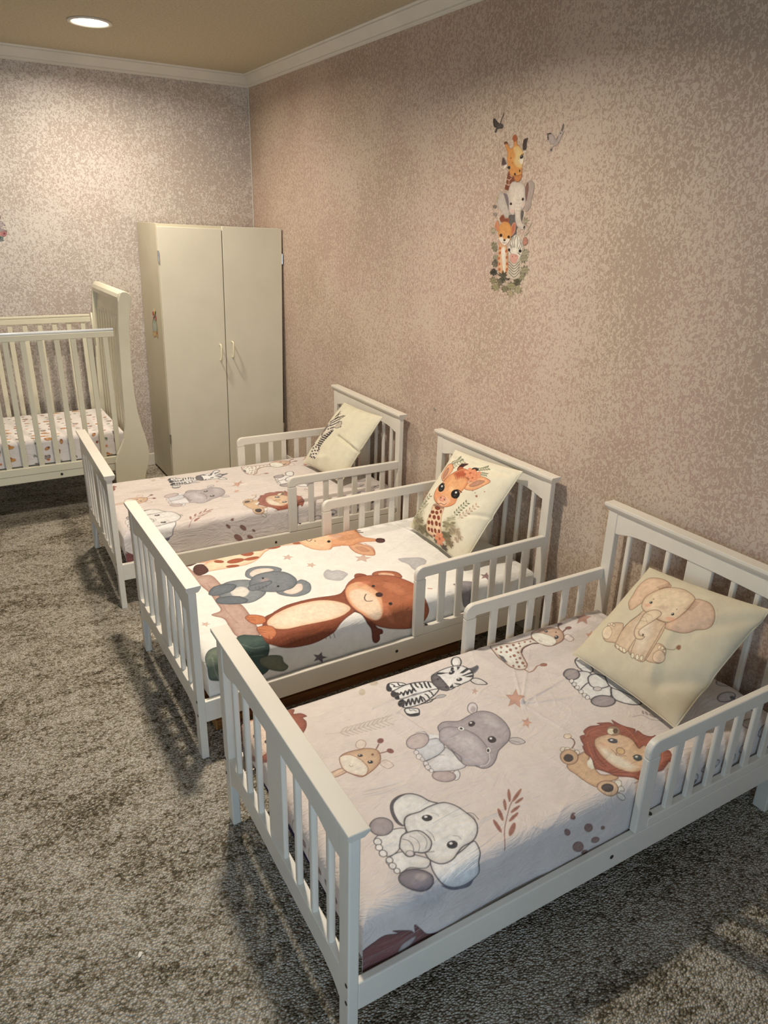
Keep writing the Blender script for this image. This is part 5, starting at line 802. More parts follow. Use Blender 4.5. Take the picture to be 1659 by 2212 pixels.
ART_P2 = [
('F',1,(188,181,152),None,10.4,None,0,0.6,[208,127,194,81,151,44,89,28,25,36,-25,69,-44,116,-28,165,19,202,83,216,145,205,191,172]),
('F',1,(188,181,152),(213,206,176),6.9,None,0,1,[12,177,25,125,83,91,158,69,134,119,91,159]),
('L',1,None,None,0,(157,151,127),1.7,1,[21,170,140,82]),
('F',1,(148,142,119),(172,165,142),6.9,None,0,1,[98,194,48,151,49,100,74,49,116,98,132,147]),
('L',1,None,None,0,(124,119,100),1.7,1,[96,185,77,68]),
('F',1,(168,161,135),(192,185,159),6.9,None,0,1,[159,178,82,159,36,116,10,63,89,91,145,128]),
('L',1,None,None,0,(141,135,114),1.7,1,[150,171,30,78]),
('F',1,(207,202,176),None,10.3,None,0,0.6,[187,216,193,162,175,120,137,99,90,106,45,141,16,193,10,249,30,293,69,312,117,302,160,267]),
('F',1,(207,202,176),(230,225,198),6.9,None,0,1,[0,260,45,211,119,177,203,152,150,200,85,240]),
('L',1,None,None,0,(173,169,146),1.7,1,[13,253,178,165]),
('F',1,(161,158,137),(186,182,161),6.9,None,0,1,[94,288,69,235,82,177,113,122,131,180,130,237]),
('L',1,None,None,0,(135,133,115),1.7,1,[95,278,111,143]),
('F',1,(184,180,156),(209,205,181),6.9,None,0,1,[169,276,102,241,61,189,36,131,104,175,154,223]),
('L',1,None,None,0,(154,151,131),1.7,1,[161,268,53,149]),
('F',1,(166,159,125),None,10.3,None,0,0.6,[227,62,240,17,223,-25,179,-52,121,-57,62,-38,19,0,6,48,25,91,72,117,131,120,188,100]),
('F',1,(166,159,125),(190,183,148),6.8,None,0,1,[26,64,69,22,141,5,222,1,172,39,108,65]),
('L',1,None,None,0,(139,133,105),1.7,1,[39,60,198,8]),
('F',1,(131,125,98),(154,148,121),6.8,None,0,1,[98,100,79,50,106,4,154,-36,164,17,152,65]),
('L',1,None,None,0,(110,105,82),1.7,1,[101,92,147,-19]),
('F',1,(148,141,111),(172,165,134),6.8,None,0,1,[164,101,105,64,85,15,87,-38,142,5,175,52]),
('L',1,None,None,0,(125,119,93),1.7,1,[159,92,97,-21]),
('F',1,(123,114,87),None,9.8,None,0,0.6,[340,81,354,49,338,13,297,-17,241,-32,183,-29,140,-7,126,27,143,65,188,94,246,108,301,103]),
('F',1,(123,114,87),(145,136,110),6.5,None,0,1,[211,-18,264,11,279,50,274,94,226,61,197,24]),
('L',1,None,None,0,(103,96,74),1.6,1,[215,-11,267,80]),
('F',1,(97,90,69),(119,112,90),6.5,None,0,1,[160,10,227,7,280,31,323,66,257,63,197,48]),
('L',1,None,None,0,(81,75,57),1.6,1,[170,13,303,59]),
('F',1,(110,102,78),(132,124,100),6.5,None,0,1,[153,44,204,17,266,18,330,33,275,55,216,63]),
('L',1,None,None,0,(92,86,66),1.6,1,[164,43,308,34]),
('F',1,(144,132,102),None,10.2,None,0,0.6,[229,121,242,91,231,60,197,36,149,24,99,29,61,50,46,81,59,113,95,138,145,148,193,142]),
('F',1,(144,132,102),(167,155,125),6.8,None,0,1,[120,40,168,63,180,95,173,131,130,106,105,75]),
('L',1,None,None,0,(121,111,86),1.7,1,[123,46,167,120]),
('F',1,(114,104,81),(137,126,103),6.8,None,0,1,[77,64,135,59,179,78,214,108,157,108,107,97]),
('L',1,None,None,0,(97,87,68),1.7,1,[86,67,197,103]),
('F',1,(129,118,92),(152,141,114),6.8,None,0,1,[71,92,113,67,165,68,220,81,174,101,125,109]),
('L',1,None,None,0,(109,99,77),1.7,1,[81,91,202,82]),
('F',1,(123,114,87),None,9.4,None,0,0.6,[434,55,427,31,398,9,351,-6,300,-10,258,-1,237,18,244,43,276,65,324,80,375,83,415,73]),
('F',1,(123,114,87),(145,136,110),6.3,None,0,1,[287,-5,337,12,368,42,387,78,339,57,301,31]),
('L',1,None,None,0,(103,96,74),1.6,1,[294,0,375,68]),
('F',1,(97,90,69),(119,112,90),6.3,None,0,1,[260,29,311,18,363,27,413,45,360,52,307,50]),
('L',1,None,None,0,(81,75,57),1.6,1,[270,30,394,43]),
('F',1,(110,102,78),(132,124,100),6.3,None,0,1,[270,59,301,31,349,19,404,15,368,42,324,60]),
('L',1,None,None,0,(92,86,66),1.6,1,[278,56,387,21]),
('F',1,(166,159,125),None,8.5,None,0,0.6,[618,264,642,237,641,200,615,162,569,134,517,123,470,133,444,161,445,200,474,239,522,266,574,275]),
('F',1,(166,159,125),(190,183,148),5.7,None,0,1,[545,136,575,176,570,220,546,264,522,220,515,176]),
('L',1,None,None,0,(139,133,105),1.4,1,[545,144,546,248]),
('F',1,(131,125,98),(154,148,121),5.7,None,0,1,[479,154,542,168,582,202,609,244,549,226,500,198]),
('L',1,None,None,0,(110,105,82),1.4,1,[488,160,594,233]),
('F',1,(148,141,111),(172,165,134),5.7,None,0,1,[454,187,517,174,578,187,633,212,569,220,506,216]),
('L',1,None,None,0,(125,119,93),1.4,1,[465,189,612,209]),
('F',1,(172,158,131),None,8.1,None,0,0.6,[728,202,732,171,713,141,674,120,626,114,582,125,553,149,549,182,570,212,611,233,659,237,702,226]),
('F',1,(172,158,131),(196,182,154),5.4,None,0,1,[606,130,654,149,674,182,679,221,634,198,604,169]),
('L',1,None,None,0,(144,133,109),1.4,1,[611,136,670,210]),
('F',1,(135,125,103),(158,147,125),5.4,None,0,1,[572,162,624,151,670,165,711,190,659,196,609,191]),
('L',1,None,None,0,(114,104,86),1.4,1,[581,164,694,186]),
('F',1,(153,141,117),(177,164,140),5.4,None,0,1,[573,193,608,163,657,156,710,160,671,187,627,202]),
('L',1,None,None,0,(129,118,97),1.4,1,[582,191,693,164]),
('F',1,(123,114,87),None,8.4,None,0,0.6,[654,142,668,109,657,74,624,47,576,34,526,40,487,64,472,98,484,134,521,162,570,173,619,165]),
('F',1,(123,114,87),(145,136,110),5.6,None,0,1,[547,52,594,78,605,114,599,154,556,125,532,91]),
('L',1,None,None,0,(103,96,74),1.4,1,[550,59,592,141]),
('F',1,(97,90,69),(119,112,90),5.6,None,0,1,[503,79,561,74,605,95,640,127,583,128,533,115]),
('L',1,None,None,0,(81,75,57),1.4,1,[512,82,623,122]),
('F',1,(110,102,78),(132,124,100),5.6,None,0,1,[497,110,540,83,592,83,646,97,600,120,550,129]),
('L',1,None,None,0,(92,86,66),1.4,1,[507,109,628,99]),
('F',1,(187,169,143),None,7.9,None,0,0.6,[770,142,752,132,722,132,688,140,657,156,640,174,641,191,660,201,691,201,725,192,754,176,770,158]),
('F',1,(187,169,143),(211,193,167),5.3,None,0,1,[651,158,688,152,726,160,761,174,722,177,683,174]),
('L',1,None,None,0,(156,141,120),1.3,1,[658,159,747,172]),
('F',1,(147,133,113),(170,156,136),5.3,None,0,1,[660,189,681,166,714,152,752,143,728,166,698,184]),
('L',1,None,None,0,(124,112,95),1.3,1,[666,186,740,149]),
('F',1,(166,151,128),(191,175,151),5.3,None,0,1,[686,204,685,176,702,151,726,128,724,158,713,184]),
('L',1,None,None,0,(140,127,108),1.3,1,[689,199,721,138]),
('F',1,(144,129,102),None,8.2,None,0,0.6,[716,74,708,47,682,25,645,15,606,19,577,38,565,65,575,93,602,115,640,124,678,118,705,100]),
('F',1,(144,129,102),(167,152,124),5.5,None,0,1,[597,41,642,45,669,67,686,98,643,89,609,72]),
('L',1,None,None,0,(121,108,86),1.4,1,[603,44,676,91]),
('F',1,(114,101,81),(137,124,103),5.5,None,0,1,[584,71,618,51,659,54,699,68,662,84,623,89]),
('L',1,None,None,0,(97,86,68),1.4,1,[591,71,685,68]),
('F',1,(129,114,91),(152,137,113),5.5,None,0,1,[597,94,609,64,644,50,687,45,669,74,642,94]),
('L',1,None,None,0,(108,96,77),1.4,1,[603,91,676,51]),
('F',1,(195,190,161),None,8.5,None,0,0.6,[576,299,590,285,590,263,577,237,553,214,525,202,501,202,486,216,486,240,500,266,524,288,552,300]),
('F',1,(195,190,161),(220,215,185),5.7,None,0,1,[549,209,559,237,549,266,529,293,523,263,527,234]),
('L',1,None,None,0,(163,159,134),1.4,1,[548,215,531,283]),
('F',1,(153,149,125),(176,173,149),5.7,None,0,1,[503,217,539,232,561,257,574,285,539,267,512,245]),
('L',1,None,None,0,(128,125,105),1.4,1,[508,221,565,277]),
('F',1,(174,169,143),(198,194,167),5.7,None,0,1,[481,237,523,235,561,247,595,266,552,264,512,257]),
('L',1,None,None,0,(145,142,120),1.4,1,[488,238,581,262]),
('F',1,(87,77,60),None,8.5,None,0,0.6,[654,17,645,-2,618,-17,579,-26,539,-24,509,-13,497,4,508,23,537,39,576,47,615,44,644,33]),
('F',1,(87,77,60),(109,98,82),5.6,None,0,1,[531,-20,572,-10,601,12,623,40,583,27,548,9]),
('L',1,None,None,0,(73,65,51),1.4,1,[537,-16,612,33]),
('F',1,(69,61,48),(90,83,69),5.6,None,0,1,[517,11,553,-3,595,0,637,10,598,21,557,24]),
('L',1,None,None,0,(58,51,40),1.4,1,[524,11,622,10]),
('F',1,(77,69,54),(99,90,75),5.6,None,0,1,[530,35,548,9,583,-6,624,-14,601,12,572,31]),
('L',1,None,None,0,(65,58,45),1.4,1,[536,32,612,-8]),
('F',1,(104,92,73),None,8.9,None,0,0.6,[526,30,522,15,504,1,474,-9,443,-12,417,-6,404,6,408,22,428,37,458,46,489,48,514,42]),
('F',1,(104,92,73),(127,114,94),5.9,None,0,1,[435,-9,467,2,485,22,497,45,466,32,442,15]),
('L',1,None,None,0,(88,78,61),1.5,1,[439,-5,489,38]),
('F',1,(83,73,57),(105,94,79),5.9,None,0,1,[418,13,449,6,482,11,513,24,480,29,447,27]),
('L',1,None,None,0,(70,61,48),1.5,1,[424,14,502,22]),
('F',1,(94,83,64),(116,104,86),5.9,None,0,1,[424,33,442,14,473,6,507,5,485,22,458,34]),
('L',1,None,None,0,(79,70,54),1.5,1,[429,31,497,8]),
('F',1,(193,170,148),None,7.9,None,0,0.6,[749,117,740,109,720,106,697,108,675,115,661,126,659,136,670,144,689,147,713,144,734,137,747,127]),
('F',1,(193,170,148),(218,194,173),5.3,None,0,1,[670,116,696,115,718,123,739,136,713,135,688,130]),
('L',1,None,None,0,(161,142,124),1.3,1,[675,117,730,133]),
('F',1,(151,134,117),(174,157,140),5.3,None,0,1,[672,137,688,123,712,117,737,116,719,129,697,137]),
('L',1,None,None,0,(127,112,98),1.3,1,[676,135,729,118]),
('F',1,(171,151,132),(196,175,155),5.3,None,0,1,[686,149,689,130,703,116,723,104,718,123,707,139]),
('L',1,None,None,0,(144,127,110),1.3,1,[688,146,719,109]),
('L',1,None,None,0,(116,123,93),2.2,1,[24,159,113,344]),
('F',1,(116,123,93),None,10.7,None,0,1,[6,207,15,205,25,197,28,187,24,182,14,184,5,192,1,201]),
('F',1,(116,123,93),None,10.5,None,0,1,[81,194,80,188,69,181,54,177,44,178,46,184,57,191,72,195]),
('F',1,(116,123,93),None,10.6,None,0,1,[21,238,31,236,40,228,43,219,39,213,29,215,20,223,17,233]),
('F',1,(116,123,93),None,10.4,None,0,1,[96,225,95,219,84,212,69,208,59,210,61,216,72,223,87,226]),
('F',1,(116,123,93),None,10.5,None,0,1,[36,269,46,268,55,259,58,250,54,244,45,246,36,254,32,264]),
('F',1,(116,123,93),None,10.3,None,0,1,[111,255,109,250,98,243,84,239,74,241,76,247,87,253,101,257]),
('F',1,(116,123,93),None,10.5,None,0,1,[51,300,61,298,70,290,73,281,69,275,60,277,51,285,47,295]),
('F',1,(116,123,93),None,10.3,None,0,1,[125,286,124,280,113,273,98,270,89,271,90,277,102,284,116,288]),
('F',1,(116,123,93),None,10.4,None,0,1,[66,331,76,329,85,321,88,311,84,306,75,308,66,316,62,326]),
('F',1,(116,123,93),None,10.2,None,0,1,[139,316,138,310,127,304,113,300,104,302,105,308,116,314,130,318]),
('F',1,(116,123,93),None,10.3,None,0,1,[81,361,90,359,99,351,103,342,98,336,89,338,80,346,77,356]),
('F',1,(116,123,93),None,10.1,None,0,1,[154,346,152,340,142,334,128,330,118,332,120,338,131,344,145,348]),
('L',1,None,None,0,(116,123,93),1.7,1,[550,283,609,439]),
('F',1,(116,123,93),None,8.5,None,0,1,[534,324,541,323,548,316,551,307,548,302,541,304,534,311,531,320]),
('F',1,(116,123,93),None,8.4,None,0,1,[592,312,591,307,583,301,572,298,564,299,565,304,573,310,584,313]),
('F',1,(116,123,93),None,8.4,None,0,1,[544,351,551,349,558,342,561,334,558,329,551,330,544,338,541,346]),
('F',1,(116,123,93),None,8.3,None,0,1,[601,338,601,333,593,327,582,324,574,325,575,331,583,337,594,340]),
('F',1,(116,123,93),None,8.4,None,0,1,[554,377,561,375,568,368,571,360,568,355,561,357,554,364,551,372]),
('F',1,(116,123,93),None,8.3,None,0,1,[611,364,610,359,602,353,591,350,584,352,585,357,593,363,604,366]),
('F',1,(116,123,93),None,8.4,None,0,1,[564,403,571,401,578,394,581,386,578,381,571,383,564,390,561,399]),
('F',1,(116,123,93),None,8.2,None,0,1,[621,390,620,385,612,379,601,376,594,378,595,383,603,389,614,391]),
('F',1,(116,123,93),None,8.3,None,0,1,[574,429,581,427,588,420,591,412,588,407,581,409,574,416,571,424]),
('F',1,(116,123,93),None,8.2,None,0,1,[630,415,630,410,621,405,611,402,604,403,604,409,612,414,623,417]),
('F',1,(116,123,93),None,8.3,None,0,1,[583,455,591,453,598,446,601,437,598,433,591,435,583,442,581,450]),
('F',1,(116,123,93),None,8.1,None,0,1,[640,441,639,436,631,430,620,427,613,429,614,434,622,440,633,442]),
('L',1,None,None,0,(190,159,134),1.7,1,[608,280,716,454]),
('F',1,(190,159,134),None,8.2,None,0,1,[605,327,612,325,617,317,618,309,614,305,608,307,602,315,601,323]),
('F',1,(190,159,134),None,8.1,None,0,1,[658,309,656,304,647,300,636,298,629,300,631,305,640,310,651,312]),
('F',1,(190,159,134),None,8.2,None,0,1,[624,357,630,354,636,347,637,339,633,334,626,337,621,344,620,353]),
('F',1,(190,159,134),None,8,None,0,1,[676,339,674,334,665,329,654,327,647,329,649,334,658,339,669,341]),
('F',1,(190,159,134),None,8.1,None,0,1,[642,386,648,384,654,376,655,368,651,364,645,366,639,374,638,382]),
('F',1,(190,159,134),None,8,None,0,1,[694,367,692,363,683,358,672,356,665,358,667,363,676,368,687,370]),
('F',1,(190,159,134),None,8,None,0,1,[660,415,667,412,672,405,673,397,669,392,663,395,657,403,656,411]),
('F',1,(190,159,134),None,7.9,None,0,1,[711,396,710,391,701,387,690,385,683,387,685,392,694,397,705,398]),
('F',1,(190,159,134),None,7.9,None,0,1,[678,443,684,441,690,433,691,425,687,421,681,423,675,431,674,439]),
('F',1,(190,159,134),None,7.8,None,0,1,[729,424,727,419,718,415,707,413,701,416,703,421,712,425,722,426]),
('F',1,(190,159,134),None,7.9,None,0,1,[696,471,702,469,707,461,708,453,705,449,698,452,693,459,692,468]),
('F',1,(190,159,134),None,7.7,None,0,1,[746,452,744,447,735,443,725,442,718,444,720,449,729,453,740,454]),
('L',1,None,None,0,(116,123,93),2.2,1,[65,67,-6,240]),
('F',1,(116,123,93),None,10.7,None,0,1,[10,98,20,100,35,97,46,90,47,84,37,82,22,85,11,92]),
('F',1,(116,123,93),None,10.4,None,0,1,[87,113,90,107,86,98,77,90,67,88,64,93,68,103,77,111]),
('F',1,(116,123,93),None,10.7,None,0,1,[-2,127,8,129,23,125,34,118,35,112,25,111,10,114,-1,121]),
('F',1,(116,123,93),None,10.5,None,0,1,[75,141,79,136,75,126,65,118,56,116,52,122,56,131,66,139]),
('F',1,(116,123,93),None,10.7,None,0,1,[-14,156,-4,158,11,154,22,147,23,141,13,139,-2,143,-13,150]),
('F',1,(116,123,93),None,10.5,None,0,1,[63,170,67,164,63,155,53,147,44,145,40,150,44,160,54,168]),
('F',1,(116,123,93),None,10.8,None,0,1,[-26,186,-16,187,-1,183,10,176,11,170,1,168,-14,172,-25,179]),
('F',1,(116,123,93),None,10.6,None,0,1,[52,198,55,193,51,183,42,175,32,174,28,179,32,189,42,197]),
('F',1,(116,123,93),None,10.8,None,0,1,[-38,215,-28,216,-13,212,-2,205,-1,199,-11,197,-26,202,-37,209]),
('F',1,(116,123,93),None,10.6,None,0,1,[40,227,44,222,40,212,30,204,20,202,16,208,20,218,30,226]),
('F',1,(116,123,93),None,10.9,None,0,1,[-50,244,-40,246,-25,242,-14,234,-13,228,-23,227,-38,231,-49,238]),
('F',1,(116,123,93),None,10.6,None,0,1,[28,256,32,250,28,241,18,233,8,231,4,237,9,247,18,255]),
('L',1,None,None,0,(117,124,100),2.1,1,[121,702,175,795]),
('F',1,(117,124,100),None,10.2,None,0,1,[100,738,109,735,117,726,120,716,115,712,106,715,98,723,95,733]),
('F',1,(117,124,100),None,10,None,0,1,[170,715,168,709,158,704,143,703,135,705,136,711,147,716,161,717]),
('F',1,(117,124,100),None,10.1,None,0,1,[109,753,118,750,126,741,129,732,124,727,116,730,107,739,105,749]),
('F',1,(117,124,100),None,9.9,None,0,1,[179,730,177,725,166,720,152,718,144,721,145,727,156,732,170,733]),
('F',1,(117,124,100),None,10.1,None,0,1,[118,769,127,766,135,757,138,748,134,743,125,746,117,755,114,764]),
('F',1,(117,124,100),None,9.9,None,0,1,[188,746,186,740,175,735,161,734,153,737,154,742,165,747,179,748]),
('F',1,(117,124,100),None,10,None,0,1,[127,785,136,781,144,773,147,763,143,759,134,762,126,771,123,780]),
('F',1,(117,124,100),None,9.9,None,0,1,[196,761,195,756,184,751,170,749,162,752,163,758,174,762,188,764]),
('F',1,(117,124,100),None,10,None,0,1,[136,800,145,797,153,788,156,779,152,774,143,777,135,786,132,796]),
('F',1,(117,124,100),None,9.8,None,0,1,[205,776,204,771,193,766,179,765,170,768,172,773,183,778,197,779]),
('F',1,(117,124,100),None,10,None,0,1,[145,815,154,812,162,803,165,794,161,789,152,793,144,801,141,811]),
('F',1,(117,124,100),None,9.8,None,0,1,[214,791,212,786,202,781,188,780,179,783,181,788,192,793,205,794]),
('L',1,None,None,0,(137,142,113),2,1,[180,659,233,773]),
('F',1,(137,142,113),None,9.9,None,0,1,[165,698,172,696,179,689,182,681,179,677,171,679,164,686,161,694]),
('F',1,(137,142,113),None,9.7,None,0,1,[223,681,222,677,214,672,202,670,195,672,196,677,205,682,216,683]),
('F',1,(137,142,113),None,9.8,None,0,1,[176,722,183,719,190,712,193,704,190,700,182,702,175,710,172,717]),
('F',1,(137,142,113),None,9.7,None,0,1,[234,704,233,700,224,695,213,693,206,695,207,700,215,705,227,706]),
('F',1,(137,142,113),None,9.8,None,0,1,[186,744,194,742,201,735,204,727,201,723,193,725,186,733,183,740]),
('F',1,(137,142,113),None,9.6,None,0,1,[244,727,244,722,235,718,224,716,216,718,217,723,226,727,237,729]),
('F',1,(137,142,113),None,9.8,None,0,1,[197,767,205,765,212,758,215,750,211,746,204,748,197,755,194,763]),
('F',1,(137,142,113),None,9.6,None,0,1,[255,749,254,745,246,740,234,739,227,741,228,746,237,750,248,752]),
('F',1,(137,142,113),None,9.7,None,0,1,[208,790,215,787,222,780,225,772,222,768,215,771,208,778,205,786]),
('F',1,(137,142,113),None,9.6,None,0,1,[265,772,264,767,256,763,245,761,238,764,239,768,247,772,258,774]),
('L',1,None,None,0,(107,119,85),1.8,1,[461,737,534,796]),
('F',1,(107,119,85),None,8.7,None,0,1,[458,771,464,767,468,758,467,750,461,747,455,751,451,759,453,768]),
('F',1,(107,119,85),None,8.6,None,0,1,[509,739,505,735,494,733,481,734,475,738,478,742,490,744,502,743]),
('F',1,(107,119,85),None,8.7,None,0,1,[473,783,479,779,483,770,481,762,476,759,470,763,466,771,468,780]),
('F',1,(107,119,85),None,8.5,None,0,1,[523,751,520,747,509,745,496,746,490,750,493,754,504,756,517,755]),
('F',1,(107,119,85),None,8.6,None,0,1,[488,794,494,790,497,782,496,774,491,771,484,775,481,783,482,791]),
('F',1,(107,119,85),None,8.5,None,0,1,[537,763,534,759,523,757,511,758,504,762,508,766,519,768,531,767]),
('F',1,(107,119,85),None,8.5,None,0,1,[502,806,508,802,512,793,511,785,505,782,499,786,496,795,497,803]),
('F',1,(107,119,85),None,8.4,None,0,1,[552,775,548,771,537,769,525,770,519,774,522,778,533,780,545,779]),
('F',1,(107,119,85),None,8.5,None,0,1,[517,818,523,814,526,805,525,797,520,794,514,798,510,807,511,815]),
('F',1,(107,119,85),None,8.4,None,0,1,[566,786,562,782,552,780,539,782,533,786,536,790,547,792,559,790]),
('L',1,None,None,0,(116,125,92),1.7,1,[530,716,607,725]),
('F',1,(116,125,92),None,8.4,None,0,1,[551,737,553,733,550,726,543,722,537,722,535,726,538,733,545,737]),
('F',1,(116,125,92),None,8.4,None,0,1,[568,702,563,701,553,703,544,708,542,712,547,714,557,711,566,707]),
('F',1,(116,125,92),None,8.3,None,0,1,[570,739,572,735,569,729,562,724,556,724,554,729,557,735,564,739]),
('F',1,(116,125,92),None,8.3,None,0,1,[587,705,582,703,572,706,563,710,561,715,566,716,576,714,585,709]),
('F',1,(116,125,92),None,8.2,None,0,1,[589,741,591,737,588,731,581,726,575,726,573,731,576,737,583,741]),
('F',1,(116,125,92),None,8.2,None,0,1,[606,707,601,706,591,708,582,713,580,717,585,718,595,716,604,711]),
('F',1,(116,125,92),None,8.2,None,0,1,[608,743,610,739,607,733,600,729,594,729,592,733,595,739,602,744]),
('F',1,(116,125,92),None,8.1,None,0,1,[625,709,620,708,610,710,601,715,599,719,604,721,614,718,623,713]),
('F',1,(166,109,85),None,8.1,None,0,1,[636,585,637,580,633,577,627,577,623,580,622,584,625,587,631,587]),
('F',1,(166,109,85),None,8.1,None,0,1,[640,542,641,539,638,536,633,536,629,538,629,542,631,544,636,544]),
('F',1,(166,109,85),None,8,None,0,1,[673,524,675,517,669,512,660,512,652,517,651,523,656,528,665,529]),
('F',1,(166,109,85),None,7.8,None,0,1,[713,584,714,581,711,578,707,578,703,580,702,584,705,586,710,586]),
('F',1,(166,109,85),None,10.5,None,0,1,[53,522,54,518,50,515,43,515,38,518,37,522,41,525,47,525]),
('F',1,(166,109,85),None,10.5,None,0,1,[35,484,36,481,33,478,28,478,24,480,23,483,26,486,31,486]),
('F',1,(166,109,85),None,8.2,None,0,1,[604,549,604,546,602,543,597,543,593,545,592,549,595,551,600,551]),
('F',1,(231,202,169),(206,159,124),7.7,(140,89,65),1.5,1,[250,291,376,317,411,233,468,138,545,63,428,36,304,36,262,120,256,205]),
('F',1,(135,67,47),(107,51,38),3.9,None,0,1,[350,281,350,272,341,263,325,256,306,254,290,257,280,264,280,273,290,282,306,288,325,290,341,288]),
('F',1,(135,67,47),(107,51,38),4,None,0,1,[305,228,307,220,303,212,294,206,281,203,268,204,259,210,256,217,260,225,270,231,283,234,296,233]),
('F',1,(135,67,47),(107,51,38),3.9,None,0,1,[354,240,358,232,356,224,348,218,337,216,325,219,316,225,312,233,314,242,321,247,333,249,344,247]),
('F',1,(135,67,47),(107,51,38),3.8,None,0,1,[387,263,390,255,389,248,383,244,375,244,367,249,360,256,358,265,359,272,365,276,373,275,381,271]),
('F',1,(135,67,47),(107,51,38),4,None,0,1,[288,177,286,165,275,159,260,161,251,172,253,184,265,190,279,188]),
('F',1,(135,67,47),(107,51,38),3.9,None,0,1,[351,194,356,184,355,175,346,169,334,167,321,170,310,177,305,186,307,195,315,202,328,204,341,201]),
('F',1,(135,67,47),(107,51,38),3.8,None,0,1,[402,208,408,198,408,190,402,184,391,182,379,186,369,194,363,204,363,213,370,218,380,220,392,216]),
('F',1,(135,67,47),(107,51,38),4,None,0,1,[313,124,315,115,312,107,304,102,293,101,282,105,274,113,271,123,274,131,283,136,294,136,305,132]),
('F',1,(135,67,47),(107,51,38),3.9,None,0,1,[354,138,361,127,362,118,356,112,346,111,334,115,322,124,315,135,314,144,320,150,330,151,343,146]),
('F',1,(135,67,47),(107,51,38),3.8,None,0,1,[409,155,416,145,416,135,410,129,399,128,387,132,376,140,369,150,369,159,376,166,386,167,399,163]),
('F',1,(135,67,47),(107,51,38),3.7,None,0,1,[448,160,454,152,454,145,450,140,442,139,433,143,424,150,419,158,418,165,423,170,430,171,440,167]),
('F',1,(135,67,47),(107,51,38),3.9,None,0,1,[339,74,344,66,343,58,337,52,327,51,316,53,307,59,302,67,303,75,309,81,319,82,330,80]),
('F',1,(135,67,47),(107,51,38),3.8,None,0,1,[386,80,391,72,391,64,385,58,375,57,364,60,355,66,350,75,350,83,356,88,366,90,377,87]),
('F',1,(135,67,47),(107,51,38),3.8,None,0,1,[430,93,436,84,436,75,431,70,421,68,410,72,400,79,394,89,394,98,399,103,409,104,420,101]),
('F',1,(135,67,47),(107,51,38),3.7,None,0,1,[479,108,484,101,483,93,477,88,468,87,458,89,450,95,445,103,446,110,452,116,461,117,471,114]),
('F',1,(135,67,47),(107,51,38),3.8,None,0,1,[434,50,436,43,428,36,416,34,407,37,406,45,413,52,425,54]),
('F',1,(111,57,42),None,9.4,None,0,0.7,[250,296,379,318,382,281,257,264]),
('F',1,(48,34,31),(139,71,49),6.3,None,0,1,[264,668,250,707,255,748,296,768,316,752,308,715,313,668]),
('F',1,(177,92,63),None,9.4,None,0,1,[277,665,266,700,313,710,319,667]),
('F',1,(48,40,35),None,8.8,None,0,1,[407,715,406,749,443,759,483,742,464,711]),
('F',1,(228,172,131),(202,128,91),10,(121,70,51),2.1,1,[140,531,76,586,52,669,111,708,191,684,220,627,197,556,180,520]),
('F',1,(187,139,114),(131,88,72),8.4,None,0,1,[152,542,104,594,97,651,146,650,178,601,172,548]),
('F',1,(232,178,135),(210,135,95),8.3,(121,70,51),1.7,1,[477,553,507,636,574,692,688,683,673,630,613,561,521,534]),
('F',1,(197,149,124),(141,98,82),6.9,None,0,1,[518,580,572,643,645,666,637,625,573,578]),
('F',1,(229,171,123),(211,130,86),18.5,(130,74,51),1.9,1,[186,509,212,575,257,641,322,704,429,687,469,618,487,556,477,499,478,431,483,381,437,334,369,307,270,310,200,338,156,396,152,461]),
('F',1,(182,85,57),(200,116,75),15.3,None,0,0.9,[237,618,319,707,437,689,466,610,386,606,338,571,291,591]),
('L',1,None,None,0,(129,53,39),2.3,0.6,[269,627,324,587]),
('L',1,None,None,0,(129,53,39),2.3,0.6,[288,638,344,596]),
('L',1,None,None,0,(129,53,39),2.3,0.6,[306,649,364,605]),
('L',1,None,None,0,(129,53,39),2.3,0.6,[324,660,383,613]),
('L',1,None,None,0,(129,53,39),2.3,0.6,[342,671,402,622]),
('L',1,None,None,0,(129,53,39),2.3,0.6,[360,681,421,631]),
('L',1,None,None,0,(129,53,39),2.2,0.6,[378,692,440,639]),
('F',1,(237,196,149),None,9.2,None,0,0.7,[368,527,386,516,394,498,390,478,375,461,353,452,329,453,311,463,303,482,307,502,323,519,345,528]),
('F',1,(223,140,102),None,9.7,None,0,0.5,[281,390,281,371,267,356,244,349,218,352,195,363,183,381,184,401,198,416,221,423,247,420,269,408]),
('F',1,(224,150,110),None,8.8,None,0,0.5,[487,421,494,403,488,386,470,374,445,370,418,375,398,388,390,406,397,424,416,436,442,440,468,434]),
('F',1,(238,192,158),(226,160,124),9.3,None,0,1,[256,336,264,375,321,406,413,394,416,346,369,307,292,309]),
('F',1,(230,165,137),None,9.4,(149,86,66),1.6,1,[361,380,361,367,350,356,329,348,305,346,283,350,271,360,270,372,282,384,303,392,327,394,348,389]),
('F',1,(55,30,26),None,9.5,None,0,1,[297,373,299,367,296,364,290,364,284,368,281,373,284,377,291,377]),
('F',1,(55,30,26),None,9.3,None,0,1,[350,374,352,368,350,365,344,365,338,369,335,374,338,378,344,377]),
('L',1,None,None,0,(83,44,36),2.3,1,[255,314,299,309,327,325,373,326,395,351]),
('F',1,(22,19,19),None,9.8,None,0,1,[257,461,260,441,249,424,229,415,203,417,179,430,163,449,160,470,171,488,192,496,218,493,242,481]),
('F',1,(223,223,223),None,9.8,None,0,1,[218,475,220,468,213,462,201,462,192,467,190,474,197,480,209,480]),
('F',1,(76,67,64),None,9.8,None,0,1,[229,444,229,439,221,434,210,433,203,435,203,441,211,445,222,447]),
('F',1,(22,19,19),None,8.9,None,0,1,[483,467,484,446,470,429,444,419,413,420,386,432,369,452,368,473,383,491,409,500,440,498,467,486]),
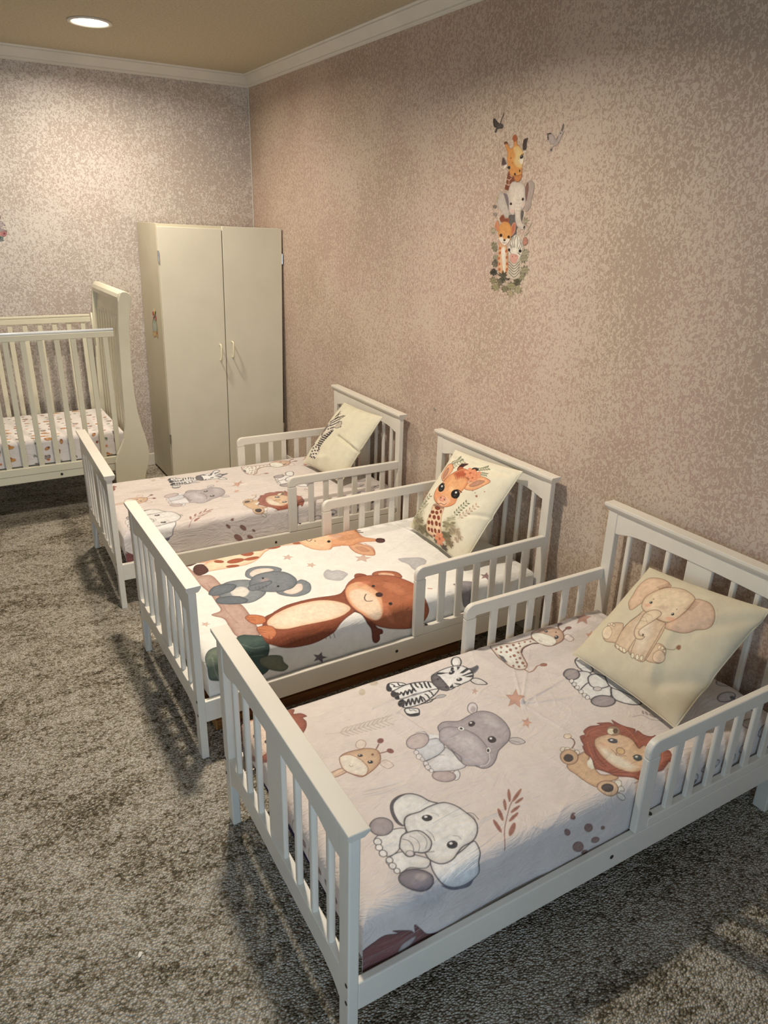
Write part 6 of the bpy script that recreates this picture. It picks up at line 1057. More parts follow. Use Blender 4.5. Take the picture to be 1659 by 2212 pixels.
('F',1,(223,223,223),None,8.9,None,0,1,[434,478,435,471,429,466,418,465,410,470,408,477,414,483,425,483]),
('F',1,(76,67,64),None,8.9,None,0,1,[444,449,443,444,436,440,426,438,420,441,420,446,427,450,437,452]),
('L',1,None,None,0,(22,19,19),4.1,1,[164,465,176,495,225,499]),
('L',1,None,None,0,(22,19,19),3.7,1,[383,474,416,503,488,496]),
('F',1,(91,88,67),None,8.8,None,0,0.8,[371,657,390,690,531,650,515,606,438,622]),
('F',1,(230,158,121),(213,130,95),7.6,None,0,1,[503,693,502,684,493,677,478,674,460,675,446,680,438,688,439,697,448,704,464,707,481,706,496,701]),
('F',1,(230,158,121),(213,130,95),7.6,None,0,1,[486,645,474,642,459,646,444,654,434,664,431,675,436,682,448,685,463,682,478,673,488,663,491,652]),
('F',1,(230,158,121),(213,130,95),7.8,None,0,1,[411,638,400,644,394,655,395,667,402,677,414,682,427,682,438,676,444,665,443,654,436,644,424,638]),
('F',1,(230,158,121),(213,130,95),7.9,None,0,1,[353,681,354,690,364,697,380,701,398,700,413,695,421,687,420,678,410,671,394,667,376,668,361,673]),
('F',1,(230,158,121),(213,130,95),7.8,None,0,1,[372,731,384,733,400,730,415,721,425,710,428,700,423,692,411,690,395,693,380,701,369,713,366,723]),
('F',1,(230,158,121),(213,130,95),7.7,None,0,1,[448,736,458,729,464,719,463,707,456,698,445,692,431,693,421,699,415,709,415,721,423,731,435,736]),
('F',1,(177,92,63),None,8.8,None,0,1,[442,691,444,683,437,678,426,678,417,684,415,691,422,696,433,696]),
('F',1,(230,158,121),(213,130,95),7.3,None,0,1,[579,689,578,680,569,674,554,670,538,671,524,676,516,684,517,692,526,699,541,702,557,701,571,696]),
('F',1,(230,158,121),(213,130,95),7.4,None,0,1,[562,642,551,639,536,642,522,650,512,661,509,671,514,679,525,681,540,678,554,670,564,659,567,649]),
('F',1,(230,158,121),(213,130,95),7.5,None,0,1,[490,635,480,641,474,652,475,663,482,673,493,678,506,678,516,672,522,662,521,650,514,640,503,635]),
('F',1,(230,158,121),(213,130,95),7.6,None,0,1,[434,677,435,686,445,693,460,697,478,696,492,690,500,683,499,674,490,667,474,664,457,664,442,670]),
('F',1,(230,158,121),(213,130,95),7.6,None,0,1,[452,726,464,728,479,725,494,716,504,706,507,695,502,688,490,686,475,689,461,697,450,708,447,718]),
('F',1,(230,158,121),(213,130,95),7.4,None,0,1,[525,731,536,724,541,714,540,703,534,693,522,688,510,689,499,695,494,705,494,716,501,726,513,731]),
('F',1,(177,92,63),None,8.5,None,0,1,[520,687,521,679,515,674,505,674,496,680,494,687,501,692,511,692]),
('F',1,(230,158,121),(213,130,95),6,None,0,1,[552,658,552,651,544,645,532,642,519,643,507,647,501,653,501,660,509,666,521,668,535,668,546,664]),
('F',1,(230,158,121),(213,130,95),6,None,0,1,[538,619,529,617,517,619,506,626,498,634,495,643,499,649,508,651,520,648,532,642,540,633,542,625]),
('F',1,(230,158,121),(213,130,95),6.1,None,0,1,[480,613,471,618,467,627,467,636,473,644,482,648,493,648,501,643,506,635,505,626,500,618,490,613]),
('F',1,(230,158,121),(213,130,95),6.2,None,0,1,[434,647,435,654,443,660,456,663,470,662,481,658,488,652,487,645,479,639,467,636,453,637,441,641]),
('F',1,(230,158,121),(213,130,95),6.2,None,0,1,[449,687,458,689,471,686,483,679,491,671,493,662,489,656,480,654,468,657,456,663,447,672,445,681]),
('F',1,(230,158,121),(213,130,95),6.1,None,0,1,[508,691,517,686,521,678,521,669,515,661,506,657,496,657,487,662,483,670,483,679,489,687,498,692]),
('F',1,(177,92,63),None,8.6,None,0,1,[504,655,505,649,500,645,492,645,485,650,483,656,488,660,497,660]),
('F',1,(230,158,121),(213,130,95),7.5,None,0,1,[573,67,573,59,563,50,548,44,531,42,517,44,509,51,510,60,519,69,535,75,552,77,566,74]),
('F',1,(230,158,121),(213,130,95),7.5,None,0,1,[556,15,545,11,530,11,515,17,505,26,502,37,507,45,519,50,534,49,548,43,558,34,561,24]),
('F',1,(230,158,121),(213,130,95),7.7,None,0,1,[483,-4,472,0,466,10,467,22,474,34,486,41,499,43,510,39,515,29,515,17,508,5,496,-2]),
('F',1,(230,158,121),(213,130,95),7.8,None,0,1,[425,30,426,39,436,48,452,55,470,57,485,54,493,47,492,38,482,29,466,23,449,20,434,23]),
('F',1,(230,158,121),(213,130,95),7.7,None,0,1,[444,84,456,88,471,87,486,81,497,72,500,61,495,53,483,48,467,49,452,55,442,65,439,75]),
('F',1,(230,158,121),(213,130,95),7.6,None,0,1,[519,102,529,97,535,87,534,75,527,64,516,57,503,55,492,60,486,69,487,81,494,93,506,100]),
('F',1,(177,92,63),None,8.7,None,0,1,[513,55,515,47,508,41,498,39,489,43,487,51,493,57,504,59]),
]
ART_P3 = [
('L',1,None,None,0,(54,46,44),7.4,1,[160,634,167,686,155,728]),
('L',1,None,None,0,(54,46,44),7.4,1,[184,670,168,707]),
('L',1,None,None,0,(54,46,44),7.4,1,[176,648,210,697]),
('L',1,None,None,0,(54,46,44),7.2,1,[309,643,334,679,340,694]),
('L',1,None,None,0,(54,46,44),7.1,1,[322,572,398,588]),
('L',1,None,None,0,(54,46,44),7,1,[354,557,421,551]),
('L',1,None,None,0,(54,46,44),7,1,[349,532,391,536]),
('F',1,(196,183,167),None,14.1,(54,46,44),3.5,1,[300,519,309,584,374,611,409,548,353,514]),
('F',1,(223,215,201),(196,185,169),9.3,(54,46,44),2.3,1,[172,377,248,451,310,487,321,414,277,346,261,285,245,244,192,247,155,293]),
('F',1,(223,215,201),(196,185,169),9.2,None,0,1,[79,206,123,237,245,244,284,209,296,131,284,74,206,60,110,77,88,143]),
('L',1,None,None,0,(54,46,44),8.2,1,[221,456,326,457]),
('L',1,None,None,0,(54,46,44),8.2,1,[212,428,317,430]),
('L',1,None,None,0,(54,46,44),8.2,1,[203,400,308,403]),
('L',1,None,None,0,(54,46,44),8.2,1,[194,373,299,375]),
('L',1,None,None,0,(54,46,44),8.2,1,[185,346,290,348]),
('L',1,None,None,0,(54,46,44),8.2,1,[176,318,281,321]),
('L',1,None,None,0,(54,46,44),8.1,1,[167,291,272,294]),
('L',1,None,None,0,(54,46,44),8.1,1,[158,264,263,268]),
('L',1,None,None,0,(54,46,44),8.1,1,[149,237,254,241]),
('F',1,(54,46,44),None,14.1,None,0,1,[130,184,123,178,105,176,86,179,77,186,84,192,102,194,122,191]),
('F',1,(54,46,44),None,14,None,0,1,[183,208,176,202,158,200,139,203,130,210,137,216,155,218,174,215]),
('F',1,(54,46,44),None,13.8,None,0,1,[254,216,247,210,229,208,210,211,202,218,209,224,227,226,245,223]),
('F',1,(54,46,44),None,13.9,None,0,1,[147,143,140,137,122,135,103,138,94,144,101,151,119,153,138,150]),
('F',1,(54,46,44),None,13.8,None,0,1,[202,164,195,158,177,156,159,159,150,166,157,172,175,174,194,171]),
('F',1,(54,46,44),None,13.7,None,0,1,[268,176,261,170,244,168,225,171,217,178,223,184,241,186,260,183]),
('F',1,(54,46,44),None,13.8,None,0,1,[156,104,149,97,131,95,112,98,103,105,110,111,128,113,147,110]),
('F',1,(54,46,44),None,13.7,None,0,1,[213,120,206,114,188,112,170,115,161,122,168,128,186,130,205,127]),
('F',1,(54,46,44),None,13.6,None,0,1,[273,134,266,128,249,126,230,129,222,136,228,142,246,144,265,141]),
('F',1,(54,46,44),None,13.7,None,0,1,[211,77,204,70,186,68,168,71,159,78,166,84,184,86,202,83]),
('F',1,(54,46,44),None,13.5,None,0,1,[271,87,265,81,247,79,229,82,220,88,227,95,245,97,263,94]),
('F',1,(54,46,44),None,13.8,None,0,1,[156,82,149,76,131,73,112,76,104,83,110,89,128,92,147,89]),
('F',1,(54,46,44),None,13.7,None,0,1,[275,198,268,192,250,190,231,193,223,200,230,206,248,208,266,205]),
('F',1,(54,46,44),None,14.3,None,0,1,[30,192,20,227,77,248,70,213]),
('F',1,(54,46,44),None,13.5,None,0,1,[293,86,294,80,284,74,271,73,260,76,259,82,269,87,283,89]),
('F',1,(223,215,201),(196,185,169),12,(54,46,44),2.4,1,[79,386,62,450,101,519,123,564,197,629,289,647,325,598,312,522,285,461,232,386,163,361]),
('L',1,None,None,0,(54,46,44),8.5,1,[122,550,173,577,239,634]),
('L',1,None,None,0,(54,46,44),8.4,1,[165,526,227,572,293,628]),
('L',1,None,None,0,(54,46,44),8.3,1,[215,510,276,556,318,596]),
('L',1,None,None,0,(54,46,44),8.4,1,[161,486,207,518]),
('L',1,None,None,0,(54,46,44),8.5,1,[198,614,265,655,315,688]),
('L',1,None,None,0,(54,46,44),8.3,1,[248,480,293,511]),
('L',1,None,None,0,(54,46,44),8.5,1,[222,620,222,656]),
('F',1,(127,109,98),(88,74,69),12.1,(54,46,44),3.6,1,[79,386,62,444,88,514,131,513,163,448,162,386,134,359]),
('F',1,(194,171,158),None,14.3,None,0,1,[149,416,159,410,159,399,148,391,134,390,124,397,124,407,135,416]),
('F',1,(54,46,44),None,14.6,None,0,1,[165,562,165,555,153,549,136,547,124,551,124,558,136,564,153,565]),
('F',1,(54,46,44),None,14.3,None,0,1,[236,467,237,461,225,455,209,453,197,457,197,464,209,470,225,471]),
('L',1,None,None,0,(54,46,44),5.8,1,[269,353,285,376]),
('L',1,None,None,0,(54,46,44),5.8,1,[277,374,294,395]),
('L',1,None,None,0,(54,46,44),5.8,1,[285,395,304,415]),
('L',1,None,None,0,(54,46,44),5.8,1,[293,416,314,435]),
('L',1,None,None,0,(54,46,44),5.8,1,[301,437,323,455]),
('L',1,None,None,0,(54,46,44),5.8,1,[310,458,333,474]),
]
ART_D = [
('F',1,(182,175,137),(209,202,164),3.6,None,0,1,[143,3447,139,3426,143,3403,152,3380,154,3403,153,3426]),
('L',1,None,None,0,(153,147,116),0.9,1,[143,3442,150,3388]),
('F',1,(124,115,105),(149,140,130),3.6,None,0,1,[108,3348,131,3351,145,3361,154,3374,132,3369,115,3361]),
('L',1,None,None,0,(104,97,89),0.9,1,[111,3349,149,3370]),
('F',1,(98,90,83),(122,115,107),3.6,None,0,1,[98,3362,119,3355,142,3355,165,3360,142,3366,119,3368]),
('L',1,None,None,0,(83,76,70),0.9,1,[102,3362,156,3360]),
('F',1,(111,102,94),(136,127,119),3.6,None,0,1,[103,3373,115,3360,135,3353,159,3349,145,3361,127,3370]),
('L',1,None,None,0,(93,86,79),0.9,1,[107,3371,152,3352]),
('F',1,(124,115,105),(149,140,130),3.6,None,0,1,[124,3380,118,3367,125,3354,139,3341,142,3355,140,3369]),
('L',1,None,None,0,(104,97,89),0.9,1,[125,3378,137,3346]),
('F',1,(151,140,129),(178,166,154),3.6,None,0,1,[114,3295,138,3295,158,3303,174,3314,149,3311,128,3306]),
('L',1,None,None,0,(127,117,108),0.9,1,[118,3296,167,3311]),
('F',1,(120,110,101),(145,135,126),3.6,None,0,1,[110,3311,129,3301,153,3298,179,3298,157,3307,134,3312]),
('L',1,None,None,0,(101,93,85),0.9,1,[114,3310,170,3299]),
('F',1,(135,125,115),(161,150,140),3.6,None,0,1,[120,3321,128,3307,146,3296,168,3288,158,3302,143,3314]),
('L',1,None,None,0,(114,105,96),0.9,1,[123,3319,162,3292]),
('F',1,(151,140,129),(178,166,154),3.6,None,0,1,[146,3325,135,3313,136,3298,143,3283,152,3297,155,3311]),
('L',1,None,None,0,(127,117,108),0.9,1,[146,3322,143,3289]),
('F',1,(173,162,134),(200,188,160),3.6,None,0,1,[85,3197,109,3183,142,3177,177,3176,149,3189,118,3197]),
('L',1,None,None,0,(146,135,112),0.9,1,[91,3195,165,3179]),
('F',1,(137,127,105),(162,153,130),3.6,None,0,1,[109,3213,111,3193,128,3176,152,3160,147,3181,135,3199]),
('L',1,None,None,0,(115,107,88),0.9,1,[112,3209,147,3167]),
('F',1,(155,144,119),(181,170,145),3.6,None,0,1,[137,3214,120,3198,119,3179,124,3158,139,3176,146,3195]),
('L',1,None,None,0,(130,122,101),0.9,1,[137,3211,126,3165]),
('F',1,(173,162,134),(200,188,160),3.6,None,0,1,[169,3203,137,3199,112,3186,92,3170,125,3176,153,3186]),
('L',1,None,None,0,(146,135,112),0.9,1,[164,3201,102,3174]),
('F',1,(137,132,108),(163,157,133),3.7,None,0,1,[103,3080,135,3070,172,3070,208,3075,173,3084,137,3087]),
('L',1,None,None,0,(115,110,90),0.9,1,[110,3080,195,3076]),
('F',1,(109,104,85),(133,129,109),3.7,None,0,1,[121,3102,132,3081,158,3066,191,3054,176,3075,154,3092]),
('L',1,None,None,0,(91,88,71),0.9,1,[126,3099,182,3060]),
('F',1,(123,117,96),(148,142,121),3.7,None,0,1,[149,3109,139,3089,147,3067,163,3046,170,3069,168,3090]),
('L',1,None,None,0,(103,98,81),0.9,1,[150,3105,161,3054]),
('F',1,(137,132,108),(163,157,133),3.7,None,0,1,[188,3102,157,3092,137,3074,124,3053,155,3066,180,3081]),
('L',1,None,None,0,(115,110,90),0.9,1,[184,3099,132,3059]),
('F',1,(129,125,103),(154,150,128),3.7,None,0,1,[129,3051,156,3041,184,3044,213,3051,184,3058,155,3060]),
('L',1,None,None,0,(109,105,87),0.9,1,[134,3051,202,3051]),
('F',1,(102,98,81),(127,123,105),3.7,None,0,1,[140,3069,149,3051,172,3040,201,3033,189,3051,170,3064]),
('L',1,None,None,0,(86,83,69),0.9,1,[144,3066,194,3038]),
('F',1,(115,112,91),(140,136,116),3.7,None,0,1,[162,3076,152,3058,162,3042,180,3026,186,3045,183,3062]),
('L',1,None,None,0,(97,94,77),0.9,1,[163,3072,178,3032]),
('F',1,(129,125,103),(154,150,128),3.7,None,0,1,[194,3072,166,3064,153,3048,148,3030,174,3040,192,3054]),
('L',1,None,None,0,(109,105,87),0.9,1,[191,3069,154,3035]),
('F',1,(147,141,119),(172,167,144),3.7,None,0,1,[170,2967,199,2976,210,2992,210,3012,183,3001,166,2987]),
('L',1,None,None,0,(123,118,100),0.9,1,[173,2970,205,3006]),
('F',1,(115,112,93),(140,137,118),3.7,None,0,1,[150,2982,180,2976,207,2983,230,2997,199,3001,170,2998]),
('L',1,None,None,0,(97,94,78),0.9,1,[155,2983,220,2995]),
('F',1,(131,126,106),(156,151,131),3.7,None,0,1,[150,2997,170,2982,198,2979,230,2982,207,2996,181,3003]),
('L',1,None,None,0,(110,106,89),0.9,1,[155,2996,220,2984]),
('F',1,(147,141,119),(172,167,144),3.7,None,0,1,[171,3012,166,2993,183,2978,210,2967,210,2987,200,3003]),
('L',1,None,None,0,(123,118,100),0.9,1,[173,3009,205,2973]),
('F',1,(115,110,95),(140,135,120),3.7,None,0,1,[137,2935,171,2926,203,2933,232,2947,197,2952,163,2951]),
('L',1,None,None,0,(97,92,80),0.9,1,[143,2935,221,2945]),
('F',1,(91,87,75),(116,111,99),3.7,None,0,1,[144,2957,158,2936,189,2928,225,2925,207,2944,181,2957]),
('L',1,None,None,0,(77,73,63),0.9,1,[149,2955,215,2929]),
('F',1,(103,98,85),(128,122,109),3.7,None,0,1,[167,2968,159,2946,176,2929,203,2914,206,2936,197,2956]),
('L',1,None,None,0,(87,82,71),0.9,1,[169,2965,199,2921]),
('F',1,(115,110,95),(140,135,120),3.7,None,0,1,[204,2968,173,2956,164,2936,166,2914,194,2929,211,2946]),
('L',1,None,None,0,(97,92,80),0.9,1,[201,2965,171,2920]),
('F',1,(76,73,63),(100,97,87),3.7,None,0,1,[136,2860,176,2860,204,2875,226,2895,187,2892,153,2882]),
('L',1,None,None,0,(65,61,54),0.9,1,[142,2862,215,2891]),
('F',1,(60,58,50),(84,81,74),3.7,None,0,1,[130,2885,157,2868,194,2866,233,2871,202,2886,167,2893]),
('L',1,None,None,0,(51,48,43),0.9,1,[136,2884,220,2873]),
('F',1,(68,65,57),(92,89,81),3.7,None,0,1,[146,2901,152,2877,180,2863,217,2855,205,2878,184,2895]),
('L',1,None,None,0,(57,54,48),0.9,1,[150,2898,208,2860]),
('F',1,(76,73,63),(100,97,87),3.7,None,0,1,[184,2910,161,2890,164,2868,179,2846,198,2868,204,2890]),
('L',1,None,None,0,(65,61,54),0.9,1,[184,2906,180,2854]),
('F',1,(139,129,100),(164,154,125),3.7,None,0,1,[131,2829,150,2808,185,2801,224,2800,200,2819,170,2831]),
('L',1,None,None,0,(117,109,84),0.9,1,[137,2827,213,2803]),
('F',1,(110,103,79),(135,127,103),3.7,None,0,1,[163,2845,152,2822,167,2801,193,2783,198,2808,192,2830]),
('L',1,None,None,0,(93,86,67),0.9,1,[165,2841,189,2791]),
('F',1,(124,116,89),(149,141,114),3.7,None,0,1,[194,2845,164,2829,157,2807,162,2783,189,2802,204,2823]),
('L',1,None,None,0,(105,97,76),0.9,1,[192,2841,166,2791]),
('F',1,(139,129,100),(164,154,125),3.7,None,0,1,[225,2830,186,2831,155,2818,130,2798,171,2800,205,2809]),
('L',1,None,None,0,(117,109,84),0.9,1,[219,2828,142,2802]),
('F',1,(115,107,87),(140,132,112),3.7,None,0,1,[218,2834,229,2808,261,2790,301,2778,285,2804,259,2825]),
('L',1,None,None,0,(96,91,74),0.9,1,[223,2830,291,2785]),
('F',1,(91,85,69),(115,110,93),3.7,None,0,1,[263,2844,241,2821,242,2794,256,2767,275,2794,281,2820]),
('L',1,None,None,0,(77,73,58),0.9,1,[263,2840,257,2777]),
('F',1,(103,96,78),(127,121,102),3.7,None,0,1,[297,2837,258,2825,235,2802,221,2774,261,2790,290,2811]),
('L',1,None,None,0,(87,81,66),0.9,1,[293,2833,231,2782]),
('F',1,(115,107,87),(140,132,112),3.7,None,0,1,[321,2813,280,2821,238,2814,197,2799,242,2794,286,2796]),
('L',1,None,None,0,(96,91,74),0.9,1,[314,2812,213,2801]),
('F',1,(83,81,68),(107,105,92),3.6,None,0,1,[220,2865,265,2848,320,2839,376,2836,327,2853,274,2865]),
('L',1,None,None,0,(70,68,57),0.9,1,[230,2864,357,2840]),
('F',1,(66,64,54),(90,88,78),3.6,None,0,1,[262,2896,272,2863,300,2833,336,2806,321,2840,298,2872]),
('L',1,None,None,0,(55,54,45),0.9,1,[267,2890,327,2817]),
('F',1,(74,73,61),(98,96,84),3.6,None,0,1,[310,2901,289,2870,284,2835,289,2800,307,2834,317,2869]),
('L',1,None,None,0,(63,61,51),0.9,1,[308,2895,291,2813]),
('F',1,(83,81,68),(107,105,92),3.6,None,0,1,[364,2883,315,2869,272,2846,233,2818,286,2835,332,2856]),
('L',1,None,None,0,(70,68,57),0.9,1,[356,2879,250,2826]),
('F',1,(150,140,109),(176,166,134),3.7,None,0,1,[198,2730,233,2750,242,2776,239,2805,208,2782,189,2757]),
('L',1,None,None,0,(127,118,92),0.9,1,[201,2735,234,2796]),
('F',1,(119,111,86),(144,136,110),3.7,None,0,1,[161,2748,208,2748,245,2764,275,2787,228,2783,187,2773]),
('L',1,None,None,0,(101,94,72),0.9,1,[169,2751,261,2782]),
('F',1,(134,126,97),(159,151,122),3.7,None,0,1,[155,2771,192,2755,236,2755,281,2764,241,2778,198,2783]),
('L',1,None,None,0,(114,106,82),0.9,1,[163,2770,266,2765]),
('F',1,(150,140,109),(176,166,134),3.7,None,0,1,[180,2797,186,2770,216,2751,257,2738,245,2766,222,2788]),
('L',1,None,None,0,(127,118,92),0.9,1,[185,2794,248,2745]),
('F',1,(150,145,111),(176,170,137),3.6,None,0,1,[356,2816,365,2789,396,2772,436,2761,422,2788,398,2808]),
('L',1,None,None,0,(127,121,94),0.9,1,[361,2813,426,2768]),
('F',1,(119,115,88),(144,139,113),3.6,None,0,1,[400,2826,376,2803,378,2777,393,2751,413,2777,419,2803]),
('L',1,None,None,0,(101,96,74),0.9,1,[399,2822,394,2760]),
('F',1,(135,129,100),(160,154,124),3.6,None,0,1,[432,2820,393,2808,371,2785,360,2757,399,2773,427,2792]),
('L',1,None,None,0,(114,109,84),0.9,1,[428,2816,369,2765]),
('F',1,(150,145,111),(176,170,137),3.6,None,0,1,[456,2795,416,2805,375,2797,336,2782,380,2776,422,2778]),
('L',1,None,None,0,(127,121,94),0.9,1,[448,2794,351,2784]),
('F',1,(93,90,70),(118,114,94),3.5,None,0,1,[423,2836,441,2815,474,2807,513,2807,490,2827,461,2839]),
('L',1,None,None,0,(78,76,58),0.9,1,[428,2834,502,2811]),
('F',1,(74,71,55),(98,95,79),3.5,None,0,1,[453,2852,442,2829,456,2808,483,2791,489,2815,483,2837]),
('L',1,None,None,0,(62,60,46),0.9,1,[455,2848,479,2798]),
('F',1,(84,80,62),(108,104,86),3.5,None,0,1,[483,2853,453,2837,447,2815,453,2790,480,2809,494,2830]),
('L',1,None,None,0,(71,67,52),0.9,1,[481,2849,457,2798]),
('F',1,(93,90,70),(118,114,94),3.5,None,0,1,[513,2837,475,2839,446,2826,423,2805,462,2807,495,2816]),
('L',1,None,None,0,(78,76,58),0.9,1,[507,2835,434,2809]),
('F',1,(162,154,123),(188,180,148),3.5,None,0,1,[439,2748,480,2750,510,2766,532,2788,492,2783,457,2772]),
('L',1,None,None,0,(136,129,103),0.9,1,[445,2751,521,2783]),
('F',1,(128,121,97),(153,146,121),3.5,None,0,1,[432,2775,461,2757,499,2756,539,2762,507,2777,471,2784]),
('L',1,None,None,0,(108,103,82),0.9,1,[439,2774,526,2763]),
('F',1,(145,137,109),(170,163,135),3.5,None,0,1,[448,2793,456,2768,485,2753,524,2744,510,2768,488,2787]),
('L',1,None,None,0,(121,115,92),0.9,1,[453,2790,514,2750]),
('F',1,(162,154,123),(188,180,148),3.5,None,0,1,[488,2803,465,2781,468,2757,484,2733,503,2757,508,2782]),
('L',1,None,None,0,(136,129,103),0.9,1,[488,2799,485,2742]),
('F',1,(170,159,127),(197,185,153),3.6,None,0,1,[388,2703,415,2719,422,2741,419,2764,395,2746,381,2725]),
('L',1,None,None,0,(143,134,107),0.9,1,[390,2707,416,2757]),
('F',1,(134,125,100),(160,150,125),3.6,None,0,1,[359,2718,395,2718,424,2731,448,2750,411,2747,379,2738]),
('L',1,None,None,0,(114,105,84),0.9,1,[364,2720,437,2746]),
('F',1,(152,142,113),(178,167,138),3.6,None,0,1,[354,2736,383,2723,418,2724,453,2732,421,2742,387,2746]),
('L',1,None,None,0,(128,119,96),0.9,1,[360,2736,441,2732]),
('F',1,(170,159,127),(197,185,153),3.6,None,0,1,[373,2758,378,2735,402,2720,435,2710,425,2732,406,2750]),
('L',1,None,None,0,(143,134,107),0.9,1,[377,2755,427,2716]),
('F',1,(142,136,110),(167,162,135),3.4,None,0,1,[458,2887,474,2862,509,2849,550,2843,529,2866,500,2884]),
('L',1,None,None,0,(120,115,93),0.9,1,[464,2884,539,2848]),
('F',1,(112,107,87),(137,132,111),3.4,None,0,1,[497,2901,481,2876,490,2852,512,2828,523,2855,523,2880]),
('L',1,None,None,0,(95,91,73),0.9,1,[498,2897,510,2837]),
('F',1,(126,121,98),(151,147,123),3.4,None,0,1,[531,2898,496,2883,481,2859,478,2831,511,2850,533,2871]),
('L',1,None,None,0,(106,103,83),0.9,1,[527,2894,485,2840]),
('F',1,(142,136,110),(167,162,135),3.4,None,0,1,[559,2877,519,2882,482,2871,449,2852,492,2851,532,2857]),
('L',1,None,None,0,(120,115,93),0.9,1,[552,2875,463,2855]),
('F',1,(153,148,121),(179,174,147),3.4,None,0,1,[489,2938,508,2912,545,2898,589,2889,565,2914,534,2933]),
('L',1,None,None,0,(129,124,102),0.9,1,[496,2935,577,2895]),
('F',1,(121,116,96),(146,141,120),3.4,None,0,1,[532,2954,516,2927,525,2900,548,2874,558,2903,557,2930]),
('L',1,None,None,0,(102,97,81),0.9,1,[533,2949,546,2884]),
('F',1,(136,132,108),(162,157,134),3.4,None,0,1,[568,2949,532,2933,516,2907,511,2877,546,2898,569,2921]),
('L',1,None,None,0,(114,110,91),0.9,1,[564,2945,518,2887]),
('F',1,(153,148,121),(179,174,147),3.4,None,0,1,[599,2926,555,2931,516,2920,479,2901,526,2900,568,2906]),
('L',1,None,None,0,(129,124,102),0.8,1,[592,2925,494,2904]),
('F',1,(151,145,121),(177,171,147),3.4,None,0,1,[462,3017,485,2992,525,2982,571,2980,543,3004,508,3019]),
('L',1,None,None,0,(127,122,101),0.8,1,[469,3015,557,2985]),
('F',1,(120,115,96),(145,140,120),3.4,None,0,1,[499,3036,487,3008,504,2983,535,2961,541,2990,533,3017]),
('L',1,None,None,0,(101,96,81),0.8,1,[501,3031,530,2971]),
('F',1,(135,130,108),(161,155,133),3.4,None,0,1,[535,3035,500,3017,492,2991,499,2962,530,2983,547,3008]),
('L',1,None,None,0,(114,109,91),0.8,1,[532,3031,504,2971]),
('F',1,(151,145,121),(177,171,147),3.4,None,0,1,[570,3016,526,3019,491,3004,462,2981,509,2982,549,2991]),
('L',1,None,None,0,(127,122,101),0.8,1,[564,3014,476,2985]),
('F',1,(158,150,128),(184,176,154),3.4,None,0,1,[486,3055,506,3034,539,3026,577,3023,553,3042,523,3055]),
('L',1,None,None,0,(133,126,107),0.8,1,[492,3053,566,3027]),
('F',1,(124,119,101),(149,144,126),3.4,None,0,1,[517,3070,509,3047,523,3026,547,3007,551,3031,544,3053]),
('L',1,None,None,0,(104,100,85),0.8,1,[519,3066,543,3015]),
('F',1,(141,134,114),(167,160,139),3.4,None,0,1,[547,3069,520,3054,513,3032,517,3008,541,3026,555,3047]),
('L',1,None,None,0,(119,113,95),0.8,1,[545,3065,521,3015]),
('F',1,(158,150,128),(184,176,154),3.4,None,0,1,[577,3053,540,3054,511,3042,486,3024,525,3026,557,3034]),
('L',1,None,None,0,(133,126,107),0.8,1,[571,3051,498,3028]),
('F',1,(163,155,132),(189,181,158),3.3,None,0,1,[496,3149,525,3162,548,3180,569,3200,540,3185,514,3168]),
('L',1,None,None,0,(136,130,111),0.8,1,[501,3152,560,3194]),
('F',1,(165,160,137),(192,186,163),3.3,None,0,1,[528,3190,552,3211,569,3236,583,3262,559,3239,539,3215]),
('L',1,None,None,0,(139,134,115),0.8,1,[532,3195,576,3253]),
('F',1,(162,155,130),(189,181,156),3.3,None,0,1,[450,3276,477,3260,512,3248,550,3239,519,3256,486,3269]),
('L',1,None,None,0,(136,130,109),0.8,1,[456,3274,538,3244]),
('F',1,(128,122,102),(154,147,127),3.3,None,0,1,[484,3292,485,3269,498,3246,517,3223,513,3248,503,3272]),
('L',1,None,None,0,(109,103,86),0.8,1,[486,3287,513,3232]),
('F',1,(145,138,116),(171,163,142),3.3,None,0,1,[517,3290,497,3272,488,3249,484,3225,502,3246,515,3268]),
('L',1,None,None,0,(122,115,98),0.8,1,[515,3286,488,3233]),
('F',1,(162,155,130),(189,181,156),3.3,None,0,1,[550,3272,514,3268,481,3257,450,3243,488,3249,523,3257]),
('L',1,None,None,0,(136,130,109),0.8,1,[544,3270,463,3247]),
('F',1,(128,120,95),(153,145,119),3.6,None,0,1,[309,2734,342,2747,355,2767,357,2791,327,2776,307,2757]),
('L',1,None,None,0,(108,102,80),0.9,1,[312,2737,351,2784]),
('F',1,(102,95,75),(126,120,99),3.6,None,0,1,[284,2752,321,2747,353,2757,382,2773,344,2775,309,2770]),
('L',1,None,None,0,(86,80,63),0.9,1,[290,2753,370,2771]),
('F',1,(115,107,84),(139,132,109),3.6,None,0,1,[284,2771,309,2754,344,2751,382,2755,353,2770,321,2778]),
('L',1,None,None,0,(96,91,71),0.9,1,[290,2770,370,2757]),
('F',1,(128,120,95),(153,145,119),3.6,None,0,1,[309,2790,307,2767,327,2749,357,2735,355,2759,342,2779]),
('L',1,None,None,0,(108,102,80),0.9,1,[312,2787,351,2742]),
('F',1,(196,186,176),(164,154,149),8.8,None,0,1,[236,3451,174,3465,164,3413,164,3367,215,3321,275,3282,313,3279,313,3334,288,3412]),
('F',1,(125,115,117),None,5.2,None,0,1,[224,3458,269,3444,295,3392,303,3334,274,3373,246,3419]),
('F',1,(175,159,150),(163,152,144),8.2,None,0,1,[467,3490,491,3530,530,3538,564,3506,561,3457,549,3408,546,3359,510,3327,479,3334,475,3397]),
('F',1,(136,101,92),(95,78,76),4.9,None,0,1,[469,3484,489,3527,505,3489,501,3446,490,3397]),
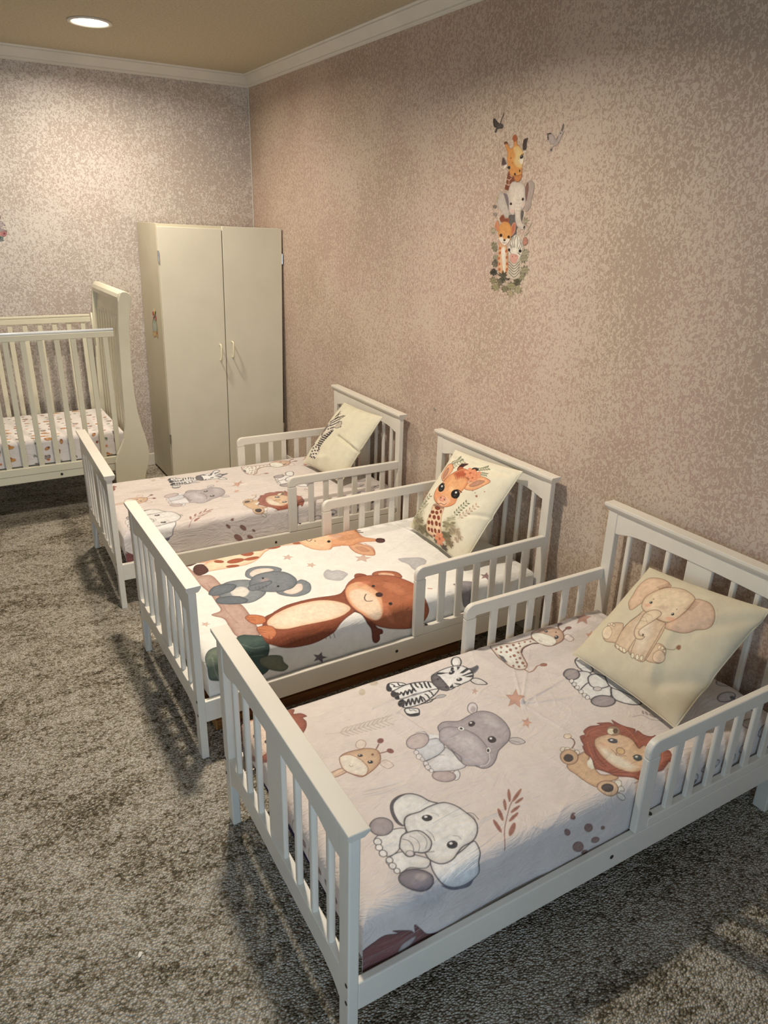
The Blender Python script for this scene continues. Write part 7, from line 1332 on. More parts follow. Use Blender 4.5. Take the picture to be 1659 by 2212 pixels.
('F',1,(105,99,97),(85,82,82),8.5,None,0,1,[306,3295,389,3308,469,3334,463,3264,414,3205,411,3152,359,3138,331,3190]),
('F',1,(124,73,56),(145,92,72),4.3,None,0,1,[263,3610,331,3576,342,3538,308,3513,281,3476,232,3485,242,3528]),
('L',1,None,None,0,(225,189,161),2.1,1,[249,3553,282,3546,302,3558]),
('L',1,None,None,0,(225,189,161),2.1,1,[243,3522,276,3511,302,3520]),
('L',1,None,None,0,(225,189,161),2.1,1,[277,3546,276,3511]),
('L',1,None,None,0,(225,189,161),2.1,1,[283,3577,311,3567]),
('F',1,(218,206,193),(185,173,164),14.4,(129,117,114),0.8,1,[379,3530,316,3532,288,3501,272,3463,222,3477,269,3444,293,3392,299,3347,320,3311,358,3302,376,3311,387,3263,411,3224,467,3199,503,3206,502,3232,465,3251,444,3289,444,3327,471,3353,484,3384,471,3447,461,3497,431,3522]),
('F',1,(225,180,169),None,5.2,None,0,0.6,[367,3331,365,3322,355,3316,342,3314,328,3316,317,3322,312,3331,314,3339,324,3345,337,3347,351,3345,362,3339]),
('F',1,(230,191,172),None,5,None,0,0.5,[479,3375,478,3366,473,3360,465,3358,457,3361,450,3367,446,3375,447,3383,453,3389,460,3391,469,3389,476,3383]),
('L',1,None,None,0,(129,120,116),1.7,1,[376,3311,383,3263,411,3224]),
('L',1,None,None,0,(51,43,41),1.7,1,[365,3334,369,3314]),
('L',1,None,None,0,(51,43,41),1.7,1,[445,3353,444,3327]),
('L',1,None,None,0,(176,164,156),1.3,1,[375,3410,407,3405,432,3410]),
('L',1,None,None,0,(176,164,156),1.3,1,[378,3385,411,3380,436,3384]),
('L',1,None,None,0,(176,164,156),1.3,1,[382,3359,414,3354,439,3359]),
('L',1,None,None,0,(176,164,156),1.3,1,[386,3334,418,3329,443,3334]),
('F',1,(51,43,41),None,5.2,None,0,1,[334,3380,333,3375,328,3372,321,3371,314,3372,308,3376,306,3380,307,3385,312,3389,319,3390,326,3389,331,3385]),
('F',1,(51,43,41),None,5,None,0,1,[464,3409,461,3404,455,3401,448,3400,443,3403,439,3407,439,3413,442,3418,448,3421,455,3421,460,3419,464,3414]),
('F',1,(51,43,41),None,5,None,0,1,[502,3217,499,3211,495,3207,490,3206,487,3209,485,3213,486,3219,488,3224,492,3228,497,3229,500,3227,502,3222]),
('F',1,(84,67,67),(162,143,133),4.3,None,0,1,[171,3651,176,3702,197,3704,229,3668,237,3648,204,3649]),
('F',1,(228,213,199),None,5.2,None,0,1,[200,3644,230,3655,242,3648,228,3630,198,3619]),
('F',1,(74,62,59),(127,108,99),3.2,None,0,1,[400,3744,399,3805,424,3818,451,3819,443,3790,440,3742]),
('F',1,(211,198,182),None,4.9,None,0,1,[397,3729,431,3739,452,3726,413,3719]),
('F',1,(113,70,53),None,5.1,None,0,1,[227,3803,230,3795,226,3789,216,3785,204,3785,192,3790,184,3797,181,3804,186,3811,195,3814,207,3814,219,3810]),
('F',1,(215,153,89),(197,133,76),10,(146,104,73),0.8,1,[197,3788,228,3792,252,3766,284,3765,296,3787,286,3825,328,3822,332,3791,360,3771,395,3745,415,3707,421,3664,412,3622,417,3566,403,3542,369,3530,335,3547,327,3569,289,3577,268,3609,248,3642,231,3693,231,3730]),
('F',1,(222,195,140),(217,170,107),12.4,None,0,1,[295,3763,355,3771,401,3738,419,3695,419,3646,402,3622,343,3637,307,3676,322,3712]),
('F',1,(229,220,204),(224,199,152),5.8,None,0,1,[376,3697,415,3707,422,3670,409,3647,376,3660]),
('F',1,(165,96,62),(193,121,77),4.2,None,0,1,[333,3823,329,3811,318,3803,303,3801,289,3806,278,3817,274,3830,278,3842,289,3850,304,3852,318,3847,329,3836]),
('F',1,(197,131,80),(155,93,60),4.2,(103,66,49),0.8,1,[331,3576,373,3574,415,3579,412,3548,379,3529,341,3544]),
('F',1,(165,99,59),None,5.1,None,0,1,[287,3695,285,3691,279,3689,272,3691,268,3696,271,3699,277,3701,284,3699]),
('F',1,(186,120,72),None,5.1,None,0,1,[306,3664,304,3660,299,3659,292,3661,289,3665,291,3668,297,3669,303,3667]),
('F',1,(51,43,41),None,5,None,0,1,[350,3584,347,3579,339,3576,331,3579,327,3585,329,3591,337,3593,345,3590]),
('F',1,(51,43,41),None,5,None,0,1,[396,3604,396,3599,394,3596,391,3594,387,3596,384,3600,382,3605,382,3610,384,3613,388,3614,391,3613,395,3609]),
('F',1,(51,43,41),None,4.9,None,0,1,[415,3695,411,3689,404,3685,394,3684,385,3687,379,3694,378,3701,381,3707,389,3711,398,3712,407,3708,413,3702]),
('F',1,(223,219,214),None,4.9,None,0,1,[396,3702,394,3700,391,3699,387,3700,385,3703,386,3705,390,3706,394,3705]),
('F',1,(51,43,41),None,5.1,None,0,1,[280,3630,279,3625,273,3621,264,3620,254,3622,247,3626,244,3632,246,3637,252,3641,261,3642,270,3640,277,3636]),
('L',1,None,None,0,(51,43,41),2.1,1,[380,3685,399,3713,416,3712]),
('L',1,None,None,0,(51,43,41),2.1,1,[240,3623,249,3638,275,3640]),
('F',1,(215,176,138),(193,123,82),8.1,None,0,1,[219,2943,217,3093,244,3101,307,3083,331,3030,347,2950,353,2868,294,2892,274,2870,246,2868]),
('F',1,(230,222,210),(227,201,173),5.4,None,0,1,[250,3054,292,3069,314,2989,316,2893,294,2892,266,2973]),
('F',1,(181,101,66),None,5.4,None,0,1,[247,3059,244,3054,239,3050,233,3049,227,3051,223,3055,222,3061,225,3067,230,3070,236,3072,242,3070,246,3065]),
('F',1,(181,101,66),None,5.4,None,0,1,[249,3025,246,3020,241,3016,235,3015,229,3017,225,3021,224,3027,227,3033,232,3036,238,3038,244,3036,248,3031]),
('F',1,(181,101,66),None,5.4,None,0,1,[243,2984,241,2978,235,2974,229,2973,223,2975,219,2980,218,2985,221,2991,226,2995,233,2996,239,2994,242,2990]),
('F',1,(181,101,66),None,5.4,None,0,1,[254,2943,252,2938,246,2934,240,2932,234,2934,230,2939,229,2945,232,2950,237,2954,244,2956,249,2954,253,2949]),
('F',1,(181,101,66),None,5.5,None,0,1,[259,2902,257,2896,252,2892,245,2891,239,2893,235,2897,235,2903,237,2909,242,2913,249,2914,255,2913,259,2908]),
('F',1,(181,101,66),None,5.3,None,0,1,[321,3042,319,3036,314,3032,307,3031,302,3033,298,3038,297,3044,300,3049,305,3053,311,3054,317,3052,320,3048]),
('F',1,(181,101,66),None,5.3,None,0,1,[334,2995,332,2990,327,2986,320,2984,315,2986,311,2991,310,2997,312,3002,318,3006,324,3007,330,3005,333,3001]),
('F',1,(181,101,66),None,5.3,None,0,1,[343,2948,340,2942,335,2938,329,2937,323,2939,319,2944,319,2949,321,2955,326,2959,332,2960,338,2958,342,2954]),
('F',1,(181,101,66),None,5.4,None,0,1,[348,2908,346,2902,341,2898,334,2897,329,2898,325,2903,324,2909,326,2914,332,2918,338,2920,344,2918,347,2913]),
('F',1,(132,78,59),(186,111,75),3.5,None,0,1,[198,3281,239,3306,264,3281,308,3278,307,3249,224,3248]),
('F',1,(199,132,101),(219,166,129),3.6,(145,88,66),0.9,1,[150,3214,159,3254,190,3254,203,3201,188,3181]),
('F',1,(185,111,86),(225,189,161),4.3,(156,109,83),0.9,1,[351,3158,347,3217,371,3250,395,3237,395,3191,372,3161]),
('F',1,(213,155,94),(197,131,76),8,None,0,1,[193,3187,205,3228,257,3255,318,3243,353,3204,355,3158,343,3118,306,3090,274,3085,226,3111,198,3154]),
('F',1,(231,220,204),None,5.3,None,0,1,[211,3134,250,3142,276,3122,316,3137,342,3124,306,3090,274,3085,229,3109]),
('F',1,(51,43,41),None,5.4,None,0,1,[249,3155,247,3149,242,3144,234,3143,225,3144,219,3148,215,3154,217,3160,222,3165,231,3167,239,3165,246,3161]),
('F',1,(51,43,41),None,5.3,None,0,1,[341,3145,340,3140,335,3135,328,3134,320,3135,314,3139,311,3145,312,3150,317,3155,325,3156,332,3155,338,3151]),
('F',1,(51,43,41),None,5.3,None,0,1,[294,3121,293,3118,287,3115,280,3114,272,3115,266,3117,263,3121,265,3124,270,3127,278,3128,286,3127,292,3125]),
('L',1,None,None,0,(51,43,41),1.3,1,[254,3105,280,3099,307,3104]),
('L',1,None,None,0,(51,43,41),1.3,1,[278,3116,279,3100]),
('F',1,(207,197,180),(175,165,146),6.1,None,0,1,[354,2936,358,2991,474,3003,479,2930,494,2864,412,2838,347,2868]),
('L',1,None,None,0,(51,43,41),2.2,1,[352,2967,397,2942,414,2938]),
('L',1,None,None,0,(51,43,41),2.2,1,[470,2973,440,2947,419,2938]),
('L',1,None,None,0,(51,43,41),2.2,1,[355,2947,400,2922,417,2918]),
('L',1,None,None,0,(51,43,41),2.2,1,[473,2953,442,2927,422,2918]),
('L',1,None,None,0,(51,43,41),2.2,1,[358,2926,403,2902,420,2898]),
('L',1,None,None,0,(51,43,41),2.2,1,[476,2933,445,2907,425,2898]),
('L',1,None,None,0,(51,43,41),2.2,1,[361,2906,406,2882,422,2877]),
('L',1,None,None,0,(51,43,41),2.2,1,[479,2913,448,2887,428,2878]),
('L',1,None,None,0,(51,43,41),2.2,1,[363,2886,408,2861,425,2857]),
('L',1,None,None,0,(51,43,41),2.2,1,[481,2893,451,2866,431,2858]),
('F',1,(188,133,118),(126,98,89),3.4,(51,43,41),1.3,1,[494,3103,496,3142,526,3148,547,3130,543,3101,509,3089]),
('F',1,(227,220,206),(200,193,179),6.9,(95,86,79),0.9,1,[342,3031,333,3077,351,3124,409,3166,466,3134,496,3090,496,3037,475,2997,438,2961,395,2959,352,2991]),
('L',1,None,None,0,(51,43,41),2.6,1,[410,3159,395,3113,409,3073]),
('L',1,None,None,0,(51,43,41),2.6,1,[422,3153,438,3114,433,3068]),
('L',1,None,None,0,(51,43,41),2.6,1,[370,3138,354,3098,379,3072]),
('L',1,None,None,0,(51,43,41),2.6,1,[385,3145,375,3105,395,3073]),
('L',1,None,None,0,(51,43,41),2.6,1,[457,3128,467,3095,450,3062]),
('L',1,None,None,0,(51,43,41),2.6,1,[475,3108,484,3083,468,3062]),
('L',1,None,None,0,(51,43,41),2.6,1,[344,3091,369,3065]),
('L',1,None,None,0,(51,43,41),2.6,1,[449,3035,477,3023]),
('L',1,None,None,0,(51,43,41),2.6,1,[351,3044,370,3025]),
('F',1,(211,161,148),(192,144,131),5.2,None,0,1,[355,3011,386,3026,440,3021,459,3002,437,2965,411,2957,377,2968]),
('F',1,(51,43,41),None,5.2,None,0,1,[393,3006,392,3004,389,3002,386,3003,384,3006,385,3008,388,3009,391,3008]),
('F',1,(51,43,41),None,5.2,None,0,1,[433,3011,432,3009,429,3008,426,3008,424,3011,425,3013,428,3014,431,3013]),
('F',1,(51,43,41),None,5.3,None,0,1,[358,3053,357,3047,352,3042,345,3040,337,3041,331,3046,328,3052,329,3058,334,3062,341,3064,349,3063,355,3059]),
('F',1,(51,43,41),None,5.1,None,0,1,[490,3050,488,3044,482,3039,474,3037,464,3039,457,3043,454,3049,456,3055,462,3059,470,3061,479,3060,486,3056]),
('F',1,(89,85,71),(113,110,95),3.6,None,0,1,[235,2882,267,2856,313,2836,362,2820,325,2846,283,2869]),
('L',1,None,None,0,(75,73,60),0.9,1,[243,2878,347,2827]),
('F',1,(71,68,56),(95,92,80),3.6,None,0,1,[291,2901,283,2869,292,2834,307,2800,312,2836,309,2871]),
('L',1,None,None,0,(59,58,48),0.9,1,[292,2895,305,2813]),
('F',1,(80,77,63),(104,101,87),3.6,None,0,1,[338,2896,303,2871,278,2839,260,2805,296,2834,325,2864]),
('L',1,None,None,0,(67,65,53),0.9,1,[333,2890,270,2816]),
('F',1,(68,64,57),(92,88,81),3.7,None,0,1,[168,2907,150,2887,155,2867,172,2847,186,2868,188,2889]),
('L',1,None,None,0,(57,54,48),0.9,1,[168,2903,171,2855]),
('F',1,(54,51,45),(78,75,68),3.7,None,0,1,[203,2899,168,2893,148,2876,137,2855,171,2864,196,2878]),
('L',1,None,None,0,(46,43,37),0.9,1,[199,2897,145,2860]),
('F',1,(60,58,50),(84,81,74),3.7,None,0,1,[217,2885,183,2891,152,2884,122,2869,159,2866,192,2869]),
('L',1,None,None,0,(51,48,43),0.9,1,[211,2884,134,2871]),
('F',1,(96,92,72),(120,116,96),3.5,None,0,1,[437,2842,442,2821,466,2808,499,2801,489,2822,470,2838]),
('L',1,None,None,0,(81,78,60),0.9,1,[441,2839,491,2806]),
('F',1,(76,72,57),(100,96,81),3.5,None,0,1,[469,2850,449,2832,452,2813,466,2793,483,2812,487,2832]),
('L',1,None,None,0,(65,61,48),0.9,1,[469,2846,467,2800]),
('F',1,(86,82,64),(110,106,88),3.5,None,0,1,[494,2845,462,2837,447,2819,441,2798,472,2809,493,2823]),
('L',1,None,None,0,(72,69,54),0.9,1,[491,2842,448,2804]),
('F',1,(64,60,51),(87,83,74),3.6,None,0,1,[359,2825,370,2832,373,2841,372,2851,362,2843,356,2834]),
('L',1,None,None,0,(54,50,43),0.9,1,[360,2826,370,2848]),
('F',1,(51,47,40),(74,71,63),3.6,None,0,1,[346,2831,362,2831,374,2837,385,2845,369,2843,354,2840]),
('L',1,None,None,0,(42,40,33),0.9,1,[348,2832,380,2843]),
('F',1,(57,53,45),(81,77,69),3.6,None,0,1,[343,2839,356,2834,372,2834,387,2837,373,2841,358,2843]),
('L',1,None,None,0,(48,45,38),0.9,1,[346,2839,382,2837]),
('F',1,(107,101,88),(131,126,113),3.7,None,0,1,[152,2954,179,2946,208,2949,236,2957,207,2963,178,2964]),
('L',1,None,None,0,(90,85,75),0.9,1,[158,2954,226,2956]),
('F',1,(85,80,70),(109,104,94),3.7,None,0,1,[164,2972,173,2955,196,2945,226,2938,212,2955,193,2968]),
('L',1,None,None,0,(72,67,59),0.9,1,[167,2970,218,2943]),
('F',1,(96,90,79),(120,114,103),3.7,None,0,1,[185,2980,177,2962,186,2946,204,2931,209,2949,205,2967]),
('L',1,None,None,0,(81,76,67),0.9,1,[186,2977,202,2937]),
]
ART_B1 = [
('F',1,(102,93,85),None,5.1,None,0,1,[117,3942,130,3965,152,4003,160,4005,150,3979,132,3950,126,3935]),
('F',1,(76,69,65),(53,47,45),6.1,None,0,1,[135,3928,100,3947,53,3979,36,3977,33,3959,47,3923,83,3911,106,3906]),
('F',1,(51,45,43),None,5.2,None,0,1,[50,3968,46,3966,39,3967,32,3970,31,3973,35,3975,42,3974,49,3971]),
('F',1,(51,45,43),None,5.2,None,0,1,[55,3956,51,3955,44,3956,37,3958,36,3962,40,3963,47,3962,53,3959]),
('F',1,(51,45,43),None,5.2,None,0,1,[60,3945,56,3943,48,3944,42,3947,41,3950,45,3952,52,3951,58,3948]),
('F',1,(51,45,43),None,5.2,None,0,1,[65,3933,60,3931,53,3932,47,3935,45,3938,49,3940,57,3939,63,3936]),
('F',1,(51,45,43),None,5.2,None,0,1,[69,3921,65,3920,58,3921,52,3924,50,3927,54,3928,62,3927,68,3925]),
('F',1,(89,82,76),(63,56,54),5.2,None,0,1,[101,3940,139,3937,161,3921,149,3903,95,3901,82,3880,61,3885,73,3909]),
]
ART_B2 = [
('F',1,(129,119,114),(85,77,74),3,None,0,1,[745,3792,764,3819,778,3840,794,3879,803,3877,803,3849,782,3817,755,3785]),
('F',1,(183,169,163),(151,138,132),5.3,None,0,1,[685,3830,657,3830,651,3810,665,3780,691,3761,724,3756,757,3774,731,3798,704,3823]),
('F',1,(63,54,54),None,4.6,None,0,1,[663,3825,660,3822,653,3821,645,3823,642,3827,644,3830,652,3831,659,3829]),
('F',1,(63,54,54),None,4.6,None,0,1,[665,3815,663,3812,656,3811,648,3813,645,3816,647,3819,654,3820,662,3818]),
('F',1,(63,54,54),None,4.6,None,0,1,[668,3804,665,3801,658,3800,651,3802,647,3806,650,3809,657,3810,664,3808]),
('F',1,(63,54,54),None,4.6,None,0,1,[670,3794,668,3791,661,3790,653,3792,650,3795,652,3798,659,3799,667,3797]),
('F',1,(63,54,54),None,4.6,None,0,1,[691,3829,690,3826,683,3824,674,3823,663,3824,655,3825,651,3828,653,3831,659,3833,669,3834,679,3833,687,3832]),
('F',1,(190,176,169),(158,145,137),4.5,None,0,1,[765,3835,801,3834,821,3830,808,3821,793,3799,780,3772,752,3751,717,3739,712,3714,684,3716,699,3737,719,3756,747,3780,761,3808]),
('F',1,(42,37,37),None,4.4,None,0,1,[785,3821,784,3818,781,3817,777,3819,775,3822,776,3825,779,3826,783,3825]),
('F',1,(96,86,82),None,4.6,None,0,1,[712,3723,709,3720,705,3718,700,3718,696,3721,694,3724,694,3728,697,3732,701,3733,706,3733,710,3731,713,3727]),
]
ART_D2 = [
('F',1,(158,139,133),(135,117,111),4.4,None,0,1,[-3063,3183,-3069,3170,-3081,3160,-3097,3156,-3112,3159,-3121,3169,-3123,3182,-3117,3195,-3104,3205,-3089,3209,-3074,3206,-3065,3197]),
('F',1,(172,163,164),(148,140,141),4.4,None,0,1,[-3064,3106,-3076,3076,-3100,3055,-3130,3046,-3156,3054,-3173,3075,-3176,3103,-3164,3132,-3140,3154,-3111,3162,-3084,3155,-3067,3134]),
('F',1,(183,173,174),(160,149,150),4.4,None,0,1,[-3048,3110,-3055,3092,-3066,3079,-3080,3074,-3092,3079,-3100,3092,-3100,3109,-3094,3127,-3082,3141,-3069,3146,-3057,3141,-3049,3128]),
('F',1,(126,117,120),(104,95,98),4.4,None,0,1,[-3031,3094,-3035,3091,-3040,3090,-3045,3092,-3048,3095,-3049,3100,-3048,3105,-3044,3108,-3039,3109,-3034,3107,-3030,3103,-3029,3099]),
('F',1,(160,151,152),(137,128,129),4.4,None,0,1,[-3031,3028,-3045,3007,-3078,2992,-3120,2986,-3160,2991,-3187,3005,-3195,3025,-3181,3046,-3149,3061,-3107,3067,-3067,3062,-3039,3048]),
('F',1,(117,124,116),(95,102,94),4.5,None,0,1,[-3016,3035,-3017,3031,-3021,3026,-3026,3022,-3033,3019,-3038,3019,-3041,3021,-3041,3025,-3037,3029,-3031,3034,-3025,3036,-3019,3037]),
('F',1,(106,115,111),(84,94,89),4.5,None,0,1,[-3024,3052,-3024,3049,-3027,3044,-3032,3039,-3038,3035,-3044,3034,-3046,3035,-3046,3038,-3043,3043,-3038,3047,-3032,3051,-3027,3053]),
('F',1,(178,130,131),(156,108,109),4.5,None,0,1,[-3028,3007,-3035,2990,-3050,2978,-3068,2973,-3084,2977,-3095,2990,-3097,3006,-3090,3023,-3075,3036,-3057,3041,-3040,3037,-3030,3024]),
('F',1,(141,77,87),(120,57,66),4.5,None,0,1,[-3045,3009,-3047,3004,-3053,3000,-3060,2998,-3066,2999,-3070,3004,-3071,3009,-3068,3015,-3063,3019,-3056,3021,-3050,3019,-3046,3015]),
('F',1,(198,142,138),(175,119,115),4.4,None,0,1,[-3087,3004,-3093,2991,-3108,2981,-3126,2977,-3142,2980,-3153,2990,-3156,3003,-3149,3017,-3135,3027,-3117,3031,-3100,3028,-3089,3018]),
('F',1,(74,87,88),(53,66,67),4.5,None,0,1,[-3072,2959,-3079,2948,-3095,2940,-3115,2936,-3134,2939,-3147,2947,-3150,2959,-3143,2970,-3127,2978,-3108,2982,-3089,2979,-3076,2971]),
('F',1,(118,137,132),(96,115,110),4.5,None,0,1,[-3070,2963,-3072,2956,-3079,2950,-3089,2946,-3099,2946,-3106,2949,-3109,2956,-3107,2963,-3099,2969,-3090,2973,-3080,2973,-3072,2969]),
('F',1,(128,134,133),(106,111,111),4.5,None,0,1,[-3067,2937,-3074,2930,-3091,2925,-3112,2923,-3134,2925,-3149,2929,-3154,2936,-3147,2943,-3130,2948,-3108,2950,-3087,2948,-3072,2944]),
('F',1,(128,138,126),(106,115,103),4.4,None,0,1,[-3124,2948,-3132,2932,-3150,2920,-3172,2916,-3193,2920,-3207,2931,-3210,2947,-3201,2963,-3184,2974,-3162,2979,-3141,2975,-3127,2963]),
('F',1,(51,48,50),None,1.3,None,0,1,[-3055,3118,-3056,3116,-3058,3114,-3061,3113,-3063,3114,-3065,3116,-3065,3118,-3064,3120,-3062,3122,-3059,3122,-3057,3122,-3056,3120]),
('L',1,None,None,0,(61,48,49),1.5,1,[-3072,3208,-3061,3197,-3043,3173,-3057,3163,-3077,3172]),
]
ART_D3 = [
('F',1,(239,227,182),None,4.8,None,0,1,[265,2176,283,2145,275,2108,225,2121,188,2135]),
('F',1,(186,73,65),None,4.9,None,0,1,[225,2107,220,2092,205,2079,186,2073,167,2074,153,2083,148,2097,154,2112,169,2124,188,2130,207,2129,221,2120]),
('F',1,(239,224,148),None,4.8,None,0,1,[267,2119,260,2110,248,2102,234,2098,223,2099,216,2105,216,2114,223,2124,235,2132,249,2135,261,2134,267,2128]),
('F',1,(79,88,64),None,4.8,None,0,1,[319,2125,307,2113,292,2104,276,2100,264,2101,260,2109,265,2120,276,2131,292,2140,308,2145,319,2143,323,2135]),
('F',1,(77,83,91),None,4.8,None,0,1,[266,2101,303,2106,266,2071,212,2041,183,2044]),
('F',1,(224,129,140),None,4.9,None,0,1,[202,2060,191,2052,177,2045,165,2042,157,2043,156,2049,162,2057,174,2066,187,2073,200,2076,207,2074,208,2068]),
('F',1,(165,101,105),None,4.8,None,0,1,[333,2059,328,2043,315,2031,297,2024,279,2026,267,2035,263,2049,268,2065,281,2078,299,2084,317,2082,329,2073]),
('F',1,(190,201,190),(144,139,112),24.4,None,0,1,[138,2023,206,2040,274,2030,315,2011,335,1968,342,1924,315,1884,208,1858,112,1863,105,1924,108,1980]),
('F',1,(209,190,145),(180,150,109),12.3,None,0,1,[88,1867,220,1890,319,1897,347,1858,318,1815,261,1837,163,1805,96,1824]),
('F',1,(188,116,79),None,4.8,None,0,1,[332,1880,324,1870,310,1862,292,1857,277,1857,267,1863,267,1872,275,1882,289,1891,307,1895,322,1895,332,1889]),
('F',1,(188,89,92),None,4.8,None,0,1,[314,2071,308,2058,299,2048,292,2044,287,2047,286,2056,289,2068,296,2081,304,2090,311,2094,316,2092,317,2083]),
]


# ------------------------------------------------------------------ the room
XR = 0.0
bm = bmesh.new(); bxm(bm, XL-.1, XR+.1, YF-.1, YB+.1, -.1, 0, 0)
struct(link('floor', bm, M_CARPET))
bm = bmesh.new(); bxm(bm, XL-.1, XR+.1, YF-.1, YB+.1, HC+.1, HC+.2, 0)
struct(link('ceiling', bm, M_CEIL))
LAMPS = [(-1.09, 4.13), (-1.19, 2.2)]
# ceiling sheet with round openings for the recessed lamps
bm = bmesh.new()
def ring_cell(bm, cx, cy, r, x0, x1, y0, y1, z):
    n = 48; C = [bm.verts.new((cx+r*math.cos(2*math.pi*k/n), cy+r*math.sin(2*math.pi*k/n), z)) for k in range(n)]
    O = []
    for k in range(n):
        a = 2*math.pi*k/n; dx, dy = math.cos(a), math.sin(a)
        t = min((x1-cx)/dx if dx > 1e-9 else 1e9, (x0-cx)/dx if dx < -1e-9 else 1e9, (y1-cy)/dy if dy > 1e-9 else 1e9, (y0-cy)/dy if dy < -1e-9 else 1e9)
        O.append(bm.verts.new((cx+dx*t, cy+dy*t, z)))
    for k in range(n): bm.faces.new((C[k], C[(k+1) % n], O[(k+1) % n], O[k]))
cells = []
for lx, ly in LAMPS:
    h = .35; ring_cell(bm, lx, ly, .085, -1.54, -.74, ly-h, ly+h, HC); cells.append((lx-h, lx+h, ly-h, ly+h))
def quad(bm, x0, x1, y0, y1, z): bm.faces.new([bm.verts.new(p) for p in ((x0, y0, z), (x1, y0, z), (x1, y1, z), (x0, y1, z))])
quad(bm, XL-.1, -1.54, YF-.1, YB+.1, HC); quad(bm, -.74, XR+.1, YF-.1, YB+.1, HC)
ys = [YF-.1, 1.85, 2.55, 3.78, 4.48, YB+.1]
for a, c in ((0, 1), (2, 3), (4, 5)): quad(bm, -1.54, -.74, ys[a], ys[c], HC)
struct(link('ceiling', bm, M_CEIL))
struct(box('wall_right', XR, XR+.1, YF-.1, YB+.1, 0, HC+.15, M_WALLR, bev=0))
struct(box('wall_back', XL-.1, XR+.1, YB, YB+.1, 0, HC+.15, M_WALLB, bev=0))
struct(box('wall_left', XL-.1, XL, YF-.1, YB+.1, 0, HC+.15, M_WALLB, bev=0))
bm = bmesh.new()
wx0, wx1, wz0, wz1 = -3.25, -1.95, .7, 1.9
for a in ((XL-.1, wx0, 0, HC+.15), (wx1, XR+.1, 0, HC+.15), (wx0, wx1, 0, wz0), (wx0, wx1, wz1, HC+.15)): bxm(bm, a[0], a[1], YF-.1, YF, a[2], a[3], 0)
struct(link('wall_front', bm, M_WALLR))
wf = struct(thing('window_1', None, None, (0, 0, 0)))
bm = bmesh.new()
for a in ((wx0-.05, wx1+.05, wz0-.05, wz0), (wx0-.05, wx1+.05, wz1, wz1+.05), (wx0-.05, wx0, wz0, wz1), (wx1, wx1+.05, wz0, wz1), ((wx0+wx1)/2-.02, (wx0+wx1)/2+.02, wz0, wz1)): bxm(bm, a[0], a[1], YF-.06, YF+.012, a[2], a[3])
link('window_frame', bm, M_TRIM, wf)
mg, ntg, bg = mat('window_glass', .05); bg.inputs['Transmission Weight'].default_value = 1; bg.inputs['Base Color'].default_value = (.9, .95, 1, 1)
box('window_pane', wx0, wx1, YF-.05, YF-.045, wz0, wz1, mg, wf, 0)
# crown moulding: a stepped profile run along the back and right walls
prof = [(0, 0), (.004, 0), (.006, .006), (.012, .010), (.012, .016), (.018, .022), (.026, .034), (.034, .046), (.040, .054), (.040, .060), (.046, .066), (.046, .0685), (0, .0685)]
ZC0 = 2.3875
def crown(name, axis):
    bm = bmesh.new(); n = len(prof)
    if axis == 'back':
        A = [bm.verts.new((XL, YB-d, ZC0+z)) for d, z in prof]; B = [bm.verts.new((XR-d, YB-d, ZC0+z)) for d, z in prof]
    elif axis == 'right':
        A = [bm.verts.new((XR-d, YB-d, ZC0+z)) for d, z in prof]; B = [bm.verts.new((XR-d, YF, ZC0+z)) for d, z in prof]
    for k in range(n): bm.faces.new((A[k], A[(k+1) % n], B[(k+1) % n], B[k]))
    bm.faces.new(A); bm.faces.new(B[::-1])
    return struct(link(name, bm, M_TRIM))
crown('trim_1', 'back'); crown('trim_2', 'right')
struct(box('trim_3', -.006, 0, YB-.006, YB, 0, ZC0, M_TRIM, bev=.002))
def skirting(name, x0, x1, y0, y1):
    return struct(box(name, x0, x1, y0, y1, 0, .085, M_TRIM, bev=.004))
skirting('baseboard_back', XL, XR-.0121, YB-.012, YB); skirting('baseboard_right', -.012, 0, YF, YB)
skirting('baseboard_left', XL, XL+.012, YF, YB-.0121)

# recessed ceiling lamps
def downlight(x, y, label, power, spread):
    t = thing('recessed_ceiling_light', label, 'ceiling light', (x, y, HC), 0, 'recessed ceiling lights')
    bm = bmesh.new(); n = 48
    prf = [(.100, -.001), (.100, -.006), (.086, -.007), (.080, .000), (.074, .05), (.058, .085), (.058, .09), (.095, .09), (.095, .001)]
    rings = [[bm.verts.new((r*math.cos(2*math.pi*k/n), r*math.sin(2*math.pi*k/n), z)) for k in range(n)] for r, z in prf]
    for a in range(len(rings)-1):
        for k in range(n): bm.faces.new((rings[a][k], rings[a][(k+1) % n], rings[a+1][(k+1) % n], rings[a+1][k]))
    link('trim_ring', bm, M_TRIM, t, True)
    bm = bmesh.new(); rr = [(.0, -.004), (.03, -.001), (.052, .012), (.063, .035), (.057, .06), (.05, .08)]
    rings = [[bm.verts.new((max(r, .0005)*math.cos(2*math.pi*k/32), max(r, .0005)*math.sin(2*math.pi*k/32), z)) for k in range(32)] for r, z in rr]
    for a in range(len(rings)-1):
        for k in range(32): bm.faces.new((rings[a][k], rings[a][(k+1) % 32], rings[a+1][(k+1) % 32], rings[a+1][k]))
    bm.faces.new(rings[0])
    ml, ntl, bl = mat('lit_lamp_glass', .4); bl.inputs['Emission Color'].default_value = (1, .93, .8, 1); bl.inputs['Emission Strength'].default_value = 14
    link('reflector_bulb', bm, ml, t, True)
    area('lamp_light', (x, y, HC-.012), (0, 0, 0), .13, .13, power, (1.0, .885, .73), 'DISK', spread)
downlight(*LAMPS[0], 'lit recessed round ceiling light above the wardrobe and crib', 24, 165)
downlight(*LAMPS[1], 'recessed round ceiling light over the middle toddler bed', 31, 152)

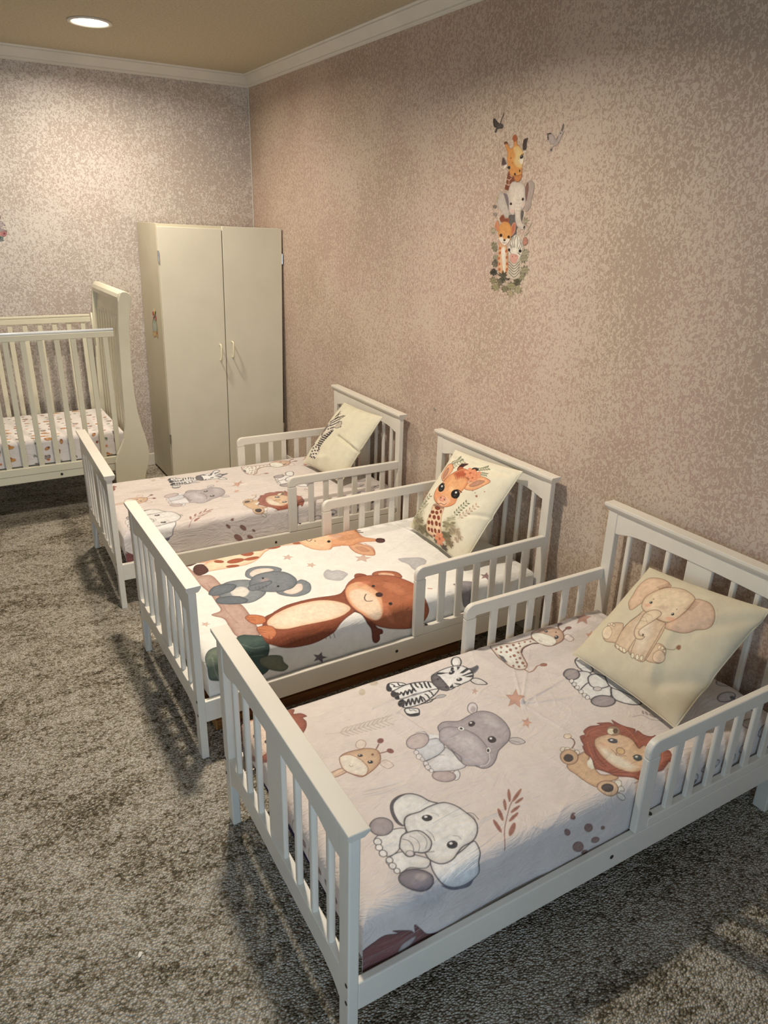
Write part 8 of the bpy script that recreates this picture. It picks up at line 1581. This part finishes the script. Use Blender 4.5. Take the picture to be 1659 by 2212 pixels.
# ------------------------------------------------------------------ toddler beds
L, HF, HH, HW, PW = 1.444, .626, .736, .376, .041
XF = -L+.009                    # outer face of the foot posts
def cap(bm, x0, x1, z):
    o = [(x0, z), (x0, z-.010), (x0+.004, z-.018), (x0+.008, z-.024), (x1-.008, z-.024), (x1-.004, z-.018), (x1, z-.010), (x1, z)]
    w = .39
    def ringy(y, ins): return [bm.verts.new((px+(ins*(.008 if px < (x0+x1)/2 else -.008) if False else 0), y, pz)) for px, pz in o]
    ysn = [-w, w]; k = len(o)
    A = []
    for sgn in (-1, 1):
        A.append([bm.verts.new((px, sgn*(w-(z-pz)*.33), pz)) for px, pz in o])
    for j in range(k): bm.faces.new((A[0][j], A[0][(j+1) % k], A[1][(j+1) % k], A[1][j]))
    bm.faces.new(A[0]); bm.faces.new(A[1][::-1])
    es = [e for e in bm.edges if all(abs(v_.co.z-z) < 1e-6 for v_ in e.verts)]
    bmesh.ops.bevel(bm, geom=es, offset=.002, segments=2, profile=.5, affect='EDGES')
SLATS = [-.277, -.197, -.118, .118, .197, .277]
def end_panel(t, name, x0, top, arch_mid, arch_end, chamfer):
    """x0: outer x of the posts; returns the board-and-rail panel with its sub-parts"""
    x1 = x0+.024
    bm = bmesh.new(); yy = HW-PW+.001; zt = top-.022
    pts = [(-yy, zt), (yy, zt), (yy, arch_end)]
    if chamfer: pts += [(yy-.012, arch_end), (.27, arch_mid-.004)]
    else: pts += [(yy-.03, arch_end)]
    for k in range(9):
        f = k/8; pts.append((.24-.48*f, arch_mid+.006*math.sin(math.pi*f)))
    if chamfer: pts += [(-.27, arch_mid-.004), (-yy+.012, arch_end)]
    else: pts += [(-yy+.03, arch_end)]
    pts += [(-yy, arch_end)]
    prism(bm, pts, x0+.002, x0+.022, 0, .0015)
    o = link(name, bm, M_BED, t)
    bm = bmesh.new(); pts = [(-yy, .237), (yy, .237), (yy, .142), (yy-.012, .150), (yy-.035, .163)]+[(yy-.08-(2*yy-.16)*k/6, .172) for k in range(7)]+[(-yy+.035, .163), (-yy+.012, .150), (-yy, .142)]
    prism(bm, pts, x0+.001, x0+.023, 0, .0015); link('bottom_rail', bm, M_BED, o)
    for s in (-1, 1):
        bm = bmesh.new(); y0, y1 = (s*(HW-PW), s*HW) if s > 0 else (-HW, -HW+PW)
        bxm(bm, x0, x1, y0, y1, 0, top-.02, .003)
        lg = link('leg', bm, M_BED, o)
        for z in (.217, .166):
            bm = bmesh.new(); disc(bm, (x0-.0012 if name == 'footboard' else x1-.001, s*(HW-.008), z), (1, 0, 0), .0045, .0024, 14); link('bolt', bm, M_DARK, lg)
    for y in SLATS:
        bm = bmesh.new(); bxm(bm, x0+.004, x0+.019, y-.009, y+.009, .232, arch_mid+.012, .005, 3); link('slat', bm, M_BED, o, False)
    bm = bmesh.new(); bxm(bm, x0+.005, x0+.018, -.046, .046, .232, arch_mid+.014, .004, 3); link('centre_board', bm, M_BED, o)
    bm = bmesh.new(); cap(bm, x0-.009 if name == 'footboard' else x0-.011, x0+.0357 if name == 'footboard' else x0+.0337, top); link('cap_rail', bm, M_BED, o)
    return o
def guard(t, s):
    """guard rail on side s (-1 near, 1 far)"""
    y0, y1 = (-HW, -HW+.02) if s < 0 else (HW-.02, HW)
    zt, zb, xa, xb = .492, .214, -.634, -.034
    bm = bmesh.new(); r = .03; pts = [(xa, zt-.05)]
    for k in range(7):
        a = math.pi-(math.pi/2)*k/6; pts.append((xa+r+r*math.cos(a), zt-r+r*math.sin(a)))
    pts += [(xb, zt), (xb, zt-.042), (xa+.04, zt-.042), (xa+.036, zt-.05)]
    prism(bm, pts, y0, y1, 1, .004)
    o = link('guard_rail', bm, M_BED, t)
    bm = bmesh.new(); bxm(bm, xa, xa+.042, y0, y1, zb, zt-.0495, .0035, 2); link('end_post', bm, M_BED, o)
    bm = bmesh.new(); bxm(bm, xa+.041, xb-.006, y0, y1, zb, .246, .003, 2); link('lower_rail', bm, M_BED, o)
    for k in range(6):
        x = -.515+k*.0785
        bm = bmesh.new(); bxm(bm, x-.014, x+.014, y0+.004, y1-.004, .24, zt-.038, .003, 2); link('slat', bm, M_BED, o)
    bm = bmesh.new(); disc(bm, (-.576, (y0+y1)/2, .2445), (0, 0, 1), .006, .0028, 14); link('screw', bm, M_DARK, o)
    return o
def make_bed(label, i, loc, rz):
    t = thing('toddler_bed', label, 'bed', loc, rz, 'white toddler beds in a row')
    end_panel(t, 'footboard', XF, HF, .538, .520, False)
    end_panel(t, 'headboard', -.0337, HH, .652, .634, True)
    for s in (-1, 1):
        y0, y1 = (-HW+.001, -HW+.019) if s < 0 else (HW-.019, HW-.001)
        bm = bmesh.new(); bxm(bm, XF+.023, -.033, y0, y1, .136, .213, .003, 2); o = link('side_rail', bm, M_BED, t)
        bm = bmesh.new(); bxm(bm, XF+.03, -.04, y1 if s < 0 else y0-.018, y1+.018 if s < 0 else y0, .15, .168, .001); link('slat_ledge', bm, M_BED, o)
        bm = bmesh.new(); disc(bm, (-.706, s*(HW-.002), .178), (0, s, 0), .0058, .0022, 16); link('bolt', bm, M_DARK, o)
        guard(t, s)
    for k in range(9):
        x = -1.33+k*.15; box('bed_slat', x-.03, x+.03, -.354, .354, .1685, .18, M_WOODL, t, .001)
    return t
BEDS = [((-.0414, 1.1838, 0), -.0184), ((-.0259, 2.2285, 0), -.0003), ((-.0227, 3.2939, 0), -.0267)]
make_bed('white toddler bed nearest the camera, with the elephant cushion', 1, *BEDS[0])
make_bed('white toddler bed in the middle of the row, with the monkey sheet', 2, *BEDS[1])
make_bed('white toddler bed nearest the wardrobe and the crib', 3, *BEDS[2])

# mattresses
def mattress(i, m, label):
    bm = bmesh.new(); bxm(bm, -1.376, -.055, -.332, .332, .1815, .325, .03, 4)
    o = link('mattress', bm, m, None, True); o.location = BEDS[i][0]; o.rotation_euler = (0, 0, BEDS[i][1])
    tag(o, label, 'mattress', 'toddler bed mattresses')
    tg = bmesh.new(); bxm(tg, -.30, -.18, -.3332, -.332, .22, .26, .0005); link('printed_patch', tg, M_MATT2, o)
mattress(0, M_MATT, 'navy blue mattress under the sheet of the nearest toddler bed')
mattress(1, M_MATTW, 'white mattress hidden under the monkey sheet on the middle bed')
mattress(2, M_MATTW, 'white mattress hidden under the sheet of the bed by the wardrobe')

# printed sheets
def sheet(name, i, ops, base, step, m, label, off=(0, 0), seed=1, footz=.10, foot_wave=.02, crease=()):
    ZT, YE, XE, XH = .345, .345, -1.39, -.045
    sv = np.arange(XE*1000-footz*1000, XH*1000+60, step); tv = np.arange(-YE*1000-155, YE*1000+155, step)
    C = raster(sv, tv, srgb(base), ops, off)[..., :3]
    Sg, Tg = np.meshgrid(sv/1000, tv/1000, indexing='ij')
    # fold the cloth over rounded mattress edges
    R = .032
    def fold(a, e):      # a: distance beyond centre (>0), e: edge; returns position and drop
        q = a-(e-R); th = np.clip(q/R, 0, math.pi/2); over = np.maximum(q-R*math.pi/2, 0)
        pos = np.where(q > 0, e-R+R*np.sin(th), a); drop = np.where(q > 0, R*(1-np.cos(th))+over, 0)
        return pos, drop
    py, dy = fold(np.abs(Tg), YE+.0055); py = py*np.sign(Tg)
    xm = (XE+XH)/2
    px, dx = fold(np.abs(Sg-xm), (XH-XE)/2); px = xm+px*np.sign(Sg-xm)
    Dp = np.maximum(dx, dy); Z = ZT-Dp
    # soft rolls of the mattress and cloth
    und = vnoise(Sg, Tg, 5, seed)*.003+vnoise(Sg+3, Tg, 11, seed+1)*.0018
    # sharp drag wrinkles
    def ridge(sc, sd, ax, ay, amp):
        n_ = vnoise(Sg*ax+Tg*ay+vnoise(Sg, Tg, 6, sd+5)*.05, Tg*ax-Sg*ay, sc, sd); return amp*np.maximum(0, 1-np.abs(n_)*7)**1.5
    und += ridge(9, seed+2, .9, .4, .0016)*np.clip(vnoise(Sg, Tg, 4, seed+9)+.25, 0, 1)
    und += ridge(13, seed+3, .5, .9, .0018)*np.clip(vnoise(Sg, Tg, 5, seed+19)+.2, 0, 1)
    for (cx, cy, ex, ey, am) in crease:
        vx, vy = ex-cx, ey-cy; l2 = vx*vx+vy*vy; t = np.clip(((Sg-cx)*vx+(Tg-cy)*vy)/l2, 0, 1)
        dd = np.sqrt((Sg-cx-t*vx)**2+(Tg-cy-t*vy)**2); und += am*np.exp(-(dd/.0045)**2)*(1-t*.6)
    # bunching near the head end
    hb = np.clip((Sg+.26)/.2, 0, 1); und += hb*(.010*vnoise(Sg, Tg, 14, seed+7)+.012*np.abs(vnoise(Sg+1, Tg, 9, seed+8)))
    side = np.clip(Dp/.03, 0, 1)
    vert = vnoise(Sg, Tg*.25, 16, seed+11)*.0045
    nx = np.zeros_like(Z); ny = np.sign(Tg)*(dy >= dx)*side*(dy > 0); nxx = np.sign(Sg-xm)*(dx > dy)*side
    amt = und*(1-side)+vert*side*.8
    Z = Z+und*(1-side); Y = py+ny*np.minimum(amt, .002); X = px+nxx*np.minimum(amt, .003)
    # the hems hang unevenly
    lim = .195+.010*vnoise(Sg, Tg*0, 7, seed+13)+.006*vnoise(Sg, Tg*0, 21, seed+14)
    Z = np.maximum(Z, np.where(dx > dy, ZT-footz+foot_wave*vnoise(Sg*0+Tg, Tg*0, 6, seed+15), lim))
    keep = None
    P = np.stack([X, Y, Z], -1).astype(np.float32)
    o = grid_mesh(name, P, C, m)
    sd_ = o.modifiers.new('thick', 'SOLIDIFY'); sd_.thickness = .0015; sd_.offset = 0
    o.modifiers.remove(sd_)
    o.location = BEDS[i][0]; o.rotation_euler = (0, 0, BEDS[i][1])
    return o
CR1 = [(-.66, .04, -.30, .10, .004), (-.66, .04, -.38, -.05, .0035), (-.66, .04, -.80, .20, .003), (-.66, .04, -.55, .22, .0035), (-.66, .04, -.62, -.20, .002), (-.66, .04, -.46, .24, .003), (-1.0, .17, -.93, -.1, .003), (-1.0, .17, -.78, .3, .003), (-1.05, .22, -.7, .27, .003)]
o = sheet('printed_blanket', 0, ART_A, 'e2d8d3', 1.6, M_PLUSH, '', seed=3, footz=.085, foot_wave=.03, crease=CR1)
tag(o, 'lilac-grey safari animal print blanket on the nearest bed', 'blanket', 'printed bed sheets')
o = sheet('printed_blanket', 2, ART_A, 'e2d8d3', 2.4, M_PLUSH, '', off=(-77, -15), seed=21, footz=.12, crease=[(c[0]-.077, c[1], c[2]-.077, c[3], c[4]*.8) for c in CR1])
tag(o, 'pale safari animal print blanket on the bed nearest the wardrobe', 'blanket', 'printed bed sheets')
CR2 = [(-.5, .05, -.2, .2, .003), (-.45, .2, -.2, .0, .003), (-.7, .25, -.35, .1, .003), (-.75, .1, -.5, .3, .0025), (-.9, .3, -1.2, .1, .0025), (-.3, .3, -.25, -.1, .0025)]
o = sheet('printed_sheet', 1, ART_B, 'eeece7', 2.0, M_COTTON, '', seed=11, footz=.13, crease=CR2)
tag(o, 'white sheet printed with monkey, giraffe and grey elephant on the middle bed', 'sheet', 'printed bed sheets')

# cushions
def cushion(i, BL, BR, TL, TR, ops, base, label, seed, step=1.4, T=.055, folds=()):
    n = int(420/step); sv = np.linspace(-6, 426, n); tv = sv.copy()
    C = raster(sv, tv, srgb(base), ops)[..., :3]
    U, V = np.meshgrid(np.linspace(0, 1, n), np.linspace(0, 1, n), indexing='ij')
    BL, BR, TL, TR = [np.array(q) for q in (BL, BR, TL, TR)]
    e1 = (BR-BL+TR-TL)/2; e2 = (TL-BL+TR-BR)/2; nrm = np.cross(e1, e2); nrm /= np.linalg.norm(nrm)
    if nrm[0] > 0: nrm = -nrm
    # sides of a filled cover draw inwards between its corners
    pin = .035
    uu = (U-.5)*(1-pin*np.sin(np.pi*V)**.8)+.5; vv = (V-.5)*(1-pin*np.sin(np.pi*U)**.8)+.5
    base_ = (BL*(1-uu[..., None])+BR*uu[..., None])*(1-vv[..., None])+(TL*(1-uu[..., None])+TR*uu[..., None])*vv[..., None]
    a = np.abs(2*U-1); b_ = np.abs(2*V-1)
    prf = np.clip((1-a**2.6)*(1-b_**2.6), 0, 1)**.55
    w = vnoise(U, V, 4, seed)*.006*prf+vnoise(U, V, 9, seed+1)*.0025*prf
    for (cx, cy, ex, ey, am, wd) in folds:
        vx, vy = ex-cx, ey-cy; l2 = vx*vx+vy*vy; t = np.clip(((U-cx)*vx+(V-cy)*vy)/l2, 0, 1)
        dd = np.sqrt((U-cx-t*vx)**2+(V-cy-t*vy)**2); w += am*np.exp(-(dd/wd)**2)
    F = base_+nrm*(T*prf*1.0+w)[..., None]
    Bk = base_-nrm*(T*prf*.75)[..., None]
    o = grid_mesh('cushion', F, C, M_CANVAS)
    # back panel is a plain coarser piece, welded along the seam
    k = slice(None, None, 6); idx = sorted(set(list(range(0, n, 6))+[n-1])); ix = np.ix_(idx, idx)
    Bm = Bk[ix]; cb = np.empty((*Bm.shape[:2], 3)); cb[:] = srgb(base)
    grid_mesh('cushion_back', Bm[:, ::-1], cb, M_CANVAS, o)
    # piped seam
    bm = bmesh.new(); ring = [F[q, 0] for q in idx]+[F[-1, q] for q in idx[1:]]+[F[q, -1] for q in idx[::-1][1:]]+[F[0, q] for q in idx[::-1][1:-1]]
    tube(bm, [tuple(q) for q in ring]+[tuple(ring[0])], .0022, 6); link('seam', bm, paint_mat('cream_canvas_seam', srgb(base), .85, .03), o, True)
    o.location = BEDS[i][0]; o.rotation_euler = (0, 0, BEDS[i][1])
    tag(o, label, 'cushion', 'animal print cushions')
cushion(0, (-.375, .135, .366), (-.387, -.264, .366), (-.062, .150, .590), (-.07, -.264, .645), ART_P1, (216, 206, 180), 'cream cushion printed with a sitting elephant, on the nearest bed', 5, T=.058,
        folds=[(.62, .55, .72, .1, .010, .05), (.72, .1, .98, .35, -.008, .05), (.98, .9, .75, .6, -.006, .05)])
cushion(1, (-.288, .201, .368), (-.318, -.234, .368), (-.07, .186, .693), (-.06, -.24, .721), ART_P2, (230, 224, 202), 'cushion printed with a giraffe wearing orange flowers, on the middle bed', 6,
        folds=[(.1, .9, .9, .93, -.008, .03), (1.0, .5, .8, .42, -.006, .02)])
cushion(2, (-.322, .173, .366), (-.285, -.227, .366), (-.06, .187, .675), (-.06, -.247, .695), ART_P3, (226, 220, 196), 'plain cream cushion with a small zebra print, on the bed by the wardrobe', 7, step=2.0,
        folds=[(1.0, .46, .55, .52, -.014, .02), (.9, .5, 1.0, .47, .01, .03), (.3, .1, .6, .2, .005, .04)])

# ------------------------------------------------------------------ boards under the middle bed
t = thing('wooden_board', 'brown stained wooden board lying on the carpet under the middle bed', 'board', (BEDS[1][0][0], BEDS[1][0][1], 0))
bm = bmesh.new(); bxm(bm, -1.345, -.33, -.262, -.10, 0, .038, .003); link('plank', bm, M_WOOD, t)
bm = bmesh.new(); bxm(bm, -1.349, -1.345, -.260, -.102, .001, .037, .001); link('sawn_end', bm, M_WOODL, t)
t = thing('wooden_board', 'upper brown board stacked on another board under the middle bed', 'board', (BEDS[1][0][0], BEDS[1][0][1], .038))
bm = bmesh.new(); bxm(bm, -1.355, -.36, -.235, -.08, 0, .038, .003); link('plank', bm, M_WOOD, t)
bm = bmesh.new(); bxm(bm, -1.359, -1.355, -.233, -.082, .001, .037, .001); link('sawn_end', bm, M_WOODL, t)

# ------------------------------------------------------------------ wardrobe
t = thing('wardrobe', 'tall cream two-door wardrobe standing in the far corner', 'wardrobe', (0, 0, 0))
t.location = (-.4285, 4.45, 0); t.rotation_euler = (0, math.radians(1.25), 0)
w0, w1, dp, wh = -.387, .387, .46, 1.575
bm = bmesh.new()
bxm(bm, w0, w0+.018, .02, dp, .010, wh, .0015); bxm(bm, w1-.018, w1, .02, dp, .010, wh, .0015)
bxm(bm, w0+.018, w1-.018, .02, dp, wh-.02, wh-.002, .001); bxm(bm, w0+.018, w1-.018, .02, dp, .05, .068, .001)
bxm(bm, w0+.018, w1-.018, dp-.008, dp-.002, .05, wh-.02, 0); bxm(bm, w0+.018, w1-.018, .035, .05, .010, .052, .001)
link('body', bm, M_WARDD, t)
for s, x0, x1, z1, nm in ((-1, w0+.003, -.003, wh-.018, 'left'), (1, .003, w1, wh-.002, 'right')):
    bm = bmesh.new(); bxm(bm, x0, x1, 0, .0185, .040, z1, .0018); d = link('door', bm, M_WARD, t)
    bm = bmesh.new(); hx = s*.040; zc = .83 if s < 0 else .845
    pts = [(hx, .002, zc+.048), (hx, -.018, zc+.048), (hx, -.026, zc+.042), (hx, -.029, zc+.03), (hx, -.029, zc-.03), (hx, -.026, zc-.042), (hx, -.018, zc-.048), (hx, .002, zc-.048)]
    tube(bm, pts, .0052, 10); h = link('handle', bm, M_HANDLE, d, True)
    for z in (1.395, .30):
        bm = bmesh.new(); xe = x0-.004 if s < 0 else x1; bxm(bm, xe-.002, xe+.006, -.002, .012, z-.032, z+.032, .002); tube(bm, [(xe+.002, -.003, z-.03), (xe+.002, -.003, z+.03)], .004, 8)
        link('hinge', bm, M_METAL, d)
bm = bmesh.new(); bxm(bm, w0+.02, w1-.02, .0192, .0198, .05, wh-.022, 0); link('gap_shade_sheet', bm, M_WARDD, t)  # thin sheet added behind the doors to stand for the shade in their gap

# ------------------------------------------------------------------ crib
t = thing('crib', 'cream sleigh crib with barred sides against the back wall', 'crib', (0, 0, 0))
YN, YFAR = 4.13, 4.87
PR = [(-1.075, 1.240), (-1.055, 1.239), (-1.038, 1.230), (-1.029, 1.215), (-1.030, 1.195), (-1.040, 1.160), (-1.050, 1.110), (-1.057, 1.060), (-1.063, .968), (-1.068, .87), (-1.069, .764), (-1.067, .67), (-1.061, .585), (-1.047, .50), (-1.032, .432), (-1.022, .37), (-1.021, .324), (-1.030, .275), (-1.047, .225), (-1.058, .18), (-1.062, .12), (-1.060, 0),
      (-1.215, 0), (-1.220, .12), (-1.221, .20), (-1.218, .25), (-1.213, .304), (-1.197, .35), (-1.174, .392), (-1.155, .435), (-1.143, .481), (-1.137, .53), (-1.135, .60), (-1.131, .737), (-1.125, .87), (-1.119, 1.003), (-1.112, 1.08), (-1.106, 1.146), (-1.101, 1.191), (-1.094, 1.215), (-1.086, 1.233)]
CXC = -1.83     # middle of the crib, for the mirrored far end
def crib_end(flip):
    f = (lambda q: (2*CXC-q[0], q[1])) if flip else (lambda q: q)
    bm = bmesh.new()
    # scrolled top rail and solid head panel between the two shaped side boards
    top = [(-1.100, 1.186), (-1.101, 1.208), (-1.094, 1.226), (-1.080, 1.237), (-1.062, 1.240), (-1.045, 1.234), (-1.034, 1.220), (-1.032, 1.202), (-1.040, 1.186), (-1.058, 1.176), (-1.080, 1.174)]
    prism(bm, [f(q) for q in top], YN+.018, YFAR-.018, 1, .0)
    o = link('end_panel', bm, M_CRIB, t)
    bm = bmesh.new(); pn = [(-1.074, 1.172), (-1.062, 1.172), (-1.068, 1.13), (-1.075, 1.085), (-1.090, 1.085), (-1.084, 1.13)]
    prism(bm, [f(q) for q in pn], YN+.018, YFAR-.018, 1, 0); link('head_board', bm, M_CRIB, o)
    for y in (YN, YFAR-.022):
        bm = bmesh.new(); prism(bm, [f(q) for q in PR], y, y+.022, 1, .0035); link('side_board', bm, M_CRIB, o)
    bm = bmesh.new(); lw = [(-1.125, .33), (-1.105, .33), (-1.105, .25), (-1.125, .25)]; prism(bm, [f(q) for q in lw], YN+.018, YFAR-.018, 1, 0); link('lower_rail', bm, M_CRIB, o)
    for k in range(9):
        y = YN+.075+k*(YFAR-YN-.15)/8
        bm = bmesh.new(); path = [(-1.084, 1.10), (-1.090, 1.0), (-1.098, .85), (-1.102, .7), (-1.105, .5), (-1.112, .32)]
        pts = [(x-.006, z) for x, z in path]+[(x+.006, z) for x, z in path[::-1]]
        prism(bm, [f(q) for q in pts], y-.014, y+.014, 1, .0015); link('slat', bm, M_CRIB, o)
crib_end(False); crib_end(True)
XA, XB = 2*CXC+1.137, -1.137
def crib_side(y, near):
    bm = bmesh.new(); bxm(bm, XA, XB, y, y+.022, 1.004, 1.034, .002)
    if near: bm2 = bmesh.new(); tube(bm2, [(XA, y+.011, 1.038), (XB, y+.011, 1.038)], .0105, 12)
    else: bm2 = bmesh.new(); bxm(bm2, XA, XB, y+.002, y+.02, 1.036, 1.05, .004, 3)
    o = link('top_rail', bm, M_CRIB, t); link('teething_cover', bm2, M_RAILTOP if near else M_CRIB, o, near)
    bm = bmesh.new(); bxm(bm, XA, XB, y, y+.022, .290, .330, .002); lr = link('lower_rail', bm, M_CRIB, t)
    x = -1.183; k = 0
    while x > XA+.03:
        bm = bmesh.new(); bxm(bm, x-.0135, x+.0135, y+.005, y+.017, .325, 1.008, .0025); link('slat', bm, M_CRIB, o); x -= .0816; k += 1
crib_side(YN+.03, True); crib_side(YFAR-.045, False)
box('front_stretcher', XA-.01, XB-.04, YN+.035, YN+.052, .245, .289, M_CRIB, t)
bm = bmesh.new(); disc(bm, (-1.50, YN+.0355, .268), (0, -1, 0), .007, .003, 14); link('bolt', bm, M_DARK, t)
box('base_board', XA-.02, XB+.01, YN+.055, YFAR-.05, .305, .325, M_CRIB, t, .001)
bm = bmesh.new(); tube(bm, [(-1.128, YFAR-.05, 1.06), (-1.128, YFAR-.05, .86)], .006, 8); link('slide_rod', bm, M_CRIB, t, True)

# crib mattress with its fitted printed sheet
rng = random.Random(4); ops = []
def blob(x, y, rx, ry, c, e=None, ang=0, n=8, ln=None, lw=0):
    f = []
    for k in range(n):
        a = 2*math.pi*k/n; u_, v_ = rx*math.cos(a), ry*math.sin(a); f += [int(2*(x+u_*math.cos(ang)-v_*math.sin(ang))), int(2*(y+u_*math.sin(ang)+v_*math.cos(ang)))]
    ops.append(('F', 1, c, e, 5, ln, lw, 1, f))
XCM0, XCM1, YCM0, YCM1 = -2.48, -1.135, YN+.062, YFAR-.058
Lm, Wm = (XCM1-XCM0)*1000, (YCM1-YCM0)*1000
gx = 0
for ix in range(int(Lm//62)+3):
    for iy in range(int(Wm//58)+6):
        x = ix*62-60+rng.uniform(-12, 12); y = iy*58-160+(ix % 2)*29+rng.uniform(-10, 10); k = rng.randrange(7); a = rng.uniform(0, 3)
        if k == 0:      # lion
            blob(x, y, 17, 15, 'b5642f', '8e4a24'); blob(x, y-2, 10, 9, 'e0b98a'); blob(x+18, y-4, 13, 9, 'dba860', 'b87a3a', .2)
            blob(x-4, y-2, 1.6, 1.6, '2c2422'); blob(x+4, y-2, 1.6, 1.6, '2c2422')
        elif k == 1:    # raccoon-like grey animal
            blob(x, y, 15, 11, 'b3aca6', '6b625c', a*.2, 8, '4a4340', 1.5); blob(x-10, y+9, 5, 4, '6b625c'); blob(x+10, y+9, 5, 4, '6b625c'); blob(x-4, y, 2, 2, '2c2422'); blob(x+5, y, 2, 2, '2c2422'); blob(x+2, y-14, 9, 6, 'c97a48')
        elif k == 2:    # green sprig
            for q in range(4): blob(x+math.cos(a+q*.5)*9, y+math.sin(a+q*.5)*9, 9, 2.2, '5e7a5a', None, a+q*.5)
        elif k == 3:    # star
            f = []
            for q in range(10):
                rr = 11 if q % 2 == 0 else 5; f += [int(2*(x+rr*math.cos(a+q*.628))), int(2*(y+rr*math.sin(a+q*.628)))]
            ops.append(('F', 0, 'cf7f52', None, 3, None, 0, 1, f))
        elif k == 4: blob(x, y, 8, 6, 'a8433a', '7c302b', a); blob(x+7, y+5, 6, 2, '6f7d4d', None, a)
        elif k == 5: blob(x, y, 14, 8, 'd6a06c', 'a8693d', a, 8, '6b4630', 1); blob(x+9*math.cos(a), y+9*math.sin(a), 6, 5, '8c5a3c')
        else:
            for q in range(3): blob(x+q*5, y+(q % 2)*5, 2.4, 8, '46584a', None, a)
sv = np.arange(-130, Lm+130, 2.8); tv = np.arange(-130, Wm+130, 2.8)
C = raster(sv, tv, srgb('efe9e6'), ops)[..., :3]
Sg, Tg = np.meshgrid(sv/1000, tv/1000, indexing='ij'); lm, wm = Lm/1000, Wm/1000
def fold2(a, h, R=.02):
    q = np.abs(a-h)-(h-R); th = np.clip(q/R, 0, math.pi/2); ov = np.maximum(q-R*math.pi/2, 0)
    pos = np.where(q > 0, h-R+R*np.sin(th), np.abs(a-h)); return h+pos*np.sign(a-h), np.where(q > 0, R*(1-np.cos(th))+ov, 0)
px, dx = fold2(Sg, lm/2); py, dy = fold2(Tg, wm/2)
ZM = .468; Dp = np.maximum(dx, dy); Z = np.maximum(ZM-Dp+vnoise(Sg, Tg, 8, 3)*.002*(Dp < .001), .335)
P = np.stack([XCM0+px, YCM0+py, Z], -1)
bm = bmesh.new(); bxm(bm, XCM0+.006, XCM1-.006, YCM0+.006, YCM1-.006, .3255, ZM-.004, .015, 3)
cm = link('crib_mattress', bm, M_MATTW, None, True); tag(cm, 'thick mattress inside the cream crib, under the small animal print sheet', 'mattress')
cs = grid_mesh('fitted_crib_sheet', P, C, M_COTTON); tag(cs, 'white fitted sheet with small scattered animals in the crib', 'sheet')

# ------------------------------------------------------------------ wall stickers
def sticker(name, ops, origin, ex, ez, s0, s1, t0, t1, step, label, wallmat=None, th=.0012, n=(0, 0, 0)):
    sv = np.arange(s0, s1, step); tv = np.arange(t0, t1, step)
    I = raster(sv, tv, (.5, .45, .4), ops); keep = I[..., 3] > .5
    Sg, Tg = np.meshgrid(sv/1000, tv/1000, indexing='ij')
    P = np.array(origin)+Sg[..., None]*np.array(ex)+Tg[..., None]*np.array(ez)+np.array(n)*th
    o = grid_mesh(name, P, I[..., :3], M_STICK, None, keep)
    tag(o, label, 'wall sticker'); return o
def ext(ops):
    f = np.concatenate([np.array(q[8]).reshape(-1, 2) for q in ops])/2
    return f[:, 0].min()-4, f[:, 0].max()+4, f[:, 1].min()-4, f[:, 1].max()+4
sticker('wall_decal', ART_D, (0, 2.45, 0), (0, -1, 0), (0, 0, 1), *ext(ART_D), 1.4, 'tall wall sticker of a giraffe above an elephant, cub and zebra in leaves', n=(-1, 0, 0))
sticker('bird_decal', ART_B1, (0, 2.45, 0), (0, -1, 0), (0, 0, 1), *ext(ART_B1), 1.0, 'dark flying bird sticker up left of the giraffe sticker', n=(-1, 0, 0))['group'] = 'bird wall stickers'
sticker('bird_decal', ART_B2, (0, 2.45, 0), (0, -1, 0), (0, 0, 1), *ext(ART_B2), 1.0, 'pale grey flying bird sticker right of the giraffe sticker', n=(-1, 0, 0))['group'] = 'bird wall stickers'
sticker('wall_decal', ART_D2, (0, YB, 0), (1, 0, 0), (0, 0, 1), *ext(ART_D2), 1.6, 'pink flower and animal sticker on the back wall above the crib', n=(0, -1, 0))
WX = -.4285+w0*math.cos(math.radians(1.25))
st = sticker('wardrobe_sticker', ART_D3, (0, 0, 0), (0, -1, 0), (0, 0, 1), *ext(ART_D3), 1.6, 'small red and grey parrot-like sticker on the side of the wardrobe')
st.location = (-.4285, 4.75, 0); st.rotation_euler = (0, math.radians(1.25), 0)
for v_ in st.data.vertices: v_.co.x += w0-.0012
# small fixings on the right wall
bm = bmesh.new(); tube(bm, [(-.004, 3.735, .518), (-.02, 3.715, .515), (-.024, 3.69, .505)], .0035, 8)
tag(link('wall_hook', bm, M_TRIM, None, True), 'tiny white hook on the wall behind the far toddler bed', 'hook')
bm = bmesh.new(); disc(bm, (-.0001, 2.72, .80), (-1, 0, 0), .006, .004, 12)
tag(link('wall_screw', bm, M_METAL), 'small screw head on the wall between two headboards', 'screw')
bm = bmesh.new(); pts = [(0, 0), (.007, .003), (.012, .012), (.006, .016), (.001, .009)]
prism(bm, pts, .004, .0048, 2, 0); o = link('paper_scrap', bm, M_TRIM); o.location = (-1.801, 1.272, 0); tag(o, 'tiny white scrap of paper on the carpet', 'paper scrap')
